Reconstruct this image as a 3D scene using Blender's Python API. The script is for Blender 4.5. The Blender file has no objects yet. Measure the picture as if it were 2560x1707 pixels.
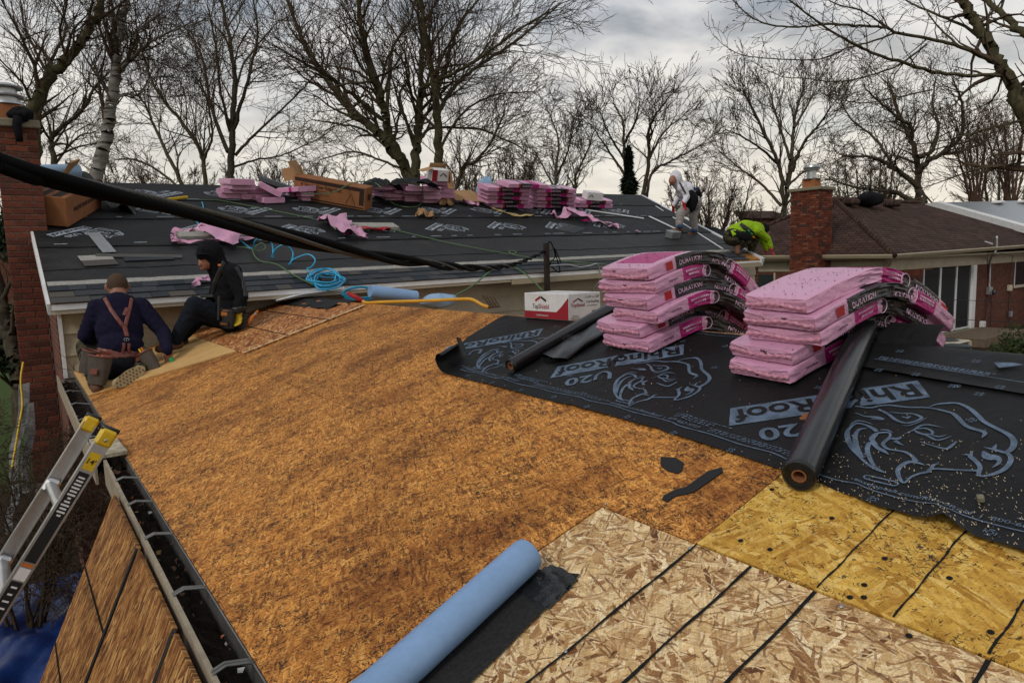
import bpy, math, random
import numpy as np
from mathutils import Vector, Matrix

sc = bpy.context.scene
COL = sc.collection
RNG = random.Random(7)

# ------------------------------------------------------------------ camera, world, sun, exposure
# The camera stands at the origin (about 3.1 m above the yard); +Y runs along the near ridge, +X up the near slope.
FPX, PITCH, ROLL, YAW = 1707.0, math.radians(6.844), math.radians(-1.746), math.radians(35.908)
GROUND = -3.1
_fw = np.array([math.sin(YAW) * math.cos(PITCH), math.cos(YAW) * math.cos(PITCH), -math.sin(PITCH)])
_r0 = np.array([math.cos(YAW), -math.sin(YAW), 0.0])
_u0 = np.cross(_r0, _fw)
CR = _r0 * math.cos(ROLL) + _u0 * math.sin(ROLL)
CU = -_r0 * math.sin(ROLL) + _u0 * math.cos(ROLL)
CF = _fw
cd = bpy.data.cameras.new('camera')
cd.sensor_width = 36.0
cd.lens = 36.0 * FPX / 2560.0
cd.clip_start = 0.05
cd.clip_end = 2000.0
cam = bpy.data.objects.new('camera', cd)
COL.objects.link(cam)
cam.matrix_world = Matrix(((CR[0], CU[0], -CF[0], 0), (CR[1], CU[1], -CF[1], 0), (CR[2], CU[2], -CF[2], 0), (0, 0, 0, 1)))
sc.camera = cam

SUN_EL, SUN_AZ = math.radians(38), math.radians(250)      # azimuth clockwise from +Y
world = bpy.data.worlds.new('World')
sc.world = world
world.use_nodes = True
wt = world.node_tree
wt.nodes.clear()
def wn(t, **k):
    n = wt.nodes.new(t)
    for a, v in k.items():
        setattr(n, a, v)
    return n
def wl(a, b):
    wt.links.new(a, b)
w_out = wn('ShaderNodeOutputWorld')
w_bg = wn('ShaderNodeBackground')
w_sky = wn('ShaderNodeTexSky', sky_type='NISHITA', sun_disc=False, sun_elevation=SUN_EL, sun_rotation=SUN_AZ)
w_sky.air_density = 1.4
w_sky.dust_density = 2.0
w_tc = wn('ShaderNodeTexCoord')
w_sep = wn('ShaderNodeSeparateXYZ')
wl(w_tc.outputs['Generated'], w_sep.inputs[0])
w_zc = wn('ShaderNodeMath', operation='MAXIMUM'); w_zc.inputs[1].default_value = 0.0
wl(w_sep.outputs['Z'], w_zc.inputs[0])
w_za = wn('ShaderNodeMath', operation='ADD'); w_za.inputs[1].default_value = 0.16
wl(w_zc.outputs[0], w_za.inputs[0])
w_dx = wn('ShaderNodeMath', operation='DIVIDE'); w_dy = wn('ShaderNodeMath', operation='DIVIDE')
wl(w_sep.outputs['X'], w_dx.inputs[0]); wl(w_za.outputs[0], w_dx.inputs[1])
wl(w_sep.outputs['Y'], w_dy.inputs[0]); wl(w_za.outputs[0], w_dy.inputs[1])
w_cb = wn('ShaderNodeCombineXYZ')
wl(w_dx.outputs[0], w_cb.inputs[0]); wl(w_dy.outputs[0], w_cb.inputs[1])
w_n1 = wn('ShaderNodeTexNoise'); w_n1.inputs['Scale'].default_value = 1.1; w_n1.inputs['Detail'].default_value = 7; w_n1.inputs['Roughness'].default_value = 0.55
w_n1.inputs['Distortion'].default_value = 0.5
wl(w_cb.outputs[0], w_n1.inputs['Vector'])
w_n2 = wn('ShaderNodeTexNoise'); w_n2.inputs['Scale'].default_value = 3.2; w_n2.inputs['Detail'].default_value = 6; w_n2.inputs['Distortion'].default_value = 0.3
wl(w_cb.outputs[0], w_n2.inputs['Vector'])
# colour of the cloud sheet, from thick blue-grey to thin bright
w_cr = wn('ShaderNodeValToRGB')
wl(w_n2.outputs['Fac'], w_cr.inputs[0])
e = w_cr.color_ramp.elements
e[0].position = 0.34; e[0].color = (0.25, 0.30, 0.37, 1)
e[1].position = 0.60; e[1].color = (0.82, 0.82, 0.82, 1)
x = e.new(0.46); x.color = (0.50, 0.53, 0.58, 1)
# slightly warmer towards the horizon
w_hm = wn('ShaderNodeMapRange'); w_hm.inputs['From Min'].default_value = 0.02; w_hm.inputs['From Max'].default_value = 0.36
wl(w_zc.outputs[0], w_hm.inputs['Value'])
w_wm = wn('ShaderNodeMix', data_type='RGBA', blend_type='MIX')
w_wm.inputs['A'].default_value = (0.98, 0.89, 0.75, 1)
wl(w_hm.outputs[0], w_wm.inputs['Factor']); wl(w_cr.outputs[0], w_wm.inputs['B'])
w_ss = wn('ShaderNodeMix', data_type='RGBA', blend_type='MULTIPLY'); w_ss.inputs['Factor'].default_value = 1.0
w_ss.inputs['B'].default_value = (0.10, 0.10, 0.10, 1)
wl(w_sky.outputs[0], w_ss.inputs['A'])
w_cov = wn('ShaderNodeMapRange'); w_cov.inputs['From Min'].default_value = 0.36; w_cov.inputs['From Max'].default_value = 0.52
w_cov.inputs['To Min'].default_value = 0.74; w_cov.inputs['To Max'].default_value = 0.97
wl(w_n1.outputs['Fac'], w_cov.inputs['Value'])
w_fin = wn('ShaderNodeMix', data_type='RGBA')
wl(w_cov.outputs[0], w_fin.inputs['Factor']); wl(w_ss.outputs['Result'], w_fin.inputs['A']); wl(w_wm.outputs['Result'], w_fin.inputs['B'])
wl(w_fin.outputs['Result'], w_bg.inputs['Color'])
w_bg.inputs['Strength'].default_value = 1.0
wl(w_bg.outputs[0], w_out.inputs['Surface'])

sd = bpy.data.lights.new('sun', 'SUN')
sd.energy = 1.25
sd.angle = math.radians(11)
sd.color = (1.0, 0.95, 0.88)
sun = bpy.data.objects.new('sun', sd)
COL.objects.link(sun)
_sd = Vector((math.sin(SUN_AZ) * math.cos(SUN_EL), math.cos(SUN_AZ) * math.cos(SUN_EL), math.sin(SUN_EL)))
sun.matrix_world = _sd.to_track_quat('Z', 'Y').to_matrix().to_4x4()

vs = sc.view_settings
vs.view_transform = 'Standard'
vs.look = 'None'
vs.gamma = 1.0
vs.use_curve_mapping = False
vs.exposure = -0.02
sc.cycles.max_bounces = 6
sc.cycles.transparent_max_bounces = 8

# ------------------------------------------------------------------ measured planes
PH = math.radians(15.4)
def frame_matrix(o, ex, ey, ez):
    return Matrix(((ex[0], ey[0], ez[0], o[0]), (ex[1], ey[1], ez[1], o[1]), (ex[2], ey[2], ez[2], o[2]), (0, 0, 0, 1)))
# near roof: local x = distance up the slope, local y = along the ridge, local z = off the deck
NR = frame_matrix((0, 0, -1 / math.cos(PH)), (math.cos(PH), 0, math.sin(PH)), (0, 1, 0), (-math.sin(PH), 0, math.cos(PH)))
S_EAVE, S_RIDGE = 0.395, 2.60
RIDGE = NR @ Vector((S_RIDGE, 0, 0))
# far slope of the near roof, local x = distance down from the ridge
NB = frame_matrix(RIDGE, (math.cos(PH), 0, -math.sin(PH)), (0, 1, 0), (math.sin(PH), 0, math.cos(PH)))
# far house roof: local x = along the eave, local y = up the slope
AL = math.atan(0.32)
TILT = 0.014
_fx = Vector((1, 0, TILT)).normalized()
_fy = Vector((0, math.cos(AL), math.sin(AL)))
_fz = _fx.cross(_fy).normalized()
FE = Vector((0, 7.15, -0.27))
FR = frame_matrix(FE, _fx, _fy, _fz)
V_RIDGE = 4.85 / math.cos(AL)
def ray(px, py):
    return Vector(((px - 1280) / FPX * CR + (853.5 - py) / FPX * CU + CF).tolist())
def on(F, px, py, h=0.0):
    """where the sight line through a photo pixel meets the plane z=h of a frame, in frame coordinates"""
    Fi = F.inverted()
    o = Fi.to_translation(); d = Fi.to_3x3() @ ray(px, py)
    t = (h - o.z) / d.z
    return (o + d * t).xy
def at_y(px, py, y):
    d = ray(px, py); return d * (y / d.y)
def at_x(px, py, x):
    d = ray(px, py); return d * (x / d.x)
def at_z(px, py, z):
    d = ray(px, py); return d * (z / d.z)
def at_d(px, py, dep):
    return ray(px, py) * dep

# ------------------------------------------------------------------ object helpers
WM = {}
def link(o, parent=None, M=None):
    COL.objects.link(o)
    M = M.copy() if M is not None else Matrix.Identity(4)
    o.matrix_basis = M
    WM[o.name] = M
    if parent is not None:
        o.parent = parent
        o.matrix_parent_inverse = WM[parent.name].inverted()
    return o
def tag(o, label=None, cat=None, group=None, kind=None):
    if label: o['label'] = label
    if cat: o['category'] = cat
    if group: o['group'] = group
    if kind: o['kind'] = kind
    return o
def empty(name, loc, label=None, cat=None, group=None, kind=None, M=None):
    o = bpy.data.objects.new(name, None)
    o.empty_display_size = 0.1
    link(o, None, M if M is not None else Matrix.Translation(Vector(loc)))
    return tag(o, label, cat, group, kind)

class MB:
    """collects geometry; build() links it as one mesh object"""
    def __init__(s):
        s.v = []; s.f = []; s.m = []; s.mat = 0
    def add(s, vs, fs, mat=None):
        b = len(s.v); s.v += [tuple(p) for p in vs]
        mm = s.mat if mat is None else mat
        for f in fs:
            s.f.append(tuple(i + b for i in f)); s.m.append(mm)
        return s
    def box(s, c, d, R=None, mat=None):
        x, y, z = d[0] / 2, d[1] / 2, d[2] / 2
        P = [Vector(q) for q in ((-x, -y, -z), (x, -y, -z), (x, y, -z), (-x, y, -z), (-x, -y, z), (x, -y, z), (x, y, z), (-x, y, z))]
        if R is not None: P = [R @ p for p in P]
        c = Vector(c)
        return s.add([p + c for p in P], [(0, 3, 2, 1), (4, 5, 6, 7), (0, 1, 5, 4), (1, 2, 6, 5), (2, 3, 7, 6), (3, 0, 4, 7)], mat)
    def box2(s, a, b, mat=None):
        return s.box([(a[i] + b[i]) / 2 for i in range(3)], [abs(b[i] - a[i]) for i in range(3)], None, mat)
    def bevbox(s, c, d, bv, R=None, mat=None):
        """box with chamfered edges"""
        hx, hy, hz = d[0] / 2, d[1] / 2, d[2] / 2
        b = min(bv, hx * .9, hy * .9, hz * .9)
        P = []; idx = {}
        for sx in (-1, 1):
            for sy in (-1, 1):
                for sz in (-1, 1):
                    for k in range(3):
                        q = [sx * hx, sy * hy, sz * hz]
                        for j in range(3):
                            if j != k: q[j] -= (sx, sy, sz)[j] * b
                        idx[(sx, sy, sz, k)] = len(P); P.append(Vector(q))
        F = []
        def quad(a, b_, c_, d_): F.append((a, b_, c_, d_))
        for k in range(3):
            i, j = (k + 1) % 3, (k + 2) % 3
            for sk in (-1, 1):
                f = []
                for si, sj in ((-1, -1), (1, -1), (1, 1), (-1, 1)):
                    t = [0, 0, 0]; t[k] = sk; t[i] = si; t[j] = sj
                    f.append(idx[(t[0], t[1], t[2], k)])
                F.append(tuple(f if sk > 0 else f[::-1]))
        for k in range(3):
            i, j = (k + 1) % 3, (k + 2) % 3
            for si in (-1, 1):
                for sj in (-1, 1):
                    def key(sk, n):
                        t = [0, 0, 0]; t[k] = sk; t[i] = si; t[j] = sj
                        return idx[(t[0], t[1], t[2], n)]
                    f = [key(-1, i), key(1, i), key(1, j), key(-1, j)]
                    F.append(tuple(f if si * sj > 0 else f[::-1]))
        for sx in (-1, 1):
            for sy in (-1, 1):
                for sz in (-1, 1):
                    f = [idx[(sx, sy, sz, k)] for k in range(3)]
                    F.append(tuple(f if sx * sy * sz > 0 else f[::-1]))
        if R is not None: P = [R @ p for p in P]
        c = Vector(c)
        return s.add([p + c for p in P], F, mat)
    def tube(s, pts, rad, n=8, mat=None, cap=True, closed=False):
        pts = [Vector(p) for p in pts]
        N = len(pts)
        if not hasattr(rad, '__len__'): rad = [rad] * N
        V = []; prev = None
        for i in range(N):
            if closed: t = pts[(i + 1) % N] - pts[i - 1]
            else: t = pts[min(i + 1, N - 1)] - pts[max(i - 1, 0)]
            if t.length < 1e-9: t = Vector((0, 0, 1))
            t.normalize()
            if prev is None:
                a = Vector((0, 0, 1)) if abs(t.z) < .9 else Vector((1, 0, 0))
                u = t.cross(a).normalized()
            else:
                u = (prev - t * prev.dot(t))
                u = u.normalized() if u.length > 1e-6 else t.orthogonal().normalized()
            prev = u; w = t.cross(u)
            for k in range(n):
                an = 2 * math.pi * k / n
                V.append(pts[i] + (u * math.cos(an) + w * math.sin(an)) * rad[i])
        F = []
        for i in range(N if closed else N - 1):
            a, b = i * n, ((i + 1) % N) * n
            for k in range(n):
                k2 = (k + 1) % n
                F.append((a + k, a + k2, b + k2, b + k))
        if cap and not closed:
            F.append(tuple(range(n - 1, -1, -1))); F.append(tuple(range((N - 1) * n, N * n)))
        return s.add(V, F, mat)
    def cyl(s, a, b, r, n=16, mat=None, r2=None):
        return s.tube([a, b], [r, r if r2 is None else r2], n, mat)
    def lathe(s, prof, n=16, c=(0, 0, 0), R=None, mat=None):
        """prof = [(radius, z)...] turned round z"""
        V = []
        for r, z in prof:
            for k in range(n):
                a = 2 * math.pi * k / n
                p = Vector((r * math.cos(a), r * math.sin(a), z))
                V.append((R @ p if R is not None else p) + Vector(c))
        F = []
        for i in range(len(prof) - 1):
            for k in range(n):
                k2 = (k + 1) % n
                F.append((i * n + k, i * n + k2, (i + 1) * n + k2, (i + 1) * n + k))
        F.append(tuple(range(n - 1, -1, -1))); F.append(tuple(range((len(prof) - 1) * n, len(prof) * n)))
        return s.add(V, F, mat)
    def prism(s, poly, z0, z1, F=None, mat=None):
        """extrude a 2-D polygon (counter-clockwise) from z0 to z1, optionally through frame F"""
        n = len(poly)
        V = [Vector((p[0], p[1], z0)) for p in poly] + [Vector((p[0], p[1], z1)) for p in poly]
        if F is not None: V = [F @ p for p in V]
        fs = [tuple(range(n - 1, -1, -1)), tuple(range(n, 2 * n))] + [(i, (i + 1) % n, n + (i + 1) % n, n + i) for i in range(n)]
        return s.add(V, fs, mat)
    def grid(s, P, mat=None, flip=False):
        """P[i][j] points"""
        ni, nj = len(P), len(P[0])
        V = [p for row in P for p in row]
        F = []
        for i in range(ni - 1):
            for j in range(nj - 1):
                q = (i * nj + j, (i + 1) * nj + j, (i + 1) * nj + j + 1, i * nj + j + 1)
                F.append(q[::-1] if flip else q)
        return s.add(V, F, mat)
    def stroke(s, pts, w, z=0.0, mat=None):
        """flat ribbon of varying width in the local xy plane"""
        n = len(pts)
        if not hasattr(w, '__len__'): w = [w] * n
        V = []
        for i in range(n):
            a = Vector(pts[max(i - 1, 0)]); b = Vector(pts[min(i + 1, n - 1)])
            t = (b - a)
            t = t.normalized() if t.length > 1e-9 else Vector((1, 0))
            nn = Vector((-t.y, t.x)) * w[i] / 2
            V.append((pts[i][0] + nn.x, pts[i][1] + nn.y, z)); V.append((pts[i][0] - nn.x, pts[i][1] - nn.y, z))
        return s.add(V, [(2 * i, 2 * i + 1, 2 * i + 3, 2 * i + 2) for i in range(n - 1)], mat)
    def mesh(s, name, mats, smooth=False):
        me = bpy.data.meshes.new(name)
        me.from_pydata([tuple(p) for p in s.v], [], s.f)
        for m in (mats if isinstance(mats, (list, tuple)) else [mats]):
            me.materials.append(m)
        if max(s.m, default=0) > 0: me.polygons.foreach_set('material_index', s.m)
        if smooth: me.polygons.foreach_set('use_smooth', [True] * len(s.f))
        me.update()
        return me
    def build(s, name, mats, parent=None, M=None, smooth=False, **kw):
        o = bpy.data.objects.new(name, s.mesh(name, mats, smooth))
        link(o, parent, M)
        return tag(o, **kw) if kw else o

def put(name, me, parent=None, M=None, **kw):
    o = bpy.data.objects.new(name, me)
    link(o, parent, M)
    return tag(o, **kw) if kw else o
def smooth_by_angle(me, ang=40):
    me.polygons.foreach_set('use_smooth', [True] * len(me.polygons))
    if hasattr(me, 'set_sharp_from_angle'): me.set_sharp_from_angle(angle=math.radians(ang))
def catmull(pts, k=6):
    """smooth curve through points (any dimension)"""
    P = [np.array(p, float) for p in pts]
    P = [2 * P[0] - P[1]] + P + [2 * P[-1] - P[-2]]
    out = []
    for i in range(1, len(P) - 2):
        for j in range(k):
            t = j / k
            out.append(.5 * ((2 * P[i]) + (P[i + 1] - P[i - 1]) * t + (2 * P[i - 1] - 5 * P[i] + 4 * P[i + 1] - P[i + 2]) * t * t + (3 * P[i] - P[i - 1] - 3 * P[i + 1] + P[i + 2]) * t ** 3))
    out.append(P[-2])
    return [tuple(float(c) for c in q) for q in out]
_textcache = {}
def text_tris(txt, size=1.0, bold=0.0, cx=True):
    """flat mesh of a line of lettering: (verts 2-D, faces), left-bottom at 0 or centred"""
    key = (txt, bold)
    if key not in _textcache:
        cu = bpy.data.curves.new('lettering', 'FONT')
        cu.body = txt; cu.size = 1.0; cu.offset = bold; cu.resolution_u = 3
        ob = bpy.data.objects.new('lettering', cu)
        COL.objects.link(ob)
        dg = bpy.context.evaluated_depsgraph_get()
        me = bpy.data.meshes.new_from_object(ob.evaluated_get(dg))
        V = [(p.co.x, p.co.y) for p in me.vertices]; F = [tuple(p.vertices) for p in me.polygons]
        bpy.data.objects.remove(ob); bpy.data.curves.remove(cu); bpy.data.meshes.remove(me)
        _textcache[key] = (V, F)
    V, F = _textcache[key]
    if not V: return [], []
    x0 = min(p[0] for p in V); x1 = max(p[0] for p in V)
    ox = (x0 + x1) / 2 if cx else x0
    return [((p[0] - ox) * size, p[1] * size) for p in V], F
def add_text(mb, txt, fn, size, bold=0.0, cx=True, fit=None, mat=None):
    """lettering mapped through fn(u, v) -> point; fit = wanted width"""
    V, F = text_tris(txt, 1.0, bold, cx)
    if not V: return
    w = max(p[0] for p in V) - min(p[0] for p in V)
    sx = size if fit is None else fit / w
    mb.add([fn(p[0] * sx, p[1] * size) for p in V], F, mat)
# ------------------------------------------------------------------ procedural materials
class NT:
    def __init__(s, name):
        s.m = bpy.data.materials.new(name); s.m.use_nodes = True
        s.t = s.m.node_tree; s.t.nodes.clear()
        s.out = s.n('ShaderNodeOutputMaterial'); s.b = s.n('ShaderNodeBsdfPrincipled')
        s.l(s.b.outputs[0], s.out.inputs[0])
        s.tc = s.n('ShaderNodeTexCoord'); s.obj = s.tc.outputs['Object']
    def n(s, t, **k):
        x = s.t.nodes.new(t)
        for a, v in k.items(): setattr(x, a, v)
        return x
    def l(s, a, b): s.t.links.new(a, b)
    def put(s, sock, v):
        if hasattr(v, 'is_output') or isinstance(v, bpy.types.NodeSocket): s.l(v, sock)
        else: sock.default_value = v
    def col(s, c): return (c[0], c[1], c[2], 1.0)
    def mapping(s, vec, scale=(1, 1, 1), rot=0.0, loc=(0, 0, 0)):
        x = s.n('ShaderNodeMapping'); s.l(vec, x.inputs[0])
        x.inputs['Location'].default_value = loc; x.inputs['Rotation'].default_value = (0, 0, rot); x.inputs['Scale'].default_value = scale
        return x.outputs[0]
    def rotscale(s, vec, rot, scale, loc=(0, 0, 0)):
        return s.mapping(s.mapping(vec, (1, 1, 1), rot, loc), scale)
    def noise(s, vec, scale, detail=3, rough=.5, dist=0.0):
        x = s.n('ShaderNodeTexNoise'); s.l(vec, x.inputs['Vector'])
        x.inputs['Scale'].default_value = scale; x.inputs['Detail'].default_value = detail
        x.inputs['Roughness'].default_value = rough; x.inputs['Distortion'].default_value = dist
        return x.outputs['Fac']
    def vor(s, vec, scale=1.0, dim='2D', feat='F1', out='Color', rnd=1.0):
        x = s.n('ShaderNodeTexVoronoi', voronoi_dimensions=dim, feature=feat); s.l(vec, x.inputs['Vector'])
        x.inputs['Scale'].default_value = scale; x.inputs['Randomness'].default_value = rnd
        return x.outputs[out]
    def ramp(s, fac, stops, interp='LINEAR'):
        x = s.n('ShaderNodeValToRGB'); s.put(x.inputs[0], fac)
        x.color_ramp.interpolation = interp
        e = x.color_ramp.elements
        while len(e) < len(stops): e.new(.5)
        for k, (p, c) in enumerate(stops):
            e[k].position = p; e[k].color = s.col(c) if hasattr(c, '__len__') else (c, c, c, 1)
        return x.outputs[0]
    def mix(s, fac, a, b, mode='MIX'):
        x = s.n('ShaderNodeMix', data_type='RGBA', blend_type=mode)
        s.put(x.inputs['Factor'], fac)
        for k, v in (('A', a), ('B', b)):
            s.put(x.inputs[k], s.col(v) if isinstance(v, tuple) else v)
        return x.outputs['Result']
    def math(s, op, a, b=0.0):
        x = s.n('ShaderNodeMath', operation=op); s.put(x.inputs[0], a); s.put(x.inputs[1], b)
        return x.outputs[0]
    def sep(s, c):
        x = s.n('ShaderNodeSeparateColor'); s.l(c, x.inputs[0]); return x.outputs
    def xyz(s, v):
        x = s.n('ShaderNodeSeparateXYZ'); s.l(v, x.inputs[0]); return x.outputs
    def bump(s, h, strength=.3, dist=.01):
        x = s.n('ShaderNodeBump'); s.l(h, x.inputs['Height'])
        x.inputs['Strength'].default_value = strength; x.inputs['Distance'].default_value = dist
        s.l(x.outputs[0], s.b.inputs['Normal'])
    def done(s, col, rough=.7, spec=.3, metal=0.0):
        s.put(s.b.inputs['Base Color'], s.col(col) if isinstance(col, tuple) else col)
        s.put(s.b.inputs['Roughness'], rough); s.b.inputs['Specular IOR Level'].default_value = spec
        s.b.inputs['Metallic'].default_value = metal
        return s.m
def dirty(name, c, rough=.7, spec=.3, metal=0.0, amt=.25, scale=6.0, bump=0.0, bscale=60, obj_var=0.0):
    """one colour with soft wear, grain and a little relief"""
    t = NT(name)
    n1 = t.noise(t.obj, scale, 5, .6); n2 = t.noise(t.obj, scale * 9, 3, .6)
    f = t.math('ADD', t.math('MULTIPLY', n1, .65), t.math('MULTIPLY', n2, .35))
    r = t.ramp(f, [(.3, 1 - amt), (.7, 1 + amt * .5)])
    colr = t.mix(1.0, c, r, 'MULTIPLY')
    if obj_var:
        oi = t.n('ShaderNodeObjectInfo')
        rr = t.ramp(oi.outputs['Random'], [(0, 1 - obj_var), (1, 1 + obj_var * .6)])
        colr = t.mix(1.0, colr, rr, 'MULTIPLY')
    if bump: t.bump(t.noise(t.obj, bscale, 3), bump, .004)
    return t.done(colr, rough, spec, metal)

def strands(t, layers, L, W, cols, thr, vec, seed=0.0):
    """stack of randomly shaped wood strands seen flat: returns colour"""
    c = None
    for i, a in enumerate(layers):
        v = t.rotscale(vec, math.radians(a), (1 / L, 1 / W, 1), (seed + 3.7 * i, 1.9 * i - seed, 0))
        k = t.sep(t.vor(v))
        cc = t.ramp(k[0], cols)
        c = cc if c is None else t.mix(t.math('GREATER_THAN', k[1], thr), c, cc)
    return c
def osb(name, cols, L, W, grain=.25, stain=None, flecks=0.0, fleckcol=(.03, .018, .01), rough=.75, layers=(4, 62, -38, 88, 21, -66), thr=.60, warp=.006, fs=1.0, sliver=False):
    t = NT(name)
    nz = t.n('ShaderNodeTexNoise'); t.l(t.obj, nz.inputs['Vector']); nz.inputs['Scale'].default_value = 38; nz.inputs['Detail'].default_value = 2
    va = t.n('ShaderNodeVectorMath', operation='MULTIPLY_ADD'); t.l(nz.outputs['Color'], va.inputs[0]); va.inputs[1].default_value = (warp, warp, 0); t.l(t.obj, va.inputs[2])
    vec = va.outputs[0]
    c = strands(t, layers, L, W, cols, thr, vec)
    if sliver:
        for i, a in enumerate((33, -27, 70, -75)):
            k = t.sep(t.vor(t.rotscale(vec, math.radians(a), (1 / .045, 1 / .0042, 1), (i * 7.1, i * 3.3, 0))))
            c = t.mix(t.math('MULTIPLY', t.math('GREATER_THAN', k[1], .86), .8), c, t.ramp(k[0], [(0, (.13, .05, .02)), (.45, (.36, .19, .075)), (1, (.80, .62, .36))]))
    g = None
    for a in (8, -40, 70):                      # grain inside the strands
        q = t.noise(t.rotscale(vec, math.radians(a), (16, 300, 1)), 1.0, 2, .6)
        g = q if g is None else t.math('ADD', g, q)
    gr = t.ramp(t.math('MULTIPLY', g, .3333), [(.36, 1 - grain), (.62, 1 + grain)])
    c = t.mix(1.0, c, gr, 'MULTIPLY')
    if flecks:
        rg_ = t.math('MULTIPLY', t.noise(t.obj, 5.5, 3, .6), .26)
        for i, a in enumerate((14, -52, 74)):
            fv = t.noise(t.rotscale(vec, math.radians(a), (30 * fs, 120 * fs, 1), (i * 2.1, i, 0)), 1.0, 2, .6)
            m = t.ramp(t.math('ADD', t.math('ADD', fv, rg_), t.math('MULTIPLY', nz.outputs['Fac'], .30)), [(.975 - .10 * flecks, 0.0), (1.015 - .10 * flecks, 1.0)])
            c = t.mix(t.math('MULTIPLY', m, .9), c, fleckcol)
    if stain:
        s1 = t.noise(t.rotscale(t.obj, math.radians(-12), (1.0, 1.9, 1)), stain[0], 6, .65, .4)
        dk = t.mix(1.0, c, stain[2], 'MULTIPLY')
        c = t.mix(t.math('MULTIPLY', t.ramp(s1, [(.48, 0.0), (.70, 1.0)]), stain[1]), c, dk)
        s2 = t.noise(t.obj, 17, 5, .7)
        c = t.mix(t.math('MULTIPLY', t.ramp(s2, [(.50, 0.0), (.68, 1.0)]), stain[1] * .75), c, dk)
        c = t.mix(t.math('MULTIPLY', t.ramp(s2, [(.30, 1.0), (.45, 0.0)]), .35), c, t.mix(1.0, c, (1.35, 1.3, 1.25), 'MULTIPLY'))
    oi = t.n('ShaderNodeObjectInfo'); c = t.mix(1.0, c, t.ramp(oi.outputs['Random'], [(0, .86), (1, 1.08)]), 'MULTIPLY')
    t.bump(t.math('ADD', t.sep(c)[0], t.math('MULTIPLY', g, .12)), .3, .003)
    return t.done(c, rough, .25)
WOODF = [(0, (.10, .036, .014)), (.06, (.25, .11, .040)), (.20, (.42, .235, .095)), (.50, (.60, .395, .175)), (.80, (.74, .535, .28)), (1, (.84, .67, .41))]
M_OSB_NEW = osb('fresh_osb', WOODF, .082, .0130, grain=.42, layers=(4, 62, -38, 88, 21, -66, 47, -18, 76, 12, -52), thr=.70, warp=.012, sliver=True)
WOODW = [(0, (.20, .066, .013)), (.25, (.385, .146, .028)), (.65, (.53, .222, .043)), (1, (.66, .33, .082))]
M_OSB_OLD = osb('weathered_osb', WOODW, .034, .0058, grain=.40, stain=(1.25, .95, (.27, .17, .12)), flecks=.9, warp=.010, fs=2.1)
WOODY = [(0, (.36, .175, .022)), (.3, (.50, .28, .042)), (.7, (.60, .365, .070)), (1, (.68, .46, .13))]
M_OSB_YEL = osb('yellow_osb', WOODY, .070, .012, grain=.24, stain=(3.0, .55, (.55, .36, .25)), flecks=.58, fleckcol=(.035, .02, .012), warp=.012, fs=1.8)
WOODR = [(0, (.15, .040, .010)), (.3, (.33, .115, .028)), (.7, (.46, .195, .055)), (1, (.64, .38, .17))]
M_OSB_RED = osb('damp_osb', WOODR, .085, .015, grain=.28, stain=(2.2, .8, (.34, .22, .17)), flecks=.3)
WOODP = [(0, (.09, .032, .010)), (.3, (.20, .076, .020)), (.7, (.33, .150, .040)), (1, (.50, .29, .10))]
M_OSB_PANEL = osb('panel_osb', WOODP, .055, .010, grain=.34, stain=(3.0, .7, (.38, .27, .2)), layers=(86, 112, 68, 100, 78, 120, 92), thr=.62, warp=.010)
M_PLY = osb('plywood', [(0, (.44, .255, .085)), (1, (.54, .34, .135))], .5, .02, grain=.14, stain=(4, .4, (.7, .6, .5)), layers=(0, 2))

def underlay_mat(name, c, dust=.2, rough=.42):
    t = NT(name)
    n1 = t.noise(t.obj, 3.0, 6, .65); n2 = t.noise(t.obj, 45, 4, .6)
    f = t.math('ADD', t.math('MULTIPLY', n1, .6), t.math('MULTIPLY', n2, .4))
    c1 = t.mix(t.math('MULTIPLY', t.ramp(f, [(.45, 0.0), (.75, 1.0)]), dust), c, (.16, .15, .14))
    t.bump(t.math('ADD', t.math('MULTIPLY', t.noise(t.obj, 420, 2), .25), t.math('MULTIPLY', t.noise(t.rotscale(t.obj, .5, (1, 2.5, 1)), 4, 4), 5.0)), .30, .006)
    return t.done(c1, t.ramp(n1, [(.3, rough), (.7, rough + .2)]), .13)
M_UNDER = underlay_mat('black_underlay', (.0075, .0075, .008), .06, .42)
M_UNDER_FAR = underlay_mat('dusty_underlay', (.0105, .011, .012), .16, .55)
M_ICE = underlay_mat('ice_barrier', (.014, .0145, .0155), .24, .46)
M_ROLLSHINE = dirty('underlay_roll_film', (.012, .012, .013), .24, .5, amt=.3, scale=12, bump=.15, bscale=30)
M_PRINT = dirty('blue_grey_print', (.105, .150, .215), .55, .2, amt=.75, scale=22)
M_PRINT_W = dirty('pale_print', (.34, .38, .43), .6, .2, amt=.55, scale=26)
M_PRINT_K = dirty('black_print', (.012, .012, .013), .5, .3)
def brick_tone(name, cols, scale=1.0, rough=.85, mortar=None):
    t = NT(name)
    oi = t.n('ShaderNodeObjectInfo')
    c = t.ramp(oi.outputs['Random'], cols)
    n = t.noise(t.obj, 55, 4, .65)
    c = t.mix(1.0, c, t.ramp(n, [(.3, .62), (.72, 1.25)]), 'MULTIPLY')
    t.bump(n, .4, .004)
    return t.done(c, rough, .15)
M_BRICK = brick_tone('red_brick', [(0, (.085, .030, .021)), (.5, (.145, .045, .028)), (.85, (.185, .060, .035)), (1, (.06, .030, .026))])
M_MORTAR = dirty('mortar', (.19, .155, .13), .95, .1, amt=.35, scale=20, bump=.4, bscale=120)
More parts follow.
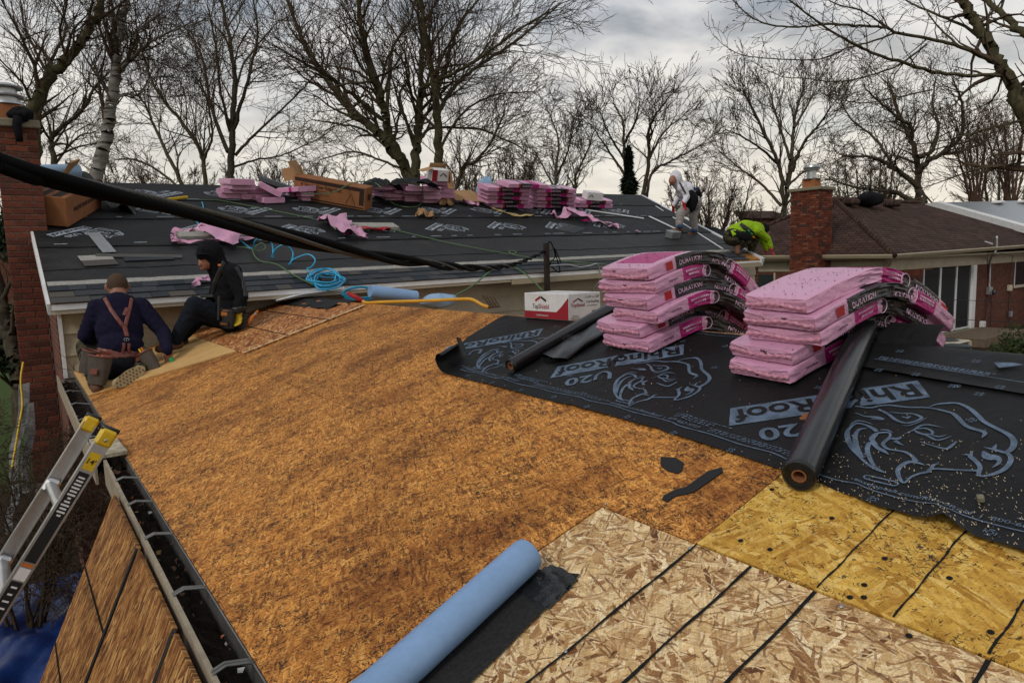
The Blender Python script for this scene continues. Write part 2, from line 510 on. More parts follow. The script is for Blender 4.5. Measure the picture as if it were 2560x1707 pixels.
def brickwall(name, c1, c2, mort, axis='XZ', w=.203, h=.0677):
    t = NT(name)
    g = t.xyz(t.obj)
    cb = t.n('ShaderNodeCombineXYZ')
    t.l(g[0] if axis[0] == 'X' else g[1], cb.inputs[0]); t.l(g[2], cb.inputs[1])
    b = t.n('ShaderNodeTexBrick'); t.l(cb.outputs[0], b.inputs['Vector'])
    b.inputs['Color1'].default_value = t.col(c1); b.inputs['Color2'].default_value = t.col(c2); b.inputs['Mortar'].default_value = t.col(mort)
    b.inputs['Scale'].default_value = 1.0; b.inputs['Mortar Size'].default_value = .010; b.inputs['Brick Width'].default_value = w; b.inputs['Row Height'].default_value = h
    b.inputs['Bias'].default_value = -.1
    c = t.mix(1.0, b.outputs['Color'], t.ramp(t.noise(t.obj, 9, 5, .6), [(.3, .62), (.7, 1.2)]), 'MULTIPLY')
    t.bump(t.math('SUBTRACT', 1.0, b.outputs['Fac']), .8, .01)
    return t.done(c, .9, .15)
M_WALL_X = brickwall('brick_wall_x', (.16, .050, .032), (.105, .036, .026), (.17, .115, .09), 'XZ')
M_WALL_Y = brickwall('brick_wall_y', (.16, .050, .032), (.105, .036, .026), (.17, .115, .09), 'YZ')
M_WALL_NX = brickwall('orange_brick_x', (.145, .042, .025), (.085, .028, .020), (.115, .072, .055), 'XZ')
M_WALL_NY = brickwall('orange_brick_y', (.145, .042, .025), (.085, .028, .020), (.115, .072, .055), 'YZ')
M_BRICK2 = brick_tone('chimney_brick', [(0, (.12, .040, .026)), (.45, (.21, .062, .034)), (.85, (.25, .085, .05)), (1, (.055, .032, .03))])
M_SIDING = dirty('cream_siding', (.40, .345, .25), .55, .3, amt=.22, scale=3)
M_TRIM = dirty('cream_trim', (.46, .40, .30), .5, .35, amt=.18, scale=3)
M_FASCIA = dirty('tan_fascia', (.33, .275, .185), .5, .35, amt=.18, scale=3)
M_WHITE = dirty('white_paint', (.66, .66, .66), .45, .4, amt=.2, scale=9)
M_DRIP = dirty('white_drip_edge', (.62, .63, .65), .35, .5, amt=.15, scale=4)
M_SHINGLE = None
def shingle_mat(name, cols, scale=240):
    t = NT(name)
    oi = t.n('ShaderNodeObjectInfo')
    c = t.ramp(oi.outputs['Random'], cols)
    n = t.noise(t.obj, scale, 2, .7)
    c = t.mix(1.0, c, t.ramp(n, [(.3, .55), (.7, 1.4)]), 'MULTIPLY')
    t.bump(n, .5, .003)
    return t.done(c, .9, .15)
M_SHINGLE = shingle_mat('slate_shingle', [(0, (.022, .027, .034)), (.35, (.036, .042, .050)), (.75, (.052, .055, .059)), (1, (.088, .079, .068))])
M_STARTER = dirty('pale_granules', (.33, .315, .285), .95, .1, amt=.5, scale=40, bump=.5, bscale=250)
M_METAL = dirty('galvanised_metal', (.42, .44, .45), .38, .5, .8, amt=.25, scale=10)
M_ALU = dirty('aluminium', (.55, .55, .55), .33, .5, .85, amt=.25, scale=14)
M_GUTTER = dirty('gutter_metal', (.20, .20, .19), .45, .4, .55, amt=.4, scale=9)
M_GUTBOARD = dirty('tan_gutter_lip', (.32, .265, .19), .6, .3, amt=.35, scale=12)
M_SLUDGE = dirty('gutter_debris', (.022, .016, .012), .95, .1, amt=.6, scale=22, bump=.9, bscale=70)
M_YELLOW = dirty('yellow_plastic', (.62, .40, .012), .4, .4, amt=.3, scale=12)
M_BLACKP = dirty('black_plastic', (.014, .014, .015), .4, .4, amt=.3)
M_RUBBER = dirty('black_rubber', (.0050, .0050, .0055), .8, .06, amt=.2, scale=30)
def wrapper(name, c, rough, spec, cs=1.0, grime=.20, var=.08):
    """thin film pulled over a bundle: sharp folds, scuffs and grime"""
    t = NT(name)
    h = None
    for sc_, w in ((9, 1.0), (21, .6), (48, .3)):
        v = t.noise(t.mapping(t.obj, (1, 1, 1.8)), sc_ * cs, 3, .55, .8)
        r = t.math('ABSOLUTE', t.math('SUBTRACT', v, .5)); r = t.math('MULTIPLY', r, w)
        h = r if h is None else t.math('ADD', h, r)
    t.bump(h, .65, .012)
    g = t.ramp(t.noise(t.obj, 11, 6, .7), [(.50, 0.0), (.78, 1.0)])
    cc = t.mix(t.math('MULTIPLY', g, grime), c, tuple(x * .45 for x in c))
    cc = t.mix(1.0, cc, t.ramp(h, [(0, .93), (.08, 1.0)]), 'MULTIPLY')
    oi = t.n('ShaderNodeObjectInfo'); cc = t.mix(1.0, cc, t.ramp(oi.outputs['Random'], [(0, 1 - var), (1, 1 + var * .5)]), 'MULTIPLY')
    return t.done(cc, rough, spec)
M_PINK = wrapper('pink_wrapper', (.57, .285, .425), .30, .5)
M_PINKD = wrapper('deep_pink_wrapper', (.60, .27, .37), .38, .45, 2.2)
M_MAG = wrapper('magenta_print', (.38, .006, .145), .4, .4, 1.6)
M_RED = dirty('red_print', (.36, .012, .018), .45, .4, amt=.25)
M_PLASTIC_K = wrapper('black_wrapper', (.0105, .0105, .011), .22, .5, 1.6)
M_PINKTXT = dirty('pale_pink_print', (.58, .38, .50), .5, .3, amt=.2)
M_CARD = dirty('cardboard', (.34, .20, .095), .8, .2, amt=.2, scale=8)
M_CARD2 = dirty('brown_carton', (.24, .098, .040), .8, .2, amt=.25, scale=7)
M_CARDDK = dirty('dark_carton_print', (.030, .018, .014), .75, .2, amt=.2)
M_CARDW = dirty('white_carton', (.62, .60, .59), .6, .3, amt=.2, scale=9)
M_BOXRED = dirty('crimson_print', (.27, .012, .022), .5, .3, amt=.15)
M_BLUE = dirty('blue_membrane', (.20, .325, .53), .42, .4, amt=.16, scale=7, bump=.25, bscale=14)
M_BLUEP = dirty('pale_blue_film', (.24, .37, .52), .4, .4, amt=.2, scale=5)
M_GRAN = dirty('grey_granules', (.030, .030, .031), .95, .12, amt=.6, scale=120, bump=.7, bscale=420)
M_TAR = dirty('tar_patch', (.010, .010, .0105), .6, .3, amt=.3, scale=30, bump=.4, bscale=90)
M_CHALK = dirty('spray_line', (.016, .016, .016), .9, .1, amt=.6, scale=120)
M_HOSEB = dirty('blue_hose', (.012, .30, .52), .32, .5, amt=.15)
M_HOSEG = dirty('green_hose', (.075, .15, .055), .45, .4, amt=.25)
M_DKSTEEL = dirty('dull_wire', (.10, .095, .085), .55, .3, .6, amt=.3)
M_GLASS = None
def glass():
    t = NT('window_glass'); return t.done((.02, .024, .028), .06, .8)
M_GLASS = glass()
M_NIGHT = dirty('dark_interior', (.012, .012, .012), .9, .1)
M_TARP = wrapper('blue_tarp', (.006, .028, .14), .4, .35, .5)
M_LEATHER = dirty('brown_leather', (.155, .040, .026), .42, .4, amt=.35, scale=30)
M_LEATHER_G = dirty('worn_grey_leather', (.075, .062, .048), .7, .3, amt=.35, scale=30)
M_SKIN = dirty('skin', (.25, .108, .068), .5, .35, amt=.12, scale=40)
M_HAIR = dirty('short_brown_hair', (.070, .042, .026), .8, .2, amt=.4, scale=160, bump=.6, bscale=300)
M_NAVY = dirty('navy_fleece', (.010, .009, .024), .95, .1, amt=.25, scale=20, bump=.7, bscale=45)
M_BLACKC = dirty('black_cotton', (.0085, .0085, .0105), .95, .1, amt=.25, scale=20, bump=.7, bscale=45)
M_JEAN = dirty('dark_jeans', (.010, .013, .019), .9, .1, amt=.4, scale=15, bump=.6, bscale=50)
def camo():
    t = NT('camouflage_cloth')
    n = t.noise(t.obj, 16, 3, .55, .6)
    c = t.ramp(n, [(.36, (.014, .012, .009)), (.46, (.040, .036, .020)), (.54, (.075, .065, .038)), (.62, (.022, .024, .013))], 'CONSTANT')
    t.bump(t.noise(t.obj, 40, 3), .6, .004)
    return t.done(c, .95, .1)
M_CAMO = camo()
M_HOODW = dirty('white_hoodie', (.60, .59, .64), .9, .1, amt=.14, scale=12, bump=.6, bscale=30)
M_GREYP = dirty('grey_sweatpants', (.30, .275, .265), .95, .1, amt=.2, scale=14, bump=.6, bscale=35)
M_HIVIS = dirty('lime_shirt', (.25, .42, .012), .85, .15, amt=.18, scale=12, bump=.5, bscale=35)
M_TANSOLE = dirty('tan_boot_sole', (.38, .29, .15), .8, .2, amt=.35, scale=40)
M_BOOT = dirty('brown_boot', (.12, .055, .028), .7, .3, amt=.4, scale=30)
M_GLOVEY = dirty('yellow_glove', (.42, .30, .012), .7, .25, amt=.35, scale=30)
M_GLOVER = dirty('red_glove', (.38, .012, .014), .7, .25, amt=.3, scale=30)
M_ORANGE = dirty('orange_plastic', (.50, .13, .012), .5, .35, amt=.3, scale=20)
M_GREENP = dirty('green_tool', (.012, .26, .06), .4, .4, amt=.2)
M_STEEL = dirty('steel', (.40, .40, .40), .3, .5, .9, amt=.3)
M_TERRA = dirty('clay_flue', (.30, .115, .045), .8, .2, amt=.3, scale=12)
M_CONC = dirty('concrete_cap', (.21, .185, .13), .9, .15, amt=.4, scale=14, bump=.5, bscale=60)
M_WOODG = dirty('grey_deck_wood', (.155, .115, .078), .85, .2, amt=.4, scale=9)
def bark(name, c1, c2, sc_=3.0):
    t = NT(name)
    v = t.mapping(t.obj, (1, 1, .25))
    n = t.noise(v, sc_ * 6, 5, .65)
    t.bump(n, .6, .02)
    return t.done(t.ramp(n, [(.3, c1), (.7, c2)]), .95, .1)
M_BARK = bark('grey_brown_bark', (.032, .027, .019), (.090, .076, .053))
M_BARK_O = bark('olive_bark', (.030, .026, .015), (.095, .084, .045))
M_TWIG = bark('brown_twigs', (.045, .032, .022), (.095, .066, .043))
M_TWIG_R = bark('reddish_twigs', (.050, .030, .023), (.10, .058, .042))
M_BUD = dirty('ochre_buds', (.085, .055, .020), .9, .1, amt=.3)
def birch():
    t = NT('birch_bark')
    v = t.mapping(t.obj, (1.2, 1.2, 9))
    n = t.noise(v, 1.6, 5, .6, .4)
    return t.done(t.ramp(n, [(.36, (.030, .024, .020)), (.47, (.19, .175, .155)), (.75, (.30, .28, .255))]), .9, .15)
M_BIRCH = birch()
M_CONIFER = dirty('conifer_needles', (.012, .018, .011), .95, .1, amt=.4, scale=2)
M_SHRUB = dirty('shrub_leaves', (.035, .055, .016), .9, .15, amt=.5, scale=4)
def lawn():
    t = NT('lawn_ground')
    n1 = t.noise(t.obj, .35, 5, .6); n2 = t.noise(t.obj, 14, 4, .7)
    g = t.mix(n2, (.026, .042, .012), (.070, .105, .028))
    d = t.mix(n2, (.018, .012, .008), (.050, .034, .022))
    # bare leaf-littered earth close to the houses, lawn farther out
    p = t.xyz(t.obj)
    m = t.ramp(t.math('ADD', t.math('MULTIPLY', t.math('SUBTRACT', p[1], 12.5), .25), t.math('MULTIPLY', n1, .8)), [(.3, 0.0), (.6, 1.0)])
    t.bump(n2, .7, .03)
    return t.done(t.mix(m, d, g), .95, .1)
M_LAWN = lawn()
# ------------------------------------------------------------------ ground
g = MB()
n = 90
xs = [-400 * (1 - i / 20) ** 2 - 4 for i in range(20)] + [-4 + i * .7 for i in range(60)] + [38 + 500 * (i / 20) ** 2 for i in range(1, 21)]
ys = [-60 + 3 * i for i in range(19)] + [-3 + i * .7 for i in range(60)] + [39 + 700 * (i / 20) ** 2 for i in range(1, 21)]
def gz(x, y):
    s = .05 * math.sin(x * .7 + y * .3) + .04 * math.sin(x * .23 - y * .61)
    return GROUND + s + (.03 * math.sin(x * 3.1) * math.sin(y * 2.7))
g.grid([[(x, y, gz(x, y)) for y in ys] for x in xs])
g.build('ground', M_LAWN, smooth=True, kind='structure', label='leaf littered yard and green lawn around the houses')

# ------------------------------------------------------------------ the low roof in the foreground
low = empty('low_brick_wing', (0.6, 3, GROUND), 'low brick wing whose bare wooden roof deck fills the foreground', 'house')
def sheet(poly, mat, z0=-.012, z1=0.0, name='deck_sheet'):
    m = MB(); m.prism(poly, z0, z1)
    return m.build(name, mat, low, NR)
Y0 = -1.3
sheet([(S_EAVE, Y0), (1.308, Y0), (1.308, 1.340), (S_EAVE, 1.340)], M_OSB_NEW)
sheet([(1.313, Y0), (S_RIDGE - .003, Y0), (S_RIDGE - .003, 1.016), (1.313, 1.016)], M_OSB_YEL, -.012, .0015)
sheet([(1.312, 1.020), (S_RIDGE - .003, 1.020), (S_RIDGE - .003, 3.410), (1.312, 3.410)], M_OSB_OLD)
sheet([(S_EAVE, 1.345), (1.308, 1.345), (1.308, 3.410), (S_EAVE, 3.410)], M_OSB_OLD, -.012, .001)
sheet([(S_EAVE, 3.416), (1.308, 3.416), (1.308, 7.54), (S_EAVE, 7.54)], M_OSB_OLD, -.012, -.001)
sheet([(1.312, 3.417), (S_RIDGE - .003, 3.417), (S_RIDGE - .003, 7.54), (1.312, 7.54)], M_OSB_OLD, -.012, 0)
sheet([(S_EAVE + .002, 6.02), (1.425, 5.60), (1.425, 7.535), (S_EAVE + .002, 7.535)], M_PLY, .001, .013)
sheet([(1.43, 5.38), (2.53, 5.50), (2.575, 7.50), (1.43, 7.535)], M_OSB_RED, .001, .013)
# pale broken edge of the damp sheet
m = MB()
ee = [(1.43 + 1.10 * i / 40, 5.38 + .12 * i / 40) for i in range(41)]
P = [(p[0], p[1] - .004, .0145) for p in ee]; Q = [(p[0], p[1] + .035 + .03 * RNG.random(), .0155) for p in ee]
m.grid([P, Q], flip=False)
m.build('pale_edge', M_OSB_NEW, low, NR)
# back slope of the wing and its ridge line
m = MB(); m.prism([(0.003, Y0), (2.2, Y0), (2.2, 7.54), (0.003, 7.54)], -.012, 0); m.build('deck_sheet', M_OSB_OLD, low, NB)
# deck edges at the eave: a dark drip line
m = MB(); m.box2((S_EAVE - .006, Y0, -.05), (S_EAVE - .002, 7.5, -.002)); m.build('drip_edge', M_GUTTER, low, NR)
# walls under the deck
m = MB(); m.box2((.56, -2.0, GROUND), (.76, 7.53, -.99)); m.build('wall', M_WALL_Y, low)
m = MB(); m.box2((.405, -2.0, -1.03), (.555, 7.53, -.985)); m.build('soffit', M_FASCIA, low)
m = MB(); m.box2((4.3, -2.0, GROUND), (4.5, 7.53, -.95)); m.build('wall', M_WALL_Y, low)
# sprayed truss marks
def spray(y, s0, s1, w=.010, wob=.0013):
    m = MB(); k = 40
    pts = [(s0 + (s1 - s0) * i / k, y + RNG.uniform(-wob, wob) * .35 + wob * math.sin(i * .5)) for i in range(k + 1)]
    m.stroke(pts, [w * RNG.uniform(.6, 1.15) for _ in pts], .0035)
    m.build('spray_line', M_CHALK, low, NR)
for y in (1.012, .862, .712): spray(y, S_EAVE, 1.305, .0075)
spray(.405, S_EAVE, 1.305, .011)
for y in (.716, .566, .411, .256): spray(y, 1.318, 1.70, .0048)
m = MB()
for s_ in (1.80, 2.16):
    m2 = MB(); m2.stroke([(s_ + .002 * math.sin(i), 5.42 + 1.9 * i / 20) for i in range(21)], .009, .0165); m2.build('spray_line', M_CHALK, low, NR)
# black tar scraps on the deck
def tar(pts):
    q = [on(NR, *p) for p in pts]
    m = MB(); m.prism([tuple(p) for p in q][::-1], .001, .004)
    a = sum(q[i].x * q[(i + 1) % len(q)].y - q[(i + 1) % len(q)].x * q[i].y for i in range(len(q)))
    if a > 0: m = MB(); m.prism([tuple(p) for p in q], .001, .004)
    m.build('tar_scrap', M_TAR, low, NR)
tar([(1652, 1144), (1690, 1146), (1710, 1160), (1706, 1178), (1694, 1186), (1668, 1178), (1652, 1164)])
tar([(1805, 1170), (1808, 1182), (1790, 1194), (1760, 1215), (1735, 1232), (1690, 1242), (1668, 1256), (1656, 1250), (1660, 1240), (1690, 1226), (1718, 1218), (1750, 1194), (1770, 1180)])
# knots, screw heads and chips that show as single marks
for px, py, r in ((1415, 1630, .0045), (1725, 1372, .0045), (2104, 1517, .005), (1514, 1262, .004)):
    p = on(NR, px, py); m = MB(); m.lathe([(r, 0), (r, .002), (r * .6, .004)], 10); m.build('screw_head', M_STEEL, low, NR @ Matrix.Translation((p.x, p.y, .001)))
# nails standing in rows
for px, py, r in ((2080, 1297, .006), (1852, 1353, .006), (1925, 1375, .006), (2212, 1398, .006), (2161, 1464, .006), (2273, 1591, .006), (2125, 1495, .006), (2160, 1495, .006), (2374, 1447, .006), (2477, 1582, .006), (1930, 1225, .006)):
    p = on(NR, px, py); m = MB(); m.lathe([(r, 0), (r, .001)], 9); m.build('nail_hole', M_CHALK, low, NR @ Matrix.Translation((p.x, p.y, .0022)))

# ------------------------------------------------------------------ gutter
gut = empty('eave_gutter', (.33, 3, -1.05), 'wide debris filled metal gutter along the eave of the bare deck', 'gutter')
def lip(y0, y1, x0, x1, z, mat, name, h=.13):
    m = MB(); m.box2((x0, y0, z - h), (x1, y1, z)); return m.build(name, mat, gut)
lip(Y0, 3.90, .281, .294, -.930, M_GUTBOARD, 'outer_lip')
lip(Y0, 3.90, .384, .388, -.938, M_GUTTER, 'back_wall', .12)
lip(3.95, 7.50, .244, .256, -.935, M_GUTBOARD, 'outer_lip')
lip(3.95, 7.50, .384, .388, -.938, M_GUTTER, 'back_wall', .12)
m = MB()
rr = random.Random(5)
m.grid([[(.294 + .090 * i / 6, Y0 + (3.9 - Y0) * j / 130, -1.02 + rr.uniform(-.012, .016)) for j in range(131)] for i in range(7)], flip=True)
m.build('gutter_debris', M_SLUDGE, gut)
m = MB()
m.grid([[(.256 + .128 * i / 6, 3.95 + 3.55 * j / 90, -1.01 + rr.uniform(-.012, .014)) for j in range(91)] for i in range(7)], flip=True)
m.build('gutter_debris', M_SLUDGE, gut)
for y, xo in ((1.62, .287), (2.10, .287), (2.62, .287), (3.05, .287), (3.45, .287), (4.45, .25), (5.05, .25), (5.7, .25), (6.35, .25), (7.0, .25)):
    for dy in (-.007, .007):
        m = MB(); m.tube([(xo, y + dy, -.928), (xo + .03, y + dy, -.918), (xo + .08, y + dy, -.930), (.386, y + dy, -.945)], .0038, 6)
        m.build('gutter_strap', M_GUTTER, gut)
# torn leaves, paper and shingle crumbs lying in the gutter
m = MB()
for i in range(170):
    y = rr.uniform(.9, 7.3); x = rr.uniform(.300 if y < 3.9 else .266, .378); s_ = rr.uniform(.003, .009)
    R = Matrix.Rotation(rr.uniform(0, 6.28), 3, 'Z') @ Matrix.Rotation(rr.uniform(-.6, .6), 3, 'X')
    m.add([Vector((x, y, -1.0 + rr.uniform(-.004, .01))) + R @ Vector(q) for q in ((-s_, -s_ * .5, 0), (s_, -s_ * .4, 0), (s_ * .7, s_ * .6, .004), (-s_ * .6, s_ * .5, .002))], [(0, 1, 2, 3)], rr.choice([0, 0, 0, 0, 0, 0, 0, 1, 2, 3]))
m.build('gutter_litter', [M_BOOT, M_WHITE, M_ORANGE, M_CARD], gut, kind='stuff')
# pale rotten board that bridges the two gutter runs
m = MB(); m.bevbox((0, 0, 0), (.125, .42, .022), .003)
tag(m.build('weathered_board', dirty('flaking_board', (.42, .37, .27), .9, .15, amt=.9, scale=30, bump=.8, bscale=60), None, Matrix.Translation((.322, 4.10, -.912)) @ Matrix.Rotation(.03, 4, 'Z')),
    'flaking cream painted board bridging the gutter beside the ladder top', 'board')

# ------------------------------------------------------------------ sheets leaning against the gutter
pd = Vector((-.36, 0, -.80)).normalized()
def lean(y0, y1, seam=.0, n_lines=(), lab='', off=0.0):
    nrm = Vector((0, 1, 0)).cross(pd).normalized()
    if nrm.x > 0: nrm = -nrm
    F = frame_matrix(Vector((.272, 0, -.950)) + nrm * off, (0, 1, 0), pd, Vector((0, 1, 0)).cross(pd))
    t = empty('leaning_sheet', F @ Vector(((y0 + y1) / 2, 2.0, 0)), lab, 'sheet', 'wooden sheets leaning under the gutter')
    z = -.012 if (F.to_3x3() @ Vector((0, 0, 1))).x > 0 else 0
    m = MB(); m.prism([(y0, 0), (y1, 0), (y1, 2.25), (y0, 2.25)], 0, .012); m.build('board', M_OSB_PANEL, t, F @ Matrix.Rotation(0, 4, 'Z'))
    s_ = (F.to_3x3() @ Vector((0, 0, 1))).x
    zz = -.003 if s_ > 0 else .015
    for b in n_lines:
        m = MB(); m.stroke([(y0 + (y1 - y0) * i / 10, b + .01 * i / 10) for i in range(11)], .009, zz); m.build('spray_line', M_CHALK, t, F)
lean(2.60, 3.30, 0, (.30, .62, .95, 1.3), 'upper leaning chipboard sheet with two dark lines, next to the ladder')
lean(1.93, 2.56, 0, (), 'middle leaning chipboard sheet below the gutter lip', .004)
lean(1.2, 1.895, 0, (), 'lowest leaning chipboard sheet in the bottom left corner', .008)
for y_ in (2.58, 1.912):
    m = MB(); F_ = frame_matrix(Vector((.272, 0, -.950)), (0, 1, 0), pd, Vector((0, 1, 0)).cross(pd)); m.prism([(y_ - .012, 0), (y_ + .012, 0), (y_ + .012, 2.25), (y_ - .012, 2.25)], .014, .020)
    tag(m.build('dark_strap', M_BLACKP, None, F_), ('dark strap in the gap between upper and middle leaning sheets' if y_ > 2 else 'dark strap in the gap above the lowest leaning sheet'), 'strap')

# ------------------------------------------------------------------ far house
far = empty('long_house', (6, 11, GROUND), 'long low house with cream siding and a black papered roof being reshingled', 'house')
XL, XR0, XR1 = .25, 10.55, 12.75
def xr(v): return XR0 + (XR1 - XR0) * v / V_RIDGE
m = MB(); m.prism([(XL, 0), (XR0, 0), (XR1, V_RIDGE), (XL, V_RIDGE)], -.03, 0); m.build('roof_deck', M_OSB_OLD, far, FR)
BK = frame_matrix(FR @ Vector((0, V_RIDGE, 0)), _fx, Vector((0, math.cos(AL), -math.sin(AL))), _fx.cross(Vector((0, math.cos(AL), -math.sin(AL)))).normalized())
m = MB(); m.prism([(XL, .002), (XR1, .002), (XR1, 5.2), (XL, 5.2)], -.03, .006); m.build('roof_deck', M_UNDER_FAR, far, BK)
# walls
m = MB(); m.box2((.30, 7.55, GROUND), (11.0, 7.75, -.95)); m.build('wall', M_WALL_X, far)
m = MB(); m.box2((.30, 7.76, GROUND), (.50, 16.2, -.30)); m.build('wall', M_WALL_Y, far)
m = MB(); m.add([(.305, 7.56, -.32), (.305, 16.2, -.32), (.305, 11.95, 1.13), (.495, 7.56, -.32), (.495, 16.2, -.32), (.495, 11.95, 1.13)], [(0, 2, 1), (3, 4, 5), (0, 3, 5, 2), (2, 5, 4, 1)]); m.build('gable', M_WALL_Y, far)
m = MB(); m.box2((11.0, 7.6, GROUND), (11.2, 16.2, -.2)); m.build('wall', M_WALL_Y, far)
# clapboards
for i in range(4):
    z1 = -.352 - .205 * i; z0 = z1 - .214
    m = MB()
    x0, x1 = .335, 11.0
    m.add([(x0, 7.548, z1 + TILT * x0), (x1, 7.548, z1 + TILT * x1), (x1, 7.518, z0 + TILT * x1), (x0, 7.518, z0 + TILT * x0),
           (x0, 7.549, z0 + TILT * x0), (x1, 7.549, z0 + TILT * x1)], [(3, 2, 1, 0), (4, 5, 2, 3), (0, 4, 3), (1, 2, 5)])
    m.build('siding_board', M_SIDING, far)
m = MB(); m.box2((.300, 7.505, -.97), (.332, 7.549, -.36)); m.build('corner_trim', M_WHITE, far)
# soffit, fascia, gutterless drip edge
def along(name, mat, v0, v1, z0, z1, x0=XL, x1=XR0):
    m = MB(); m.prism([(x0, v0), (x1, v0), (x1, v1), (x0, v1)], z0, z1); return m.build(name, mat, far, FR)
m = MB()
for a, b in (((XL, 7.17), (XR0, 7.55)),):
    m.add([(a[0], a[1], -.361 + TILT * a[0]), (b[0], a[1], -.361 + TILT * b[0]), (b[0], b[1], -.356 + TILT * b[0]), (a[0], b[1], -.356 + TILT * a[0])], [(0, 3, 2, 1)])
m.build('soffit', M_FASCIA, far)
def bar(name, mat, y0, y1, z0, z1, x0=XL, x1=XR0):
    m = MB()
    V = [(x, y, z + TILT * x) for x in (x0, x1) for y in (y0, y1) for z in (z0, z1)]
    m.add(V, [(0, 1, 3, 2), (4, 6, 7, 5), (0, 4, 5, 1), (2, 3, 7, 6), (1, 5, 7, 3), (0, 2, 6, 4)])
    return m.build(name, mat, far)
bar('fascia', M_TRIM, 7.150, 7.175, -.362, -.30)
bar('drip_edge', M_WHITE, 7.135, 7.149, -.325, -.275)
bar('fascia', M_FASCIA, 7.10, 7.149, -.395, -.33, 5.2, XR0)     # dark box gutter on the right half
# rake trims
m = MB(); m.prism([(XL - .03, -.02), (XL - .004, -.02), (XL - .004, V_RIDGE), (XL - .03, V_RIDGE)], -.09, .012); m.build('rake_trim', M_WHITE, far, FR)
m = MB(); m.prism([(XR0 - .02, -.05), (XR0 + .05, -.05), (XR1 + .05, V_RIDGE), (XR1 - .02, V_RIDGE)], -.10, .030); m.build('rake_trim', M_DRIP, far, FR)
m = MB(); m.prism([(XR0 - .30, .6), (XR0 - .26, .6), (XR1 - .55, V_RIDGE - .9), (XR1 - .59, V_RIDGE - .9)], .016, .024); m.build('rake_flashing', M_DRIP, far, FR)
# ice barrier and underlay courses, each lapped over the one below
def course(v0, v1, mat, lift, name):
    m = MB(); k = 60
    lo = []; hi = []
    for i in range(k + 1):
        f = i / k; w = .012 * math.sin(i * 1.3 + v0 * 5) + .010 * math.sin(i * .37 + v0)
        lo.append((XL + .004 + (xr(v0) - .03 - XL) * f, v0 + w, lift + .007 + .003 * math.sin(i * 2.1)))
        hi.append((XL + .004 + (xr(v1) - .03 - XL) * f, v1, lift))
    lo2 = [(p[0], p[1], lift - .004) for p in lo]
    m.grid([lo2, lo, hi], flip=True)
    return m.build(name, mat, far, FR)
course(.36, 1.72, M_ICE, .006, 'ice_barrier')
course(.92, 1.74, M_ICE, .010, 'ice_barrier')
ROWS = (1.70, 2.90, 3.92)
course(1.70, 2.98, M_UNDER_FAR, .016, 'underlay_course')
course(2.90, 4.00, M_UNDER_FAR, .022, 'underlay_course')
course(3.92, V_RIDGE + .0, M_UNDER_FAR, .028, 'underlay_course')
# three courses of laminated shingles and the pale strip above them
me_sh = []
for w in (.15, .19, .23, .30):
    m = MB(); m.add([(0, 0, .004), (w - .004, 0, .004), (w - .004, .20, 0), (0, .20, 0), (0, 0, -.004), (w - .004, 0, -.004)], [(0, 1, 2, 3), (4, 5, 1, 0), (0, 3, 4), (1, 5, 2)])
    me_sh.append((w, m.mesh('shingle', M_SHINGLE)))
rs = random.Random(11)
for r in range(3):
    x = XL + .004 - rs.uniform(0, .1); v = -.025 + .145 * r
    x = XL + .004
    while x < XR0 - .32:
        w, me = rs.choice(me_sh)
        put('shingle', me, far, FR @ Matrix.Translation((x, v, .012 + .007 * r + rs.choice((0, .004)))))
        x += w
m = MB()
k = 120
lo = [(XL + .005 + (XR0 - .04 - XL) * i / k, .405 + .004 * math.sin(i * 3.1), .034) for i in range(k + 1)]
hi = [(p[0], .525 + .008 * math.sin(i * 1.7) + .006 * rs.random(), .030) for i, p in enumerate(lo)]
m.grid([[(p[0], p[1], .02) for p in lo], lo, hi, [(p[0], p[1], .014) for p in hi]], flip=True)
m.build('starter_strip', M_STARTER, far, FR)

# ------------------------------------------------------------------ tall chimney on the gable of the far house
chim = empty('brick_chimney', (.18, 9.6, GROUND), 'tall dark red brick chimney rising on the left edge', 'chimney')
CY = 9.42
m = MB(); m.box2((-.015, CY + .012, GROUND), (.296, CY + .5, .40)); m.box2((-.015, CY + .012, .40), (.375, CY + .5, 1.60)); m.build('mortar_core', M_MORTAR, chim)
meb = {}
def brick(x0, x1, z):
    w = round(x1 - x0, 3)
    if w not in meb:
        m = MB(); m.bevbox((0, 0, 0), (w, .06, .058), .004); meb[w] = m.mesh('brick', M_BRICK)
    put('brick', meb[w], chim, Matrix.Translation(((x0 + x1) / 2, CY + .03 + rs.uniform(-.003, .003), z)))
z = GROUND + .75; i = 0
while z < 1.58:
    xe = .296 if z < .40 else .380
    xs_ = [-.02]
    if i % 2: xs_.append(.080)
    while xs_[-1] < xe - .02:
        xs_.append(min(xs_[-1] + .2, xe))
    if len(xs_) > 2 and xs_[-1] - xs_[-2] < .04: xs_[-2] = xs_[-1]; xs_.pop()
    for a, b in zip(xs_, xs_[1:]): brick(a + .0045, b - .0045, z)
    z += .0677; i += 1
m = MB(); m.bevbox((.18, CY + .25, 1.645), (.47, .58, .09), .012); m.build('chimney_cap', M_CONC, chim)
m = MB(); m.bevbox((.15, CY + .25, 1.78), (.26, .26, .18), .01); m.build('flue', M_TERRA, chim)
m = MB(); m.lathe([(.14, 1.87), (.16, 1.88), (.15, 1.90), (.10, 1.91), (.10, 1.97), (.15, 1.965), (.155, 1.98), (.09, 2.0), (.09, 2.07), (.15, 2.06), (.155, 2.075), (.06, 2.115), (.01, 2.12)], 20, (.15, CY + .25, 0))
o = m.build('vent_cap', M_METAL, chim); smooth_by_angle(o.data, 35)
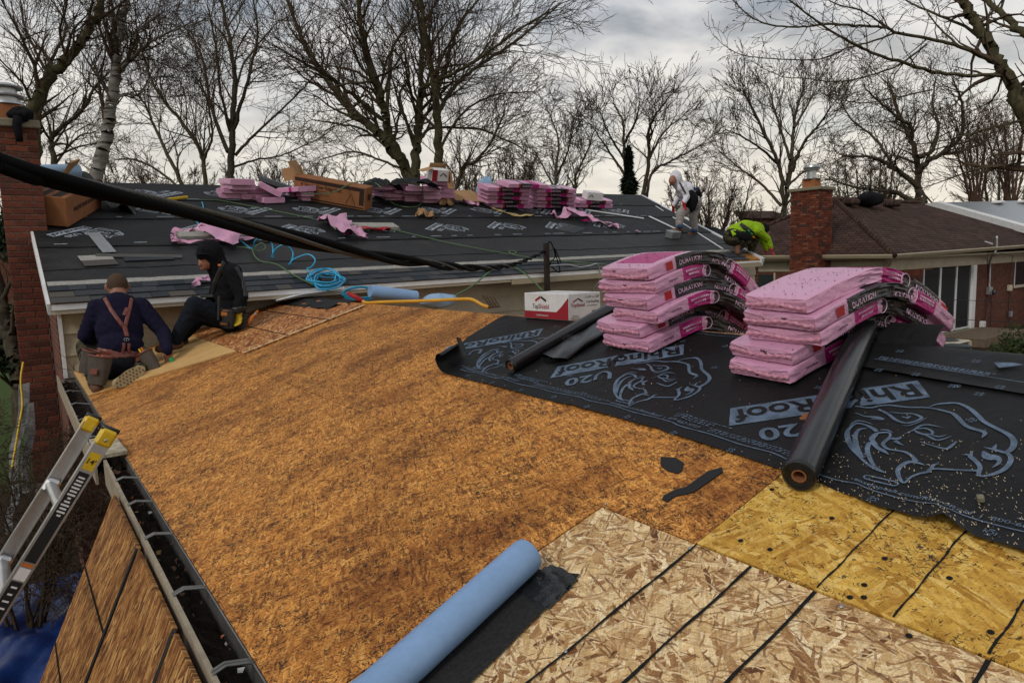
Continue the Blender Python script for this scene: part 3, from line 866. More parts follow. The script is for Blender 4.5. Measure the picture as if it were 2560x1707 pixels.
# dark jacket thrown over the cap
def cloth_lump(cx, cy, cz, sx, sy, sz, seed, n=18):
    r = random.Random(seed); V = []; F = []
    ph = [r.uniform(0, 6.28) for _ in range(6)]
    for i in range(n + 1):
        th = math.pi * i / n
        for j in range(2 * n):
            a = math.pi * j / n
            k = 1 + .10 * math.sin(3 * a + ph[0] + 2 * th) + .07 * math.sin(7 * a + ph[1]) * math.sin(th) + .06 * math.sin(5 * th + ph[2] + a) + .05 * math.sin(11 * a + 3 * th + ph[3])
            V.append((cx + sx * k * math.sin(th) * math.cos(a), cy + sy * k * math.sin(th) * math.sin(a), cz + sz * k * math.cos(th)))
    w = 2 * n
    for i in range(n):
        for j in range(w):
            F.append((i * w + j, (i + 1) * w + j, (i + 1) * w + (j + 1) % w, i * w + (j + 1) % w))
    return V, F
jk = empty('dark_jacket', (.25, CY - .02, 1.69), 'black jacket draped over the cap of the tall left chimney', 'jacket')
m = MB(); m.add(*cloth_lump(.255, CY + .02, 1.735, .115, .13, .085, 3)); m.build('body', M_BLACKC, jk, smooth=True)
m = MB(); m.tube([(.22, CY - .06, 1.70), (.20, CY - .075, 1.62), (.205, CY - .07, 1.52), (.21, CY - .06, 1.44)], [.05, .045, .04, .032], 10); m.build('sleeve', M_BLACKC, jk, smooth=True)
# ------------------------------------------------------------------ black underlayment on the near roof
def interp(x, pts):
    if x <= pts[0][0]: return pts[0][1]
    for (a, b), (c, d) in zip(pts, pts[1:]):
        if x <= c: return b + (d - b) * (x - a) / (c - a)
    return pts[-1][1]
def low_edge(y): return interp(y, [(-1.3, 1.585), (.55, 1.605), (.72, 1.618), (.90, 1.628), (1.09, 1.677), (1.79, 1.741), (2.66, 1.765), (3.1, 1.775), (3.6, 1.785)])
def under_z(s_, y):
    e_ = low_edge(y)
    z = .0065 + .0025 * math.sin(s_ * 9 + y * 3) * math.sin(y * 4.3 + 1) ** 2
    z += .042 * math.exp(-((y - .585 - .6 * (s_ - 1.6)) / .030) ** 2) * math.exp(-max(0, s_ - e_) / .055)
    z += .012 * math.exp(-((y - .46) / .10) ** 2) * math.exp(-max(0, s_ - e_) / .08)
    z += .010 * math.exp(-((y - .70) / .09) ** 2) * math.exp(-max(0, s_ - e_) / .05)
    z += .004 * math.exp(-max(0, s_ - e_) / .02) * (1 + math.sin(y * 11))
    for yc, sl, am in ((.98, .5, .006), (1.42, -.35, .005), (2.05, .4, .006), (2.42, -.6, .005), (.25, .7, .006)):
        z += am * math.exp(-((y - yc - sl * (s_ - 2.0)) / .022) ** 2)
    return z
und = empty('underlayment_sheet', NR @ Vector((2.1, 1.5, 0)), 'black printed underlayment sheet spread along the near ridge, its far end curling up', 'underlayment')
m = MB()
NS, NY = 40, 150
rows = []
for i in range(NS + 1):
    row = []
    for j in range(NY + 1):
        f = i / NS
        a = -1.25 + (3.50 + 1.25) * j / NY
        lo = low_edge(a)
        s_ = lo + (2.575 - lo) * f
        end = interp(s_, [(1.75, 3.15), (1.95, 3.16), (2.08, 3.28), (2.2, 3.38), (2.54, 3.50)])
        a = -1.25 + (end + 1.25) * j / NY
        a0 = interp(s_, [(1.75, 2.96), (1.95, 2.99), (2.08, 3.20), (2.2, 3.39), (2.6, 3.6)])
        if a > a0:
            r = interp(s_, [(1.75, .050), (1.95, .052), (2.08, .09), (2.2, .3), (2.3, .9)])
            th = (a - a0) / r
            y = a0 + r * math.sin(th); z = under_z(s_, a0) + r * (1 - math.cos(th))
        else:
            y = a; z = under_z(s_, a)
        row.append((s_, y, z))
    rows.append(row)
m.grid(rows)
m.build('sheet', M_UNDER, und, NR, smooth=True)
# second strip lapped over the ridge on the right
cap = empty('ridge_underlayment', NR @ Vector((2.5, .6, 0)), 'black underlayment strip folded over the ridge at the right edge', 'underlayment')
m = MB()
P = []
for i in range(31):
    row = []
    for j in range(61):
        y = -1.2 + 2.62 * j / 60
        lo = 2.315 + .055 * (y - .68) / .44 * .9
        t = lo + (3.3 - lo) * i / 30
        w = .004 * math.sin(y * 6 + t * 3)
        if t <= S_RIDGE: p = NR @ Vector((t, y, .011 + w * .5 + (.004 if i == 0 else 0)))
        else: p = NB @ Vector((t - S_RIDGE, y, .011 + w * .5))
        row.append(p)
    P.append(row)
m.grid(P); m.build('sheet', M_UNDER, cap, smooth=True)
# upturned flap behind the thick roll
m = MB()
a = on(NR, 2172, 852); b = on(NR, 2275, 862)
P = []
for i in range(9):
    row = []
    for j in range(13):
        y = 1.36 - .33 * j / 12
        h = .085 * i / 8
        row.append(NB @ Vector((.03 + .05 * (i / 8) ** 2, y, .014 + h)))
    P.append(row)
m.grid(P); m.build('flap', M_UNDER, cap, smooth=True)

# ---- lettering and logo, traced once in roof coordinates and repeated along the strip
ORG = Vector((1.756, .741))
def Lz(x, y): return Vector(on(NR, 2050 + x / 4.355, 1000 + y / 4.355)) - ORG
def tr(pts): return [Lz(*p) for p in pts]
LOGO = [  # (points in a zoomed tracing, widths in mm)
    ([(390, 115), (560, 110), (640, 92), (760, 82), (950, 105), (1180, 112), (1400, 160), (1480, 200), (1600, 320), (1790, 385), (1765, 445)], [7, 8, 9, 8, 8, 8, 9, 12, 12, 12, 3]),
    ([(1180, 108), (1260, 75), (1380, 60), (1510, 62), (1630, 120), (1720, 200), (1790, 270), (1920, 340), (2040, 400), (2110, 470), (2100, 550), (2030, 600), (1960, 590), (1870, 565), (1785, 548)], [2, 6, 9, 10, 12, 13, 12, 12, 13, 14, 13, 12, 10, 8, 2]),
    ([(1925, 515), (1905, 545), (1890, 570)], [2, 8, 10]),
    ([(2030, 600), (2080, 660), (2060, 730), (2000, 790), (1900, 835), (1780, 860), (1730, 840), (1745, 770), (1720, 720), (1660, 665), (1640, 640), (1668, 585)], [10, 11, 11, 11, 10, 9, 9, 10, 11, 12, 10, 2]),
    ([(1545, 630), (1610, 628), (1650, 650)], [1, 6, 9]),
    ([(1780, 590), (1830, 650), (1910, 660), (1955, 695), (1930, 735), (1875, 768)], [4, 26, 24, 10, 7, 1]),
    ([(1720, 800), (1560, 795), (1400, 785), (1260, 780), (1200, 790), (1180, 815), (1080, 835), (990, 870), (920, 930), (870, 880), (850, 800), (890, 745), (980, 705), (1080, 720), (1150, 745)], [8, 8, 7, 7, 10, 10, 7, 6, 6, 9, 11, 12, 12, 8, 1]),
    ([(1300, 722), (1240, 740), (1210, 785)], [2, 8, 8]),
    ([(1050, 700), (1000, 640), (930, 600), (850, 585), (740, 565), (690, 520), (720, 480), (770, 455), (830, 460), (870, 450), (890, 432)], [12, 9, 8, 6, 7, 10, 10, 10, 12, 9, 1]),
    ([(820, 480), (860, 505), (915, 530)], [12, 8, 1]),
    ([(720, 480), (760, 440), (770, 410), (740, 390), (640, 395), (600, 420), (570, 470), (640, 525)], [8, 7, 6, 6, 8, 14, 14, 1]),
    ([(800, 395), (740, 365), (660, 360)], [1, 6, 5]),
    ([(755, 628), (690, 585), (640, 560), (560, 500), (520, 560), (540, 650), (600, 750), (725, 825)], [1, 12, 12, 12, 12, 11, 8, 1]),
    ([(725, 825), (600, 775), (480, 700), (380, 600), (320, 500), (300, 420), (320, 360), (400, 310), (500, 310), (590, 350), (620, 380)], [1, 8, 9, 12, 14, 14, 12, 9, 9, 12, 10]),
    ([(480, 665), (430, 600), (395, 520), (395, 430), (440, 370), (510, 345)], [2, 10, 14, 12, 8, 4]),
    ([(585, 303), (520, 280), (430, 275), (360, 300), (330, 330)], [1, 5, 6, 7, 3]),
    ([(640, 130), (740, 180), (830, 250), (930, 285), (1030, 270), (1110, 225), (1010, 180), (880, 175), (760, 160)], [9, 9, 10, 8, 7, 9, 6, 5, 4]),
    ([(890, 305), (960, 315), (1080, 275), (1170, 220)], [1, 4, 4, 1]),
    ([(890, 210), (940, 225), (985, 210), (950, 240)], [3, 6, 6, 3]),
    ([(390, 190), (470, 210), (560, 215), (640, 225), (700, 245), (640, 245), (560, 235)], [3, 4, 10, 14, 4, 4, 3]),
    ([(920, 408), (1030, 360), (1090, 320), (1180, 305), (1340, 335)], [1, 5, 7, 6, 1]),
    ([(1030, 365), (1080, 395), (1160, 420), (1260, 470), (1330, 465), (1440, 428)], [4, 9, 8, 8, 6, 1]),
    ([(1060, 350), (1150, 345), (1220, 375), (1220, 410), (1130, 405)], [4, 5, 7, 6, 4]),
    ([(1220, 420), (1300, 435), (1380, 415)], [5, 5, 1]),
    ([(1095, 490), (1220, 530), (1370, 565), (1440, 530), (1490, 485)], [3, 6, 8, 8, 4]),
]
def smooth_stroke(pts, w, k=4):
    q = catmull([(p[0], p[1], ww) for p, ww in zip(pts, w)], k)
    return [(a[0], a[1]) for a in q], [max(a[2], .0004) for a in q]
LG = []
for pts, w in LOGO:
    LG.append(smooth_stroke(tr(pts), [x * .001 for x in w]))
BD = (Vector((1.893, 1.336)) - Vector((2.273, .917))).normalized()
BU = Vector((-BD.y, BD.x))
BC = (Vector((2.322, .961)) + Vector((1.855, 1.30))) / 2 - ORG      # banner centre
BLEN, BHT = .585, .128
def drape(p, dz): return (p[0], p[1], under_z(p[0], p[1]) + dz)
def logo(off, parent, M, zf, mats, with_u20=True, k=1.0, name='printed_logo', simple=False):
    """one print: banner with black lettering, model name and the rhino head"""
    m = MB()
    for i, (pts, w) in enumerate(LG):
        if simple and i in (2, 4, 7, 9, 11, 17, 18, 23): continue
        pp, ww = (pts, w) if not simple else (pts[::3] + [pts[-1]], [max(x, .013) for x in w[::3]] + [.010])
        q = MB(); q.stroke([(p[0] * k + off[0], p[1] * k + off[1]) for p in pp], [x * k for x in ww])
        m.add([zf(v, .0022) for v in q.v], q.f, 0)
    def bm(u, v): return (BC + BD * u + BU * v)
    nseg = 12
    top = []; bot = []
    for i in range(nseg + 1):
        u = (-.5 + i / nseg) * BLEN
        sh = .018 if i == 0 else 0
        bot.append(bm(u, -BHT / 2)); top.append(bm(u, BHT / 2))
    top[0] = bm(-.5 * BLEN + .01, BHT / 2); bot[-1] = bm(.5 * BLEN - .02, -BHT / 2)
    P = [[zf((p[0] * k + off[0], p[1] * k + off[1]), .0016) for p in row] for row in (bot, top)]
    m.grid(P, mat=0, flip=True)
    def tf(u, v):
        p = bm(u, v - .042); return zf((p[0] * k + off[0], p[1] * k + off[1]), .0034)
    add_text(m, 'RhinoRoof', tf, .132, bold=.018, fit=.54, mat=1)
    if with_u20:
        def tf2(u, v):
            p = Vector(on(NR, 1985, 1078)) - ORG + BD * u + BU * (v - .03)
            return zf((p[0] * k + off[0], p[1] * k + off[1]), .0022)
        add_text(m, 'U20', tf2, .115, bold=.02, fit=.20, mat=0)
    return m.build(name, mats, parent, M)
NEARM = [M_PRINT, M_UNDER]
zn = lambda p, dz: drape(p, dz)
for ds, dy in ((0, 0), (.083, .985), (.105, 1.985), (-.03, -1.03)):
    logo((ORG.x + ds, ORG.y + dy), und, NR, zn, NEARM)
# long printed rules, small print, capsules, nailing targets
def rule(off, w, y0, y1, name='printed_rule', wav=.003):
    m = MB(); k = int((y1 - y0) / .03)
    pts = [(low_edge(y0 + (y1 - y0) * i / k) + off + wav * math.sin(i * .8) , y0 + (y1 - y0) * i / k) for i in range(k + 1)]
    m.stroke(pts, w); m.v = [drape(v, .0022) for v in m.v]
    m.build(name, M_PRINT, und, NR)
rule(.073, .0042, -1.1, 2.9)
rule(.80, .003, 1.45, 3.3)
def smallprint(off, y0, y1, lines, h=.006, gap=.010):
    m = MB(); r = random.Random(int(off * 1000 + y0 * 77))
    for L in range(lines):
        y = y1 - r.uniform(0, .05)
        while y > y0 + r.uniform(0, .1):
            w = r.uniform(.006, .022)
            s_ = low_edge(y) + off - L * gap
            m.add([drape((s_, y, 0), .0022), drape((s_ + h * r.uniform(.6, 1), y, 0), .0022), drape((s_ + h * .8, y - w, 0), .0022), drape((s_, y - w, 0), .0022)], [(3, 2, 1, 0)])
            y -= w + r.uniform(.004, .008)
    m.build('small_print', M_PRINT, und, NR, kind='stuff')
for y0, y1 in ((.22, .62), (1.27, 1.65), (2.25, 2.62)):
    smallprint(.135, y0, y1 - .12, 3, .005, .011)
for y0, y1 in ((.93, 1.35), (1.82, 2.33), (2.75, 2.95), (-.2, .1)):
    smallprint(.105, y0, y1, 3, .004, .0085)
smallprint(.83, 1.5, 2.6, 2, .004, .008)
for yy in (.79, 1.775, 2.80):
    m = MB(); c = low_edge(yy) + .122
    def cap_pt(u, v): return drape((c + v, yy - u, 0), .0022)
    V = [cap_pt(.03 * math.copysign(1, math.cos(t)) + .012 * math.cos(t), .012 * math.sin(t)) for t in [2 * math.pi * i / 20 for i in range(20)]]
    V2 = [cap_pt(.03 * math.copysign(1, math.cos(t)) + .008 * math.cos(t), .007 * math.sin(t)) for t in [2 * math.pi * i / 20 for i in range(20)]]
    m.add(V + V2, [((i + 1) % 20, i, 20 + i, 20 + (i + 1) % 20) for i in range(20)])
    m.stroke([(0, 0), (1, 0)], .001); m.v = m.v[:40]; m.f = m.f[:20]; m.m = m.m[:20]
    m.build('printed_capsule', M_PRINT, und, NR)
for yy in (.84, 1.82, 2.86):
    m = MB()
    def uf(u, v): return drape((low_edge(yy - u) + .086 + v, yy - u, 0), .0022)
    add_text(m, 'eastlopeak.com/RhinoRoof  |  800-667-9727', uf, .020, bold=.012, cx=False, fit=.44)
    m.build('printed_address', M_PRINT, und, NR)
tg = MB()
for r0, r1 in ((.0125, .0102), (.0070, .0050)):
    for q in range(4):
        a0 = q * math.pi / 2 + .28; a1 = (q + 1) * math.pi / 2 - .28
        if r0 < .01: a0 -= .25; a1 += .25
        V = []
        for i in range(6):
            a = a0 + (a1 - a0) * i / 5
            V += [(r0 * math.cos(a), r0 * math.sin(a), 0), (r1 * math.cos(a), r1 * math.sin(a), 0)]
        tg.add(V, [(2 * i + 1, 2 * i, 2 * i + 2, 2 * i + 3) for i in range(5)])
tme = tg.mesh('nailing_target', M_PRINT)
rt = random.Random(3)
for L in range(4):
    for j in range(17):
        yy = 3.0 - .225 * j + .11 * (L % 2) + rt.uniform(-.02, .02)
        s_ = low_edge(yy) + (.030, .22, .50, .70)[L] + rt.uniform(-.01, .01)
        if L in (1, 2) and j % 2: continue
        if yy > 2.9: continue
        put('nailing_target', tme, und, NR @ Matrix.Translation((s_, yy, under_z(s_, yy) + .0025)) @ Matrix.Rotation(rt.uniform(0, 1.5), 4, 'Z'))
for px, py in ((2382, 967), (2448, 987), (2500, 970), (2290, 938), (2440, 905), (2250, 880), (2197, 927)):
    p = on(NR, px, py, .015); put('nailing_target', tme, cap, NR @ Matrix.Translation((p.x, p.y, .0185)))
m = MB(); r = random.Random(8)
pa, pb = Vector(on(NR, 2187, 899, .015)), Vector(on(NR, 2560, 958, .015))
m.stroke([pa + (pb - pa) * i / 20 for i in range(21)], .003, .0185); m.build('printed_rule', M_PRINT, cap, NR)
m = MB()
for L in range(3):
    t = .02
    while t < .8:
        w = r.uniform(.012, .04); q = pa + (pb - pa) * t + Vector((.009 + .008 * L, 0)); q2 = pa + (pb - pa) * (t + w) + Vector((.009 + .008 * L, 0))
        m.stroke([q, q2], .0045, .0185); t += w + .012
m.build('small_print', M_PRINT, cap, NR, kind='stuff')
q = [on(NR, 2484, 908, .015), on(NR, 2535, 909, .015), on(NR, 2560, 914, .015), on(NR, 2498, 922, .015)]
m = MB(); m.add([(p.x, p.y, .0185) for p in q], [(3, 2, 1, 0)]); m.build('printed_banner', M_PRINT, cap, NR)
# saw dust and wood chips scattered over the strip and the deck
m = MB(); r = random.Random(21)
for i in range(1050):
    if i < 800:
        y = r.gauss(.62, .20); s_ = low_edge(y) + abs(r.gauss(.10, .16)) + .01
        if s_ > 2.3 or y > 1.1: continue
    else:
        y = r.uniform(-.2, 2.9); s_ = r.uniform(low_edge(y), 2.5)
    a = r.uniform(0, 3.14); l = r.choice((.0007, .0007, .0008, .001, .001, .0012, .0014, .003)) * r.uniform(.7, 1.2); w = r.uniform(.0004, .0010)
    z = under_z(s_, y) + .003
    c, s2 = math.cos(a), math.sin(a)
    m.add([(s_ + u * l * c - v * w * s2, y + u * l * s2 + v * w * c, z + (.002 if u > 0 else 0)) for u, v in ((-1, -1), (1, -1), (1, 1), (-1, 1))], [(0, 1, 2, 3)])
tag(m.build('wood_chips', dirty('pale_wood_chips', (.50, .40, .26), .9, .1), None, NR), 'pale sawdust and chips scattered on the black underlayment', 'sawdust', kind='stuff')
p = on(NR, 2452, 1258); m = MB(); m.bevbox((0, 0, .008), (.016, .014, .014), .002)
tag(m.build('grey_cube', M_CONC, None, NR @ Matrix.Translation((p.x, p.y, .005)) @ Matrix.Rotation(.5, 4, 'Z')), 'small grey chip of wood lying on the black underlayment near its lower edge', 'chip')
p = on(NR, 2015, 1041, .01); m = MB()
m.prism([(.022 * math.cos(t) * (1 + .2 * math.sin(3 * t)), .014 * math.sin(t) * (1 + .25 * math.cos(5 * t))) for t in [6.283 * i / 16 for i in range(16)]], 0, .003)
tag(m.build('wood_flake', M_CARD2, None, NR @ Matrix.Translation((p.x, p.y, .008)) @ Matrix.Rotation(.15, 4, 'X')), 'reddish brown wood flake on the printed banner of the underlayment', 'chip')

# ------------------------------------------------------------------ rolls
def roll(name, a, b, r, mats, label, cat, core=.018, sheet=None, M=None, end='core', group=None):
    """round roll from a to b with wound end, cardboard core and outer film"""
    t = empty(name, (Vector(a) + Vector(b)) / 2 if M is None else M @ ((Vector(a) + Vector(b)) / 2), label, cat, group)
    a, b = Vector(a), Vector(b)
    ax = (b - a).normalized(); Q = ax.to_track_quat('Z', 'Y').to_matrix(); Lh = (b - a).length
    m = MB(); n = 40
    prof = [(core, .004), (r * .55, .003), (r * .9, 0), (r * .99, .004), (r, .012)] + [(r * (1 + .006 * math.sin(i * 1.9)), .012 + (Lh - .024) * i / 24) for i in range(1, 24)] + [(r, Lh - .012), (r * .99, Lh - .004), (r * .9, Lh), (core, Lh - .003)]
    V = []
    for rr_, z in prof:
        for k in range(n):
            an = 2 * math.pi * k / n
            V.append(a + Q @ Vector((rr_ * math.cos(an), rr_ * math.sin(an), z)))
    F = []
    for i in range(len(prof) - 1):
        for k in range(n): F.append((i * n + k, i * n + (k + 1) % n, (i + 1) * n + (k + 1) % n, (i + 1) * n + k))
    m.add(V, F)
    w = m.build('wound_sheet', mats[0], t, M, smooth=False); smooth_by_angle(w.data, 50)
    m = MB()
    for k, (r0, r1, z0, z1) in enumerate(((core, core * .82, 0, .002),)):
        pr = [(core, .0), (core, Lh), (core * .8, Lh), (core * .8, 0), (core, 0)]
        V = []
        for rr_, z in pr:
            for kk in range(24):
                an = 2 * math.pi * kk / 24; V.append(a + Q @ Vector((rr_ * math.cos(an), rr_ * math.sin(an), z - .001 if z == 0 else z + .001)))
        m.add(V, [(i * 24 + kk, i * 24 + (kk + 1) % 24, (i + 1) * 24 + (kk + 1) % 24, (i + 1) * 24 + kk) for i in range(4) for kk in range(24)])
    m.build('core', mats[1], t, M, smooth=False)
    m = MB()
    for e_, zz in ((a, -.0012), (b, .0012)):       # visible windings
        for j in range(7):
            rr_ = core + (r - core) * (j + .6) / 7.5
            ring = [(e_ + ax * zz + Q @ Vector((rr_ * math.cos(x), rr_ * math.sin(x), 0))) for x in [2 * math.pi * k / 32 for k in range(32)]]
            m.tube(ring, .0009, 4, closed=True)
    m.build('windings', mats[2], t, M, kind='stuff')
    return t
r1 = .043
pA = on(NR, 1998, 1195, r1); pB = on(NR, 2168, 812, r1)
ra = Vector((pA.x, pA.y, r1 + .006)); rb = Vector((pB.x, pB.y, r1 + .014))
roll('underlayment_roll', ra, rb, r1, (M_ROLLSHINE, M_CARD2, M_BLACKP), 'thick glossy black underlayment roll lying up the slope right of the pink stacks', 'roll', M=NR)
# thin roll and the loose sleeve that hangs from it
r2 = .034
pA = on(NR, 1277, 918, r2); pB = on(NR, 1500, 790, r2)
ra = Vector((pA.x, pA.y, r2 + .006)); rb = Vector((pB.x, pB.y, r2 + .006)); rb = ra + (rb - ra).normalized() * .86
tr_ = roll('underlayment_roll', ra, rb, r2, (M_ROLLSHINE, M_CARD2, M_BLACKP), 'thin black underlayment roll with a loose sleeve beside the white nail box', 'roll', M=NR)
m = MB()
ax = (rb - ra).normalized()
pC = on(NR, 1375, 962, .0)
side = Vector((pC.x, pC.y, 0)) - Vector((ra.x, ra.y, 0)); side -= ax * side.dot(ax); sd_ = side.normalized()
P = []
f0 = .16
for i in range(25):
    t = f0 - .02 + (.92 - f0) * i / 24
    row = []
    wd = .175 - .05 * (i / 24)
    hh = .040 - .012 * (i / 24)
    for j in range(21):
        an = math.pi * 2 * j / 20
        y = .045 + wd * (.5 - .5 * math.cos(an) )
        z = .010 + hh * (.55 + .5 * math.sin(an)) * (1 if math.sin(an) > 0 else .55) + .004 * math.sin(i * .9 + j) 
        if i < 3: z *= (.8 + .07 * i)
        row.append(ra + ax * (t + .02 * math.sin(j * .7)) + sd_ * y + Vector((0, 0, z - r2 - .006)))
    P.append(row)
m.grid(P); m.build('loose_sleeve', M_ROLLSHINE, tr_, NR, smooth=True)
m = MB(); r = random.Random(4)
c0 = ra + ax * .34 + sd_ * .07 + Vector((0, 0, .018))
for i in range(70):
    p = c0 + ax * r.gauss(0, .022) + sd_ * r.gauss(0, .018); s_ = r.uniform(.002, .005)
    m.box(p, (s_, s_ * .7, s_ * .6), Matrix.Rotation(r.uniform(0, 3), 3, 'Z'))
m.build('shingle_crumbs', M_GRAN, tr_, NR, kind='stuff')
# pale blue membrane roll in the foreground with its unrolled tongue
r3 = .044
pA = on(NR, 1322, 1378, r3 * 1.2); pB = on(NR, 905, 1752, r3 * 1.2)
ra = Vector((pB.x, pB.y, r3 + .004)); rb = Vector((pA.x, pA.y, r3 + .004)); d_ = (rb - ra).normalized()
ra = ra - d_ * .45
t = empty('membrane_roll', NR @ ((ra + rb) / 2), 'pale blue self adhesive membrane roll lying in the foreground', 'roll')
Q = d_.to_track_quat('Z', 'Y').to_matrix(); Lh = (rb - ra).length
m = MB()
prof = [(.012, -.002), (r3 * .9, 0), (r3, .008)] + [(r3 * (1 + .004 * math.sin(i * 1.3)) + (.0022 if Lh * i / 40 < Lh - .50 else 0), .008 + (Lh - .03) * i / 40) for i in range(1, 40)] + [(r3 * .985, Lh - .012), (r3 * .93, Lh - .003), (r3 * .75, Lh - .001), (.012, Lh - .004)]
m.lathe(prof, 40); m.v = [tuple(ra + Q @ Vector(v)) for v in m.v]
o = m.build('wound_membrane', M_BLUE, t, NR); smooth_by_angle(o.data, 60)
m = MB()
sdn = Vector((d_.y, -d_.x, 0))
if sdn.y > 0: sdn = -sdn
P = []
for i in range(41):
    f = i / 40; row = []
    for j in range(13):
        u = -.02 + (.108 + .012 * f) * j / 12
        q = ra + d_ * (Lh * f + .025 * (f ** 8) * j / 12) + sdn * (.03 + u)
        row.append((q.x, q.y, .0035 + .0015 * math.sin(i * .8) + (.004 * (j / 12) ** 2)))
    P.append(row)
m.grid(P); o = m.build('unrolled_tongue', M_GRAN, t, NR, smooth=True)
m = MB(); P = []
for i in range(13):
    row = []
    for j in range(9):
        q = rb + d_ * (-.085 + .115 * i / 12 - .02 * j / 8) + sdn * (.03 + .105 * j / 8)
        row.append((q.x, q.y, .007 + .006 * math.sin(i * 1.5 + j * .6) * (i / 12) + .002 * math.sin(j * 2.2)))
    P.append(row)
m.grid(P); m.build('release_film', M_PLASTIC_K, t, NR, smooth=True)

# ------------------------------------------------------------------ shingle bundles bent over the near ridge
def ridge_z(x, e_, sg=.95):
    d = x - RIDGE.x
    sag = sg * max(0.0, d - .08) ** 2
    return RIDGE.z - math.tan(PH) * (math.sqrt(d * d + e_ * e_) - e_ * .55) - sag
WRAP = {
    'A': dict(side=[(0, .205, 0), (.205, .66, 1), (.66, .68, 0), (.68, .83, 2), (.83, 1, 0)], top=[(0, .085, 0), (.085, .34, 3), (.34, 1, 0)]),
    'B': dict(side=[(0, .235, 0), (.235, .405, 2), (.405, .43, 0), (.43, .80, 1), (.80, 1, 0)], top=[(0, 1, 0)]),
    'C': dict(side=[(0, .50, 0), (.50, .64, 2), (.64, .66, 0), (.66, .93, 1), (.93, 1, 4)], top=[(0, .44, 0), (.44, .58, 5), (.58, .64, 0), (.64, 1, 1)]),
}
BM = [M_PINK, M_PLASTIC_K, M_MAG, M_PINK, M_PINKD, M_PINK]
def bars(mb, fn, w, h):
    """illegible small print: a row of short blocks"""
    r = random.Random(int(w * 1e4)); u = 0
    while u < w:
        d = r.uniform(.004, .009); mb.add([fn(u, 0), fn(u + d, 0), fn(u + d, h), fn(u, h)], [(0, 1, 2, 3)]); u += d + r.uniform(.002, .004)
def bent_bundle(fl, fr, ys, layer, wrap, label, group, L=.86, T=.066, W=None, seed=0, zoff=0.0, sag=.95, z_extra=0.0):
    r = random.Random(seed * 13 + 5)
    e_ = .04 + .013 * layer
    def base(x): return ridge_z(x, e_, sag) + .012 + zoff + T * layer + z_extra
    pl, pr = at_x(fl[0], fl[1], ys[0]), at_x(fr[0], fr[1], ys[1])
    fd = (pr - pl); fd.z = 0
    if W is None: W = fd.length
    fd.normalize(); fd.rotate(Matrix.Rotation(r.uniform(-.07, .05), 3, 'Z'))   # along the front edge, towards the viewer's right (-Y)
    ud = Vector((-fd.y, fd.x, 0))       # along the bundle
    if ud.x < 0: ud = -ud
    O = Vector((pl.x, pl.y, 0))
    ph = [r.uniform(0, 6.28) for _ in range(8)]
    def P(l, w, h):
        """l along, w from the left (0) to the near side (1), h up; all 0..1"""
        u = l * L
        q = O + ud * u + fd * (w * W + .010 * math.sin(l * 5 + ph[0]) * (w - .5))
        z = base(q.x)
        dx = .02; sl = (base(q.x + dx) - base(q.x - dx)) / (2 * dx)
        up = Vector((-sl * ud.x, -sl * ud.y, 1)).normalized()
        puff = 1 - .12 * (abs(l - .5) * 2) ** 6
        return Vector((q.x, q.y, z)) + up * (h * T * .985 * puff) 
    # rounded-rectangle section
    sec = []
    rc = .10
    def arc(cx, cy, a0, kind):
        for i in range(4):
            a = a0 + math.pi / 2 * i / 3
            sec.append((cx, cy, a, kind))
    n_side, n_top = 7, 10
    secp = []
    cw, ch = rc * T / W, rc
    for i in range(n_top): secp.append((cw + (1 - 2 * cw) * i / (n_top - 1), 0.0))
    for a in (-60, -30): secp.append((1 - cw + cw * math.cos(math.radians(a)), ch + ch * math.sin(math.radians(a))))
    for i in range(n_side): secp.append((1.0, ch + (1 - 2 * ch) * i / (n_side - 1)))
    for a in (30, 60): secp.append((1 - cw + cw * math.cos(math.radians(a)), 1 - ch + ch * math.sin(math.radians(a))))
    for i in range(n_top): secp.append((1 - cw - (1 - 2 * cw) * i / (n_top - 1), 1.0))
    for a in (120, 150): secp.append((cw + cw * math.cos(math.radians(a)), 1 - ch + ch * math.sin(math.radians(a))))
    for i in range(n_side): secp.append((0.0, 1 - ch - (1 - 2 * ch) * i / (n_side - 1)))
    for a in (210, 240): secp.append((cw + cw * math.cos(math.radians(a)), ch + ch * math.sin(math.radians(a))))
    ns = len(secp); nl = 64
    def wrinkle(l, w, h):
        mid = math.exp(-((l - .52) / .22) ** 2)
        f = .55 * math.sin(h * 21 + 9 * math.sin(l * 4 + ph[1]) + ph[2]) + .45 * math.sin(h * 37 - l * 17 + ph[3])
        f2 = math.sin(l * 60 + h * 9 + ph[4]) * .25 + math.sin(l * 33 + w * 12 + ph[5]) * .3
        endw = math.exp(-l / .05) + math.exp(-(1 - l) / .05)
        side = 1.0 if (w > .96 or w < .04) else .35
        return (.0060 * mid * f + .0014 * f2 + .0022 * endw * math.sin(w * 31 + h * 11 + ph[6])) * side + .0012 * math.sin(w * 9 + l * 7 + ph[2]) * math.sin(l * 13 + ph[6])
    m = MB(); V = []; F = []; MI = []
    cen = lambda l: P(l, .5, .5)
    for i in range(nl + 1):
        l = i / nl
        sh = 1.0
        for (w, h) in secp:
            p = P(l, w, h); c = cen(l)
            d = (p - c); dn = d.normalized()
            inset = 1.0
            if i == 0 or i == nl: inset = .955
            V.append(c + d * inset + dn * wrinkle(l, w, h))
    spec = WRAP[wrap]
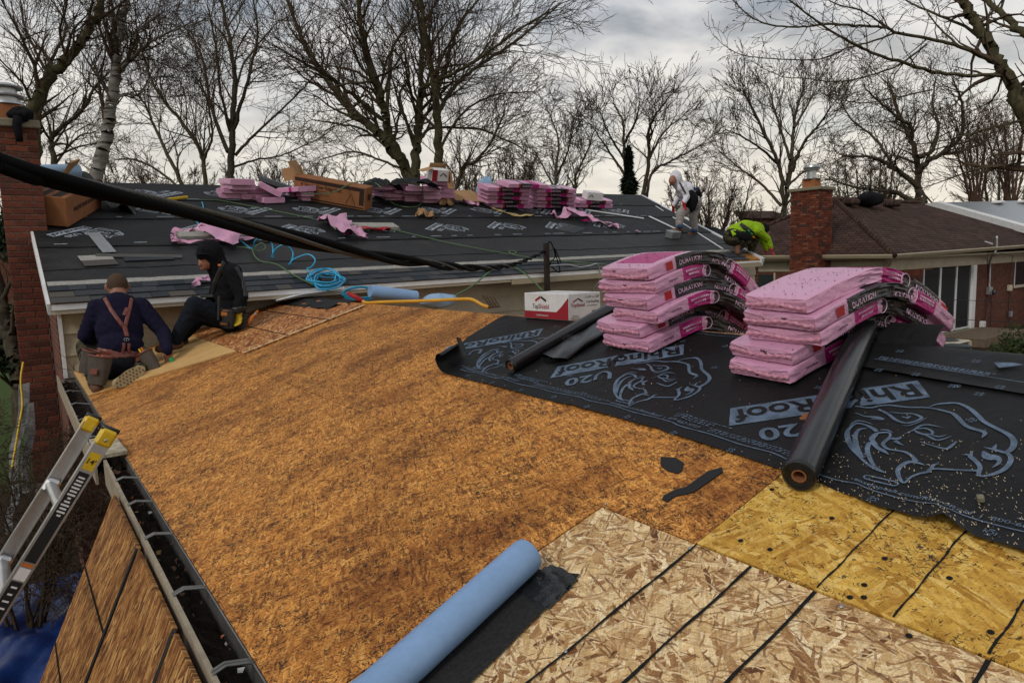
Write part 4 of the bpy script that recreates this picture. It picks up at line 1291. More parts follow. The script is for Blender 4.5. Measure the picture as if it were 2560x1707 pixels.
    def mat_of(l, k):
        w, h = secp[k]; w2, h2 = secp[(k + 1) % ns]
        w, h = (w + w2) / 2, (h + h2) / 2
        if (w > .985 or w < .015) or h < .05:
            for a, b, mi in spec['side']:
                if a <= l < b: return mi if mi != 3 else 0
            return 0
        for a, b, mi in spec['top']:
            if a <= l < b:
                if mi == 3: return 2 if .12 < w < .90 else 0
                if mi == 5: return 2 if w > .52 else 0
                break
        if wrap == 'A' and .25 + .5 * (1 - w) < l < .60 and w > .62: return 1
        if wrap == 'B' and .36 < l < .80 and w > .93: return 1
        if wrap == 'C': return mi if mi in (0, 1) else 0
        return 0
    for i in range(nl):
        for k in range(ns):
            F.append((i * ns + k, i * ns + (k + 1) % ns, (i + 1) * ns + (k + 1) % ns, (i + 1) * ns + k)); MI.append(mat_of((i + .5) / nl, k))
    # end caps: a gently crumpled fan of rings
    for e_i, flip in ((0, True), (nl, False)):
        b0 = e_i * ns; l = e_i / nl
        c = cen(l); prev = [b0 + k for k in range(ns)]
        out_d = ud * (-1 if flip else 1)
        for sc_ in (.72, .40, .12):
            cur = []
            for k in range(ns):
                p = V[b0 + k]; q = c + (p - c) * sc_ + out_d * (.006 * (1 - sc_) + .0035 * math.sin(k * 1.1 + ph[7] + sc_ * 9) * sc_)
                V.append(q); cur.append(len(V) - 1)
            for k in range(ns):
                q = (prev[k], prev[(k + 1) % ns], cur[(k + 1) % ns], cur[k])
                F.append(q[::-1] if flip else q); MI.append(4 if r.random() < .10 else 0)
            prev = cur
        F.append(tuple(prev) if not flip else tuple(prev[::-1])); MI.append(0)
    m.v = [tuple(v) for v in V]; m.f = [f[::-1] for f in F]; m.m = MI
    o = m.build('shingle_bundle', BM, None); tag(o, label, 'shingle bundle', group)
    smooth_by_angle(o.data, 38)
    # lettering on the near side
    def side_fn(l0, h0, flip=False):
        def fn(u, v):
            if flip: u, v = -u, -v
            l = l0 + u / L; h = h0 + v / T
            return P(l, 1.0, h) + fd * (.0040 + wrinkle(l, 1.0, h) + .001)
        return fn
    tx = MB()
    if wrap == 'A':
        add_text(tx, 'DURATION', side_fn(.225, .32), .030, bold=.006, cx=False, fit=.135)
        add_text(tx, 'DURATION', side_fn(.64, .45, True), .024, bold=.006, cx=False, fit=.11)
        for k, h in ((.70, .62), (.70, .42)):
            bars(tx, side_fn(k, h), .075, .008)
    else:
        s0 = .255 if wrap == 'B' else .515
        bars(tx, side_fn(s0, .62), .10, .009); bars(tx, side_fn(s0 + .02, .34), .07, .009)
        add_text(tx, 'DURATION', side_fn(.79 if wrap == 'B' else .92, .66, True), .030, bold=.006, cx=False, fit=.14)
    tx.build('lettering', M_PINKTXT, o, kind='stuff')
    q = MB(); l0 = {'A': .125, 'B': .85, 'C': .955}[wrap]
    pts = [(l0, .2), (l0 + .05, .2), (l0 + .05, .82), (l0, .82)]
    q.add([P(a, 1.0, h) + fd * (.0035 + wrinkle(a, 1, h)) for a, h in pts], [(0, 1, 2, 3)])
    q.build('red_mark', M_RED, o)
    q = MB(); l0 = {'A': .645, 'B': .435, 'C': .665}[wrap]
    ring = [P(l0 + .026 * math.cos(t) / L, 1.0, .5 + .026 * math.sin(t) / T) + fd * .0042 for t in [2 * math.pi * i / 20 for i in range(20)]]
    q.tube(ring, .0016, 4, closed=True); q.build('ring_mark', M_PINKTXT, o)
    # dark product name in small letters and a torn slit on the front
    q = MB(); add_text(q, 'PEPPER', side_fn(.87 if wrap == 'A' else (.10 if wrap == 'B' else .33), .42), .012, bold=.015, cx=False, fit=.06); q.build('shade_name', M_PRINT_K, o)
    for k in range(r.choice((1, 1, 2))):
        w0 = r.uniform(.25, .6); h0 = r.uniform(.25, .78); ww = r.uniform(.05, .14)
        q = MB(); n_ = 8
        up = [P(0, w0 + ww * i / n_, h0 + .05 + .05 * math.sin(i * 1.7)) - ud * .006 for i in range(n_ + 1)]
        dn = [P(0, w0 + ww * i / n_, h0 - .04 * math.sin(math.pi * i / n_) - .02) - ud * .0062 for i in range(n_ + 1)]
        q.grid([dn, up]); q.build('torn_slit', M_TAR, o)
    # folded end of the wrapper: a ragged seam across the front
    q = MB(); rows = []; n_ = 26; hs = r.uniform(.30, .55)
    for j in range(4):
        row = []
        for i in range(n_ + 1):
            w_ = .02 + .96 * i / n_; hh = hs + .10 * math.sin(w_ * 7 + ph[1]) + (.13 - .10 * j) + .05 * math.sin(i * 2.3 + j) + .025 * r.uniform(-1, 1)
            row.append(P(0, w_, hh) - ud * (.004 + .007 * (j in (1, 2)) * (.5 + .5 * math.sin(i * 1.7 + ph[3])) + .002))
        rows.append(row)
    q.grid(rows, flip=True); q.build('folded_seam', M_PINKD, o, smooth=True)
    # crumbs of granules on the top
    q = MB()
    for k in range(90 if layer > 3 else 30):
        l, w = r.uniform(.01, .5), r.uniform(.03, .97); p = P(l, w, 1.0) + Vector((0, 0, .003)); s_ = r.uniform(.0008, .0022)
        q.box(p, (s_ * r.uniform(1, 3), s_, s_), Matrix.Rotation(r.uniform(0, 3), 3, 'Z'))
    q.build('granule_specks', M_TAR, o, kind='stuff')
    return o, P
O1 = (('bottom', (1510, 891), (1637, 908)), ('second', (1498, 859), (1613, 874)), ('third', (1536, 818), (1655, 826)), ('fourth', (1512, 785), (1634, 795)), ('fifth', (1501, 744), (1637, 756)), ('topmost', (1507, 709), (1630, 716)))
for k, (nm, a, b) in enumerate(O1):
    bent_bundle(a, b, (2.21, 2.20), k, 'BABABA'[k], f'{nm} bent pink bundle of the ridge stack next to the white nail box', 'bundles stacked over the near ridge', seed=k + 1, T=.0605, L=.76)
O2 = (('bottom', (1824, 944), (1985, 980)), ('second', (1827, 903), (1990, 941)), ('middle', (1870, 866), (2056, 891)), ('fourth', (1862, 809), (2049, 842)), ('topmost', (1868, 774), (2027, 790)))
for k, (nm, a, b) in enumerate(O2):
    bent_bundle(a, b, ((2.11, 2.09), (2.13, 2.10), (2.15, 2.13), (2.14, 2.12), (2.14, 2.13))[k], k, 'BABAC'[k], f'{nm} bent pink bundle of the ridge stack behind the thick black roll', 'bundles stacked over the near ridge', seed=k + 11, sag=.50, T=.0560, L=.82 if k > 1 else .78)

# ------------------------------------------------------------------ white nail box
def carton(name, c, dims, yaw, label, cat='box', base=M_CARDW, Mroll=None):
    M = Matrix.Translation(c) @ (Mroll or Matrix.Identity(4)) @ Matrix.Rotation(yaw, 4, 'Z')
    t = empty(name, c, label, cat)
    m = MB(); m.bevbox((0, 0, dims[2] / 2), dims, .003); m.build('carton', base, t, M)
    return t, M
zb = RIDGE.z + .02
bl, br, bk = at_z(1312, 794, zb - .02), at_z(1422, 802, zb - .02), at_z(1492, 784, zb)
fx_ = Vector((br.x - bl.x, br.y - bl.y, 0)); dep = Vector((bk.x - br.x, bk.y - br.y, 0))
yaw = math.atan2(fx_.y, fx_.x); bw = fx_.length; bd = abs(dep.dot(Vector((-fx_.normalized().y, fx_.normalized().x, 0)))); bh = .148
dd = Vector((-fx_.normalized().y, fx_.normalized().x, 0))
if dd.dot(dep) < 0: dd = -dd
cc = Vector((bl.x, bl.y, zb - .02)) + fx_ / 2 + dd * bd / 2
nb, MBX = carton('nail_box', cc, (bw, bd, bh), yaw, 'white and crimson nail carton standing on the bare ridge')
sgn = -1   # front face is local -y
def ff(u, v): return (u, -bd / 2 - .0012, v)
m = MB(); m.add([ff(-bw / 2 + .001, .003), ff(bw / 2 - .001, .003), ff(bw / 2 - .001, bh * .86), ff(bw * .36, bh * .86 * .62), ff(bw * .24, bh * .30), ff(-bw / 2 + .001, bh * .30)], [(0, 1, 4, 5), (1, 2, 3, 4)]); m.build('crimson_panel', M_BOXRED, nb, MBX)
m = MB(); add_text(m, 'Top', lambda u, v: ff(u - bw * .235, v + bh * .40), bh * .26, .012, fit=bw * .13); m.build('lettering', M_PRINT_K, nb, MBX)
m = MB(); add_text(m, 'Shield', lambda u, v: ff(u - bw * .045, v + bh * .40), bh * .26, .012, fit=bw * .24); m.build('lettering', M_BOXRED, nb, MBX)
m = MB(); add_text(m, 'TopShieldProducts.com', lambda u, v: (u - bw * .08, -bd / 2 - .0024, v + bh * .12), bh * .09, .008, fit=bw * .28); m.build('lettering', M_CARDW, nb, MBX)
for pts, mm in (([(-.235, .70), (-.115, .86)], M_BOXRED), ([(-.105, .86), (.015, .70)], M_PRINT_K)):
    m = MB(); q = MB(); q.stroke([(a * bw, b * bh) for a, b in pts], bh * .09); m.add([ff(v[0], v[1]) for v in q.v], q.f); m.build('roof_mark', mm, nb, MBX)
def sf(u, v): return (bw / 2 + .0012, u, v)
m = MB(); add_text(m, 'TopShield', lambda u, v: sf(u - bd * .22, v + bh * .50), bh * .17, .012, fit=bd * .42); m.build('lettering', M_BOXRED, nb, MBX)
for tx_, yy, zz, w_ in (('1-1/4" x .120"', .24, .80, .44), ('Coil Roofing', .24, .62, .40), ('15 Smooth Shank', .22, .49, .32), ('TOPICLS114', -.30, .12, .2), ('Made in China', -.30, .05, .24)):
    m = MB(); add_text(m, tx_, lambda u, v: sf(u + bd * yy, v + bh * zz), bh * (.12 if zz > .6 else .07), .01, fit=bd * w_); m.build('lettering', M_PRINT_K, nb, MBX, kind='stuff')
for pts, mm in (([(-.36, .68), (-.22, .80)], M_BOXRED), ([(-.21, .80), (-.07, .68)], M_PRINT_K)):
    m = MB(); q = MB(); q.stroke([(a * bd, b * bh) for a, b in pts], bh * .05); m.add([sf(v[0], v[1]) for v in q.v], q.f); m.build('roof_mark', mm, nb, MBX)
m = MB(); r = random.Random(2)
for i in range(16):
    u = bd * (.22 + .012 * i); m.add([sf(u, bh * .10), sf(u + bd * .006 * r.choice((.6, 1, 1.4)), bh * .10), sf(u + bd * .006, bh * .32), sf(u, bh * .32)], [(0, 1, 2, 3)])
m.build('barcode', M_PRINT_K, nb, MBX, kind='stuff')
m = MB(); m.add([(-bw / 2 * .98, -.001, bh + .0015), (bw / 2 * .98, -.001, bh + .0015), (bw / 2 * .98, .003, bh + .0015), (-bw / 2 * .98, .003, bh + .0015)], [(0, 1, 2, 3)]); m.build('lid_seam', M_PRINT_K, nb, MBX)
m = MB(); m.add([(bw / 2 - .035, -bd / 2 + .01, bh + .002), (bw / 2 - .03, -bd / 2 + .01, bh + .002), (bw / 2 - .004, bd / 2 - .02, bh + .002), (bw / 2 - .012, bd / 2 - .02, bh + .002)], [(0, 1, 2, 3)]); m.build('torn_edge', M_PRINT_K, nb, MBX)
# ------------------------------------------------------------------ prints on the far underlay
zfar = lambda v, dz: (v[0], v[1], dz)
def far_logo(x, v, row_h, flip):
    M = FR @ Matrix.Translation((x, v, row_h)) @ Matrix.Rotation(math.radians(-90 if not flip else 90), 4, 'Z')
    o = bpy.data.objects.new('printed_logo', FLOGO)
    link(o, far, M)
tmp = logo((0, 0), far, FR, zfar, [M_PRINT_W, M_UNDER_FAR], True, .95, 'printed_logo', True)
FLOGO = tmp.data
bpy.data.objects.remove(tmp)
# the print sits in (slope, ridge) order on the near roof; turned a quarter for this roof
for i in range(8): far_logo(1.05 + 1.17 * i if i else .95, 2.02 + .05 * (i % 2), .0235, True)
for i in range(9): far_logo(.65 + 1.07 * i + .9, 3.62, .0295, False)
for i in range(9): far_logo(1.6 + 1.05 * i, 4.60, .0355, False)
for v, x0, x1 in ((1.80, .4, 10), (2.97, .4, 10.6), (3.99, .4, 11)):
    m = MB(); r = random.Random(int(v * 9)); x = x0
    while x < x1:
        w = r.uniform(.05, .25)
        m.add([(x, v, .0255 if v < 2.5 else (.032 if v < 3.5 else .038)), (x + w, v, .0255 if v < 2.5 else (.032 if v < 3.5 else .038)), (x + w, v + .02, .0255 if v < 2.5 else (.032 if v < 3.5 else .038)), (x, v + .02, .0255 if v < 2.5 else (.032 if v < 3.5 else .038))], [(0, 1, 2, 3)])
        x += w + r.uniform(.04, .5)
    m.build('small_print', M_PRINT_W, far, FR, kind='stuff')

# ------------------------------------------------------------------ shingle bundles along the far ridge
def bundle_mesh(kind, seed):
    """a wrapped bundle, local x = length, y = width, z = up, origin at the bottom front left corner"""
    r = random.Random(seed); L, W, H = (.96 if kind.startswith('dark') else .58), .36, .085
    m = MB(); nx = 24
    secp = [(0, .12), (.06, 0), (.94, 0), (1, .12), (1, .88), (.94, 1), (.66, 1.0), (.33, 1.0), (.06, 1), (0, .88)]
    ns = len(secp); ph = [r.uniform(0, 6) for _ in range(5)]
    V = []
    for i in range(nx + 1):
        l = i / nx; e_ = .0 if 0 < i < nx else .012
        for k, (w, h) in enumerate(secp):
            cw, chh = w - .5, h - .5
            b = 1 + .02 * math.sin(l * 9 + k + ph[0]) + .03 * math.sin(l * 21 + k * 2 + ph[1])
            V.append((l * L + (.01 if i == 0 else (-.01 if i == nx else 0)), W * (.5 + cw * (1 - e_ * 3) * (1 + .012 * math.sin(l * 13 + ph[2]))), H * (.5 + chh * b * (1 - e_ * 4)) + .006 * math.sin(l * 3.1 + ph[3])))
    bands = {'end': [(0, .30, 0), (.30, .42, 2), (.42, 1, 0)], 'dark': [(0, .26, 0), (.26, .30, 3), (.30, .60, 1), (.60, .76, 2), (.76, 1, 0)], 'dark2': [(0, .22, 0), (.22, .38, 2), (.38, .74, 1), (.74, .79, 3), (.79, 1, 0)], 'pink': [(0, 1, 0)]}[kind]
    F = []; MI = []
    for i in range(nx):
        l = (i + .5) / nx
        mi = [b[2] for b in bands if b[0] <= l < b[1]][0]
        for k in range(ns):
            F.append((i * ns + k, i * ns + (k + 1) % ns, (i + 1) * ns + (k + 1) % ns, (i + 1) * ns + k))
            top = k in (5, 6, 7)
            MI.append(mi if not top else (mi if (kind.startswith('dark') and mi in (1,) and r.random() < .6) or mi == 2 and kind != 'end' else 0))
    F.append(tuple(range(ns))); MI.append(0); F.append(tuple(range(nx * ns, nx * ns + ns))[::-1]); MI.append(0)
    m.v = V; m.f = [f[::-1] for f in F]; m.m = MI
    me = m.mesh('shingle_bundle', [M_PINK, M_PLASTIC_K, M_MAG, M_RED]); smooth_by_angle(me, 45)
    return me
BME = {k: [bundle_mesh(k, s_ * 7 + len(k)) for s_ in range(3)] for k in ('end', 'dark', 'dark2', 'pink')}
rb_ = random.Random(17)
def text_on_side(o, M):
    q = MB(); add_text(q, 'DURATION', lambda u, v: (.32 + u, -.004, .026 + v), .045, .012, cx=False, fit=.24)
    q.build('lettering', M_PINKTXT, o, M)
def far_bundle(px, py, k, orient, kind, label, yaw=0.0, tilt=0.0, roll_=0.0, lift=0.0):
    """px,py = photo position of the bottom centre of the visible face; k = layer"""
    h = .036 + .088 * k + lift
    p = on(FR, px, py, h)
    L, W = .96, .36
    M = FR @ Matrix.Translation((p.x, p.y, h)) @ Matrix.Rotation(yaw, 4, 'Z') @ Matrix.Rotation(tilt, 4, 'Y') @ Matrix.Rotation(roll_, 4, 'X')
    if orient == 'end': M = M @ Matrix.Rotation(-AL * .62 + rb_.uniform(-.05, .05), 4, 'X') @ Matrix.Rotation(math.pi / 2, 4, 'Z') @ Matrix.Translation((0, -W / 2, 0))
    else: M = M @ Matrix.Translation((-L / 2, 0, 0))
    o = put('shingle_bundle', rb_.choice(BME[kind]), None, M)
    tag(o, label, 'shingle bundle', 'bundles lying along the far ridge')
    if orient != 'end' and kind.startswith('dark'): text_on_side(o, M)
    return o
E_ = 'end'
# loose heap at the left
H1 = 'pink bundle, left heap on the far ridge, '
for a in ((582, 497, 0, -.12, 'bottom left'), (634, 499, 0, .16, 'second from left at the bottom'), (668, 501, 0, .3, 'tucked low between its neighbours'), (688, 509, 0, .22, 'lowest and furthest right'), (590, 485, 1, -.05, 'left one of the middle layer'), (640, 484, 1, .1, 'right one of the middle layer'), (612, 476, 2, .06, 'third layer'), (608, 464, 3, .04, 'on top')):
    far_bundle(a[0], a[1], a[2], E_, 'pink', H1 + a[4], yaw=a[3])
far_bundle(672, 482, 1.5, E_, 'end', H1 + 'tilted down against the others', yaw=-.35, tilt=.42, lift=.02)
# second small heap with black film
H2 = 'pink bundle, small heap left of the brown carton, '
for a in ((782, 503, 0, .05, 'bottom', 'pink'), (780, 491, 1, .12, 'middle', 'end'), (770, 480, 2, .3, 'topmost', 'end')):
    far_bundle(a[0], a[1], a[2], E_, a[5], H2 + a[4], yaw=a[3])
far_bundle(838, 500, .4, E_, 'end', H2 + 'sliding down to the right', yaw=-.5, tilt=.32, lift=.02)
# big heap behind the brown carton
H3 = 'pink bundle, big middle heap on far ridge, '
pos = ['lower left', 'bottom centre', 'bottom right', 'far bottom right']
for a in ((990, 502, 0, 0, 'bottom, first from the brown carton'), (1035, 505, 0, 0, 'bottom, second from the brown carton'), (1080, 508, 0, .02, 'bottom, third from the brown carton'), (1118, 505, 0, -.05, 'bottom right corner'),
          (985, 494, 1, .05, 'second layer, first from the left'), (1028, 493, 1, .02, 'second layer, second from the left'), (1082, 499, 1, 0, 'second layer, third from the left'), (1116, 496, 1, -.03, 'second layer, right end'),
          (978, 480, 2, .02, 'third layer, left end'), (1010, 484, 2, .1, 'third layer, second from the left'), (1032, 486, 2, 0, 'third layer, centre'), (1080, 488, 2, .02, 'third layer, fourth from the left'), (1116, 484, 2, -.02, 'third layer, right end'),
          (960, 474, 3, .0, 'fourth layer beside the dark flap'), (1003, 474, 3, .25, 'fourth layer, broad and tilted'), (1040, 478, 3, .05, 'fourth layer, centre'), (1083, 480, 3, 0, 'fourth layer, right of centre'), (1117, 472, 3, -.02, 'fourth layer, right end'),
          (1115, 464, 4, .02, 'fifth layer at the right'), (1110, 454, 5, -.04, 'topmost, under the small open carton')):
    far_bundle(a[0], a[1], a[2], E_, 'end' if a[2] > 2 else 'pink', H3 + a[4], yaw=a[3])
# neat stacks to the right, long side forward
H4 = 'long pink and black bundle, tall neat stack on far ridge, '
for k, (a, nm) in enumerate(((1275, 'lowest'), (1272, 'second'), (1272, 'third'), (1274, 'fourth'), (1273, 'fifth'))):
    far_bundle(a + (8 if k == 0 else 0), 521 - 10.2 * k, k, 'side', ('dark', 'dark2')[k % 2], H4 + nm, yaw=rb_.uniform(-.04, .04))
far_bundle(1322, 472, 5, 'side', 'dark', H4 + 'topmost, pushed to the right', yaw=.05)
H5 = 'long pink bundle of the lower stack right of the tall one, '
for k, nm in enumerate(('lowest', 'second', 'middle', 'fourth', 'topmost')):
    far_bundle(1392, 522 - 9.6 * k, k, 'side', ('dark2', 'dark')[k % 2], H5 + nm, yaw=rb_.uniform(-.06, .06))
for k, nm in enumerate(('lower', 'upper')):
    far_bundle(1490, 521 - 10 * k, k, 'side', ('dark', 'dark2')[k], nm + ' long bundle at the right end of the far ridge under the small white box', yaw=.02 * k)

# ------------------------------------------------------------------ cartons and sheets on the far roof
def big_carton():
    p = on(FR, 962, 526, .035); q = on(FR, 832, 480, .035)
    a = Vector((p.x, p.y)); b = Vector((q.x, q.y))
    L = 1.22; W = .30; H = .36
    # long carton lying down the slope, its near end towards the viewer
    d = Vector((-.68, .73)).normalized()
    M = FR @ Matrix.Translation((p.x - .27, p.y + .05, .035)) @ Matrix.Rotation(math.atan2(d.y, d.x), 4, 'Z')
    t = empty('ridge_vent_carton', M @ Vector((L / 2, 0, 0)), 'long brown printed carton lying open across the far roof', 'carton')
    m = MB(); m.bevbox((L / 2, 0, H / 2), (L, W, H), .006); m.build('carton', M_CARD2, t, M)
    for sy, nm in ((1, 'printed_panel'), (-1, 'printed_panel')):
        def f(u, v, s=sy): return (u, s * (W / 2 + .002), v)
        for (u0, u1, v0, v1) in ((.02, L - .02, H * .80, H * .95), (.02, L - .02, .02, H * .12), (.02, .10, H * .2, H * .8)):
            m = MB(); m.add([f(u0, v0), f(u1, v0), f(u1, v1), f(u0, v1)], [(0, 1, 2, 3)] if sy < 0 else [(3, 2, 1, 0)]); m.build(nm, M_CARDDK, t, M)
        def ft(u, v, s=sy): return ((L - .12 - u) if s > 0 else .16 + u, s * (W / 2 + .003), v)
        m = MB(); add_text(m, "4' Shingle Over Ridge Vent", lambda u, v: ft(u, v + H * .60), .085, .012, cx=False, fit=.70); m.build('lettering', M_CARDDK, t, M, kind='stuff')
        m = MB()
        for k in range(5):
            r = random.Random(k)
            m.add([ft(0, H * (.50 - .075 * k)), ft(.30 + .2 * r.random(), H * (.50 - .075 * k)), ft(.30 + .2 * r.random(), H * (.52 - .075 * k)), ft(0, H * (.52 - .075 * k))], [(0, 1, 2, 3)])
        m.build('small_print', M_CARDDK, t, M, kind='stuff')
        m = MB(); q2 = MB(); q2.stroke([(.78, .06), (.86, .24), (.94, .06)], .012); m.add([ft(v[0], v[1]) for v in q2.v], q2.f); m.build('printed_mark', M_CARDDK, t, M)
    m = MB(); m.box((-.004, 0, H * .55), (.004, .10, .10)); m.build('printed_panel', M_CARDDK, t, M)
    for s_ in (-1, 1):
        m = MB(); R = Matrix.Rotation(s_ * 1.0, 3, 'X'); m.box(Vector((L + .10, s_ * W * .42, H + .0)), (.22, .012, .20), Matrix.Rotation(.35, 3, 'Y')); m.build('flap', M_CARD, t, M)
    m = MB(); m.box((L + .07, 0, H + .10), (.012, W * .9, .22), Matrix.Rotation(.5, 3, 'Y')); m.build('flap', M_CARD, t, M)
big_carton()
# small open carton on top of the heap
p = on(FR, 1100, 452, .60)
M = FR @ Matrix.Translation((p.x, p.y, .59)) @ Matrix.Rotation(-.1, 4, 'Z')
t = empty('open_nail_carton', M @ Vector((0, 0, 0)), 'small open white carton with tan flaps on top of the middle heap', 'carton')
m = MB(); m.bevbox((0, .12, .09), (.30, .24, .18), .004); m.build('carton', M_CARDW, t, M)
m = MB(); m.box((-.10, -.003, .09), (.09, .006, .178)); m.build('crimson_panel', M_BOXRED, t, M)
m = MB(); q = MB(); q.stroke([(-.01, .08), (.05, .13), (.11, .08)], .018); m.add([(v[0], -.006, v[1]) for v in q.v], q.f); m.build('roof_mark', M_PRINT_K, t, M)
for c_, d_, R in (((-.24, .06, .17), (.20, .17, .005), Matrix.Rotation(-.30, 3, 'Y')), ((.18, .0, .06), (.005, .16, .24), Matrix.Rotation(-.25, 3, 'Y')), ((.05, .25, .21), (.30, .005, .10), Matrix.Rotation(.5, 3, 'X')), ((.19, -.03, -.06), (.11, .10, .004), Matrix.Rotation(.9, 3, 'X'))):
    m = MB(); m.box(c_, d_, R); m.build('flap', M_CARD, t, M)
# flat cardboard sheet
c = [on(FR, 1135, 478, .30), on(FR, 1190, 486, .30), on(FR, 1222, 510, .05), on(FR, 1140, 492, .10)]
m = MB(); zz = [.22, .24, .045, .06]
P4 = [Vector((c[i].x, c[i].y, zz[i])) for i in range(4)]
p0 = on(FR, 1180, 500, .1)
m.add([(-.30, .30, .17), (.28, .36, .17), (.62, -.12, .04), (-.26, -.02, .06), (-.30, .30, .176), (.28, .36, .176), (.62, -.12, .046), (-.26, -.02, .066)], [(0, 1, 2, 3), (7, 6, 5, 4), (0, 4, 5, 1), (1, 5, 6, 2), (2, 6, 7, 3), (3, 7, 4, 0)])
tag(m.build('cardboard_sheet', M_CARD, None, FR @ Matrix.Translation((p0.x - .1, p0.y, .03))), 'flat tan cardboard sheet leaning beside the middle heap', 'cardboard')
# small white box on the right end
p = on(FR, 1487, 500, .23)
M = FR @ Matrix.Translation((p.x, p.y, .215)) @ Matrix.Rotation(-.25, 4, 'Z')
t = empty('nail_box', M @ Vector((0, 0, 0)), 'small white box on the bundles at the right end of the far ridge', 'box')
m = MB(); m.bevbox((0, .12, .08), (.36, .24, .16), .004); m.build('carton', M_CARDW, t, M)
m = MB(); q = MB(); q.stroke([(-.14, .06), (-.09, .11), (-.04, .06)], .016); m.add([(v[0], -.004, v[1]) for v in q.v], q.f); m.build('printed_mark', M_PRINT_K, t, M)
# carton, blue roll and black film at the left end
p = on(FR, 140, 560, .03)
M = FR @ Matrix.Translation((.42, p.y - .1, .035)) @ Matrix.Rotation(math.radians(66), 4, 'Z')
t = empty('brown_carton', M @ Vector((.5, 0, 0)), 'brown carton beside the tall chimney with a pale blue roll on it', 'carton')
m = MB(); m.bevbox((.55, 0, .17), (1.1, .36, .34), .006); m.build('carton', M_CARD2, t, M)
for u0, u1 in ((-.12, -.02), (.04, .12)):
    m = MB(); m.add([(.02, u0, .342), (1.05, u0, .342), (1.05, u1, .342), (.02, u1, .342)], [(0, 1, 2, 3)]); m.build('printed_panel', M_CARDDK, t, M)
m = MB(); bars(m, lambda u, v: (.2 + u * 7, -.183, .14 + v), .09, .05); m.build('small_print', M_CARDDK, t, M, kind='stuff')
m = MB(); m.box((.95, .1, .47), (.32, .02, .28), Matrix.Rotation(.5, 3, 'X')); m.build('flap', M_CARD, t, M)
m = MB(); m.lathe([(.012, -.42), (.085, -.42), (.09, -.40), (.09, .42), (.085, .43), (.012, .43)], 20, (0, 0, 0), Matrix.Rotation(math.pi / 2, 3, 'Y'))
o = m.build('membrane_roll', M_BLUEP, None, FR @ Matrix.Translation((.42, 3.45, .47)) @ Matrix.Rotation(.35, 4, 'Z')); smooth_by_angle(o.data)
tag(o, 'pale blue roll resting on the brown carton behind the tall chimney', 'roll')
m = MB(); r = random.Random(6); P = []
for i in range(16):
    row = []
    for j in range(10):
        u = i / 15; w = j / 9
        row.append((.62 + .75 * u + .1 * w, 3.45 + .55 * w - .35 * u, .42 * (1 - u) ** 1.4 + .06 + .06 * math.sin(i * 1.1 + j * 1.7) * (.4 + u) + .05 * math.sin(j * 2.3)))
    P.append(row)
m.grid(P); tag(m.build('black_film', M_PLASTIC_K, None, FR, smooth=True), 'crumpled black plastic film hanging off the carton by the chimney', 'plastic film')
# black roll near the left heap
a = on(FR, 706, 466, .16); b = on(FR, 752, 490, .06)
m = MB(); d = Vector((b.x - a.x, b.y - a.y, -.08)); 
A_ = Vector((b.x - .40, b.y + .75, .16)); B_ = Vector((b.x, b.y, .10)); Q = (B_ - A_).normalized().to_track_quat('Z', 'Y').to_matrix()
m.lathe([(.02, 0), (.062, 0), (.065, .01), (.065, (B_ - A_).length), (.02, (B_ - A_).length - .01)], 18, A_, Q)
o = m.build('underlayment_roll', M_ROLLSHINE, None, FR); smooth_by_angle(o.data); tag(o, 'short black roll pointing down the far roof beside the left heap', 'roll')
# dark flaps of underlay lying over the middle heap
def flap_sheet(name, x0, v0, w, l, z0, seed, label, yaw=0.0, mat=M_UNDER_FAR):
    r = random.Random(seed); P = []
    for i in range(13):
        row = []
        for j in range(9):
            a, b = i / 12 - .5, j / 8 - .5
            row.append((a * w, b * l, .05 * math.cos(a * 5 + seed) * math.cos(b * 4) + .02 * math.sin(i * 1.9 + j + seed) - .10 * (2 * abs(a)) ** 3))
        P.append(row)
    m = MB(); m.grid(P); return tag(m.build(name, mat, None, FR @ Matrix.Translation((x0, v0, z0)) @ Matrix.Rotation(yaw, 4, 'Z'), smooth=True), label, 'underlayment scrap')
p = on(FR, 955, 460, .42); flap_sheet('underlay_flap', p.x + .1, p.y + .2, .62, .4, .42, 1, 'dark peaked scrap lying on the left of the middle heap')
p = on(FR, 1050, 455, .46); flap_sheet('underlay_flap', p.x, p.y + .1, .85, .34, .46, 2, 'dark drooping scrap over the centre of the middle heap', -.35)
# pale blue film beside the tall stack
p = on(FR, 1218, 492, .15); m = MB(); m.add(*cloth_lump(p.x, p.y + .1, .28, .16, .14, .22, 9, 10)); tag(m.build('blue_film', M_BLUEP, None, FR, smooth=True), 'crumpled pale blue film at the left side of the tall neat stack', 'plastic film')
# long white strips and yellow pole
def strip(name, a, b, w, mat, label, cat, z=.045, h=.012):
    A, B = Vector(on(FR, *a, z)), Vector(on(FR, *b, z)); d = (B - A).normalized(); n_ = Vector((-d.y, d.x)) * w / 2
    m = MB(); m.prism([tuple(A - n_), tuple(B - n_), tuple(B + n_), tuple(A + n_)], z - h, z)
    return tag(m.build(name, mat, None, FR), label, cat)
strip('drip_edge_strip', (1468, 524), (1608, 545), .06, M_DRIP, 'white metal strip lying below the right end bundles', 'metal strip')
strip('drip_edge_strip', (1622, 540), (1690, 572), .05, M_DRIP, 'short white metal strip close to the standing worker', 'metal strip')
m = MB(); a = FR @ Vector((9.35, 4.4, .20)); b = FR @ Vector((9.95, 4.75, .52)); m.tube([a, b], .022, 6); tag(m.build('white_trim_stick', M_DRIP, None), 'white trim stick poking up behind the far right bundles', 'trim')
strip('yellow_pole', (238, 498), (300, 498), .035, M_YELLOW, 'yellow pole lying near the far ridge left of the cable', 'pole', .07, .03)
strip('yellow_pole', (420, 496), (470, 490), .03, M_YELLOW, 'yellow level lying at the far ridge behind the cable', 'level', .07, .03)
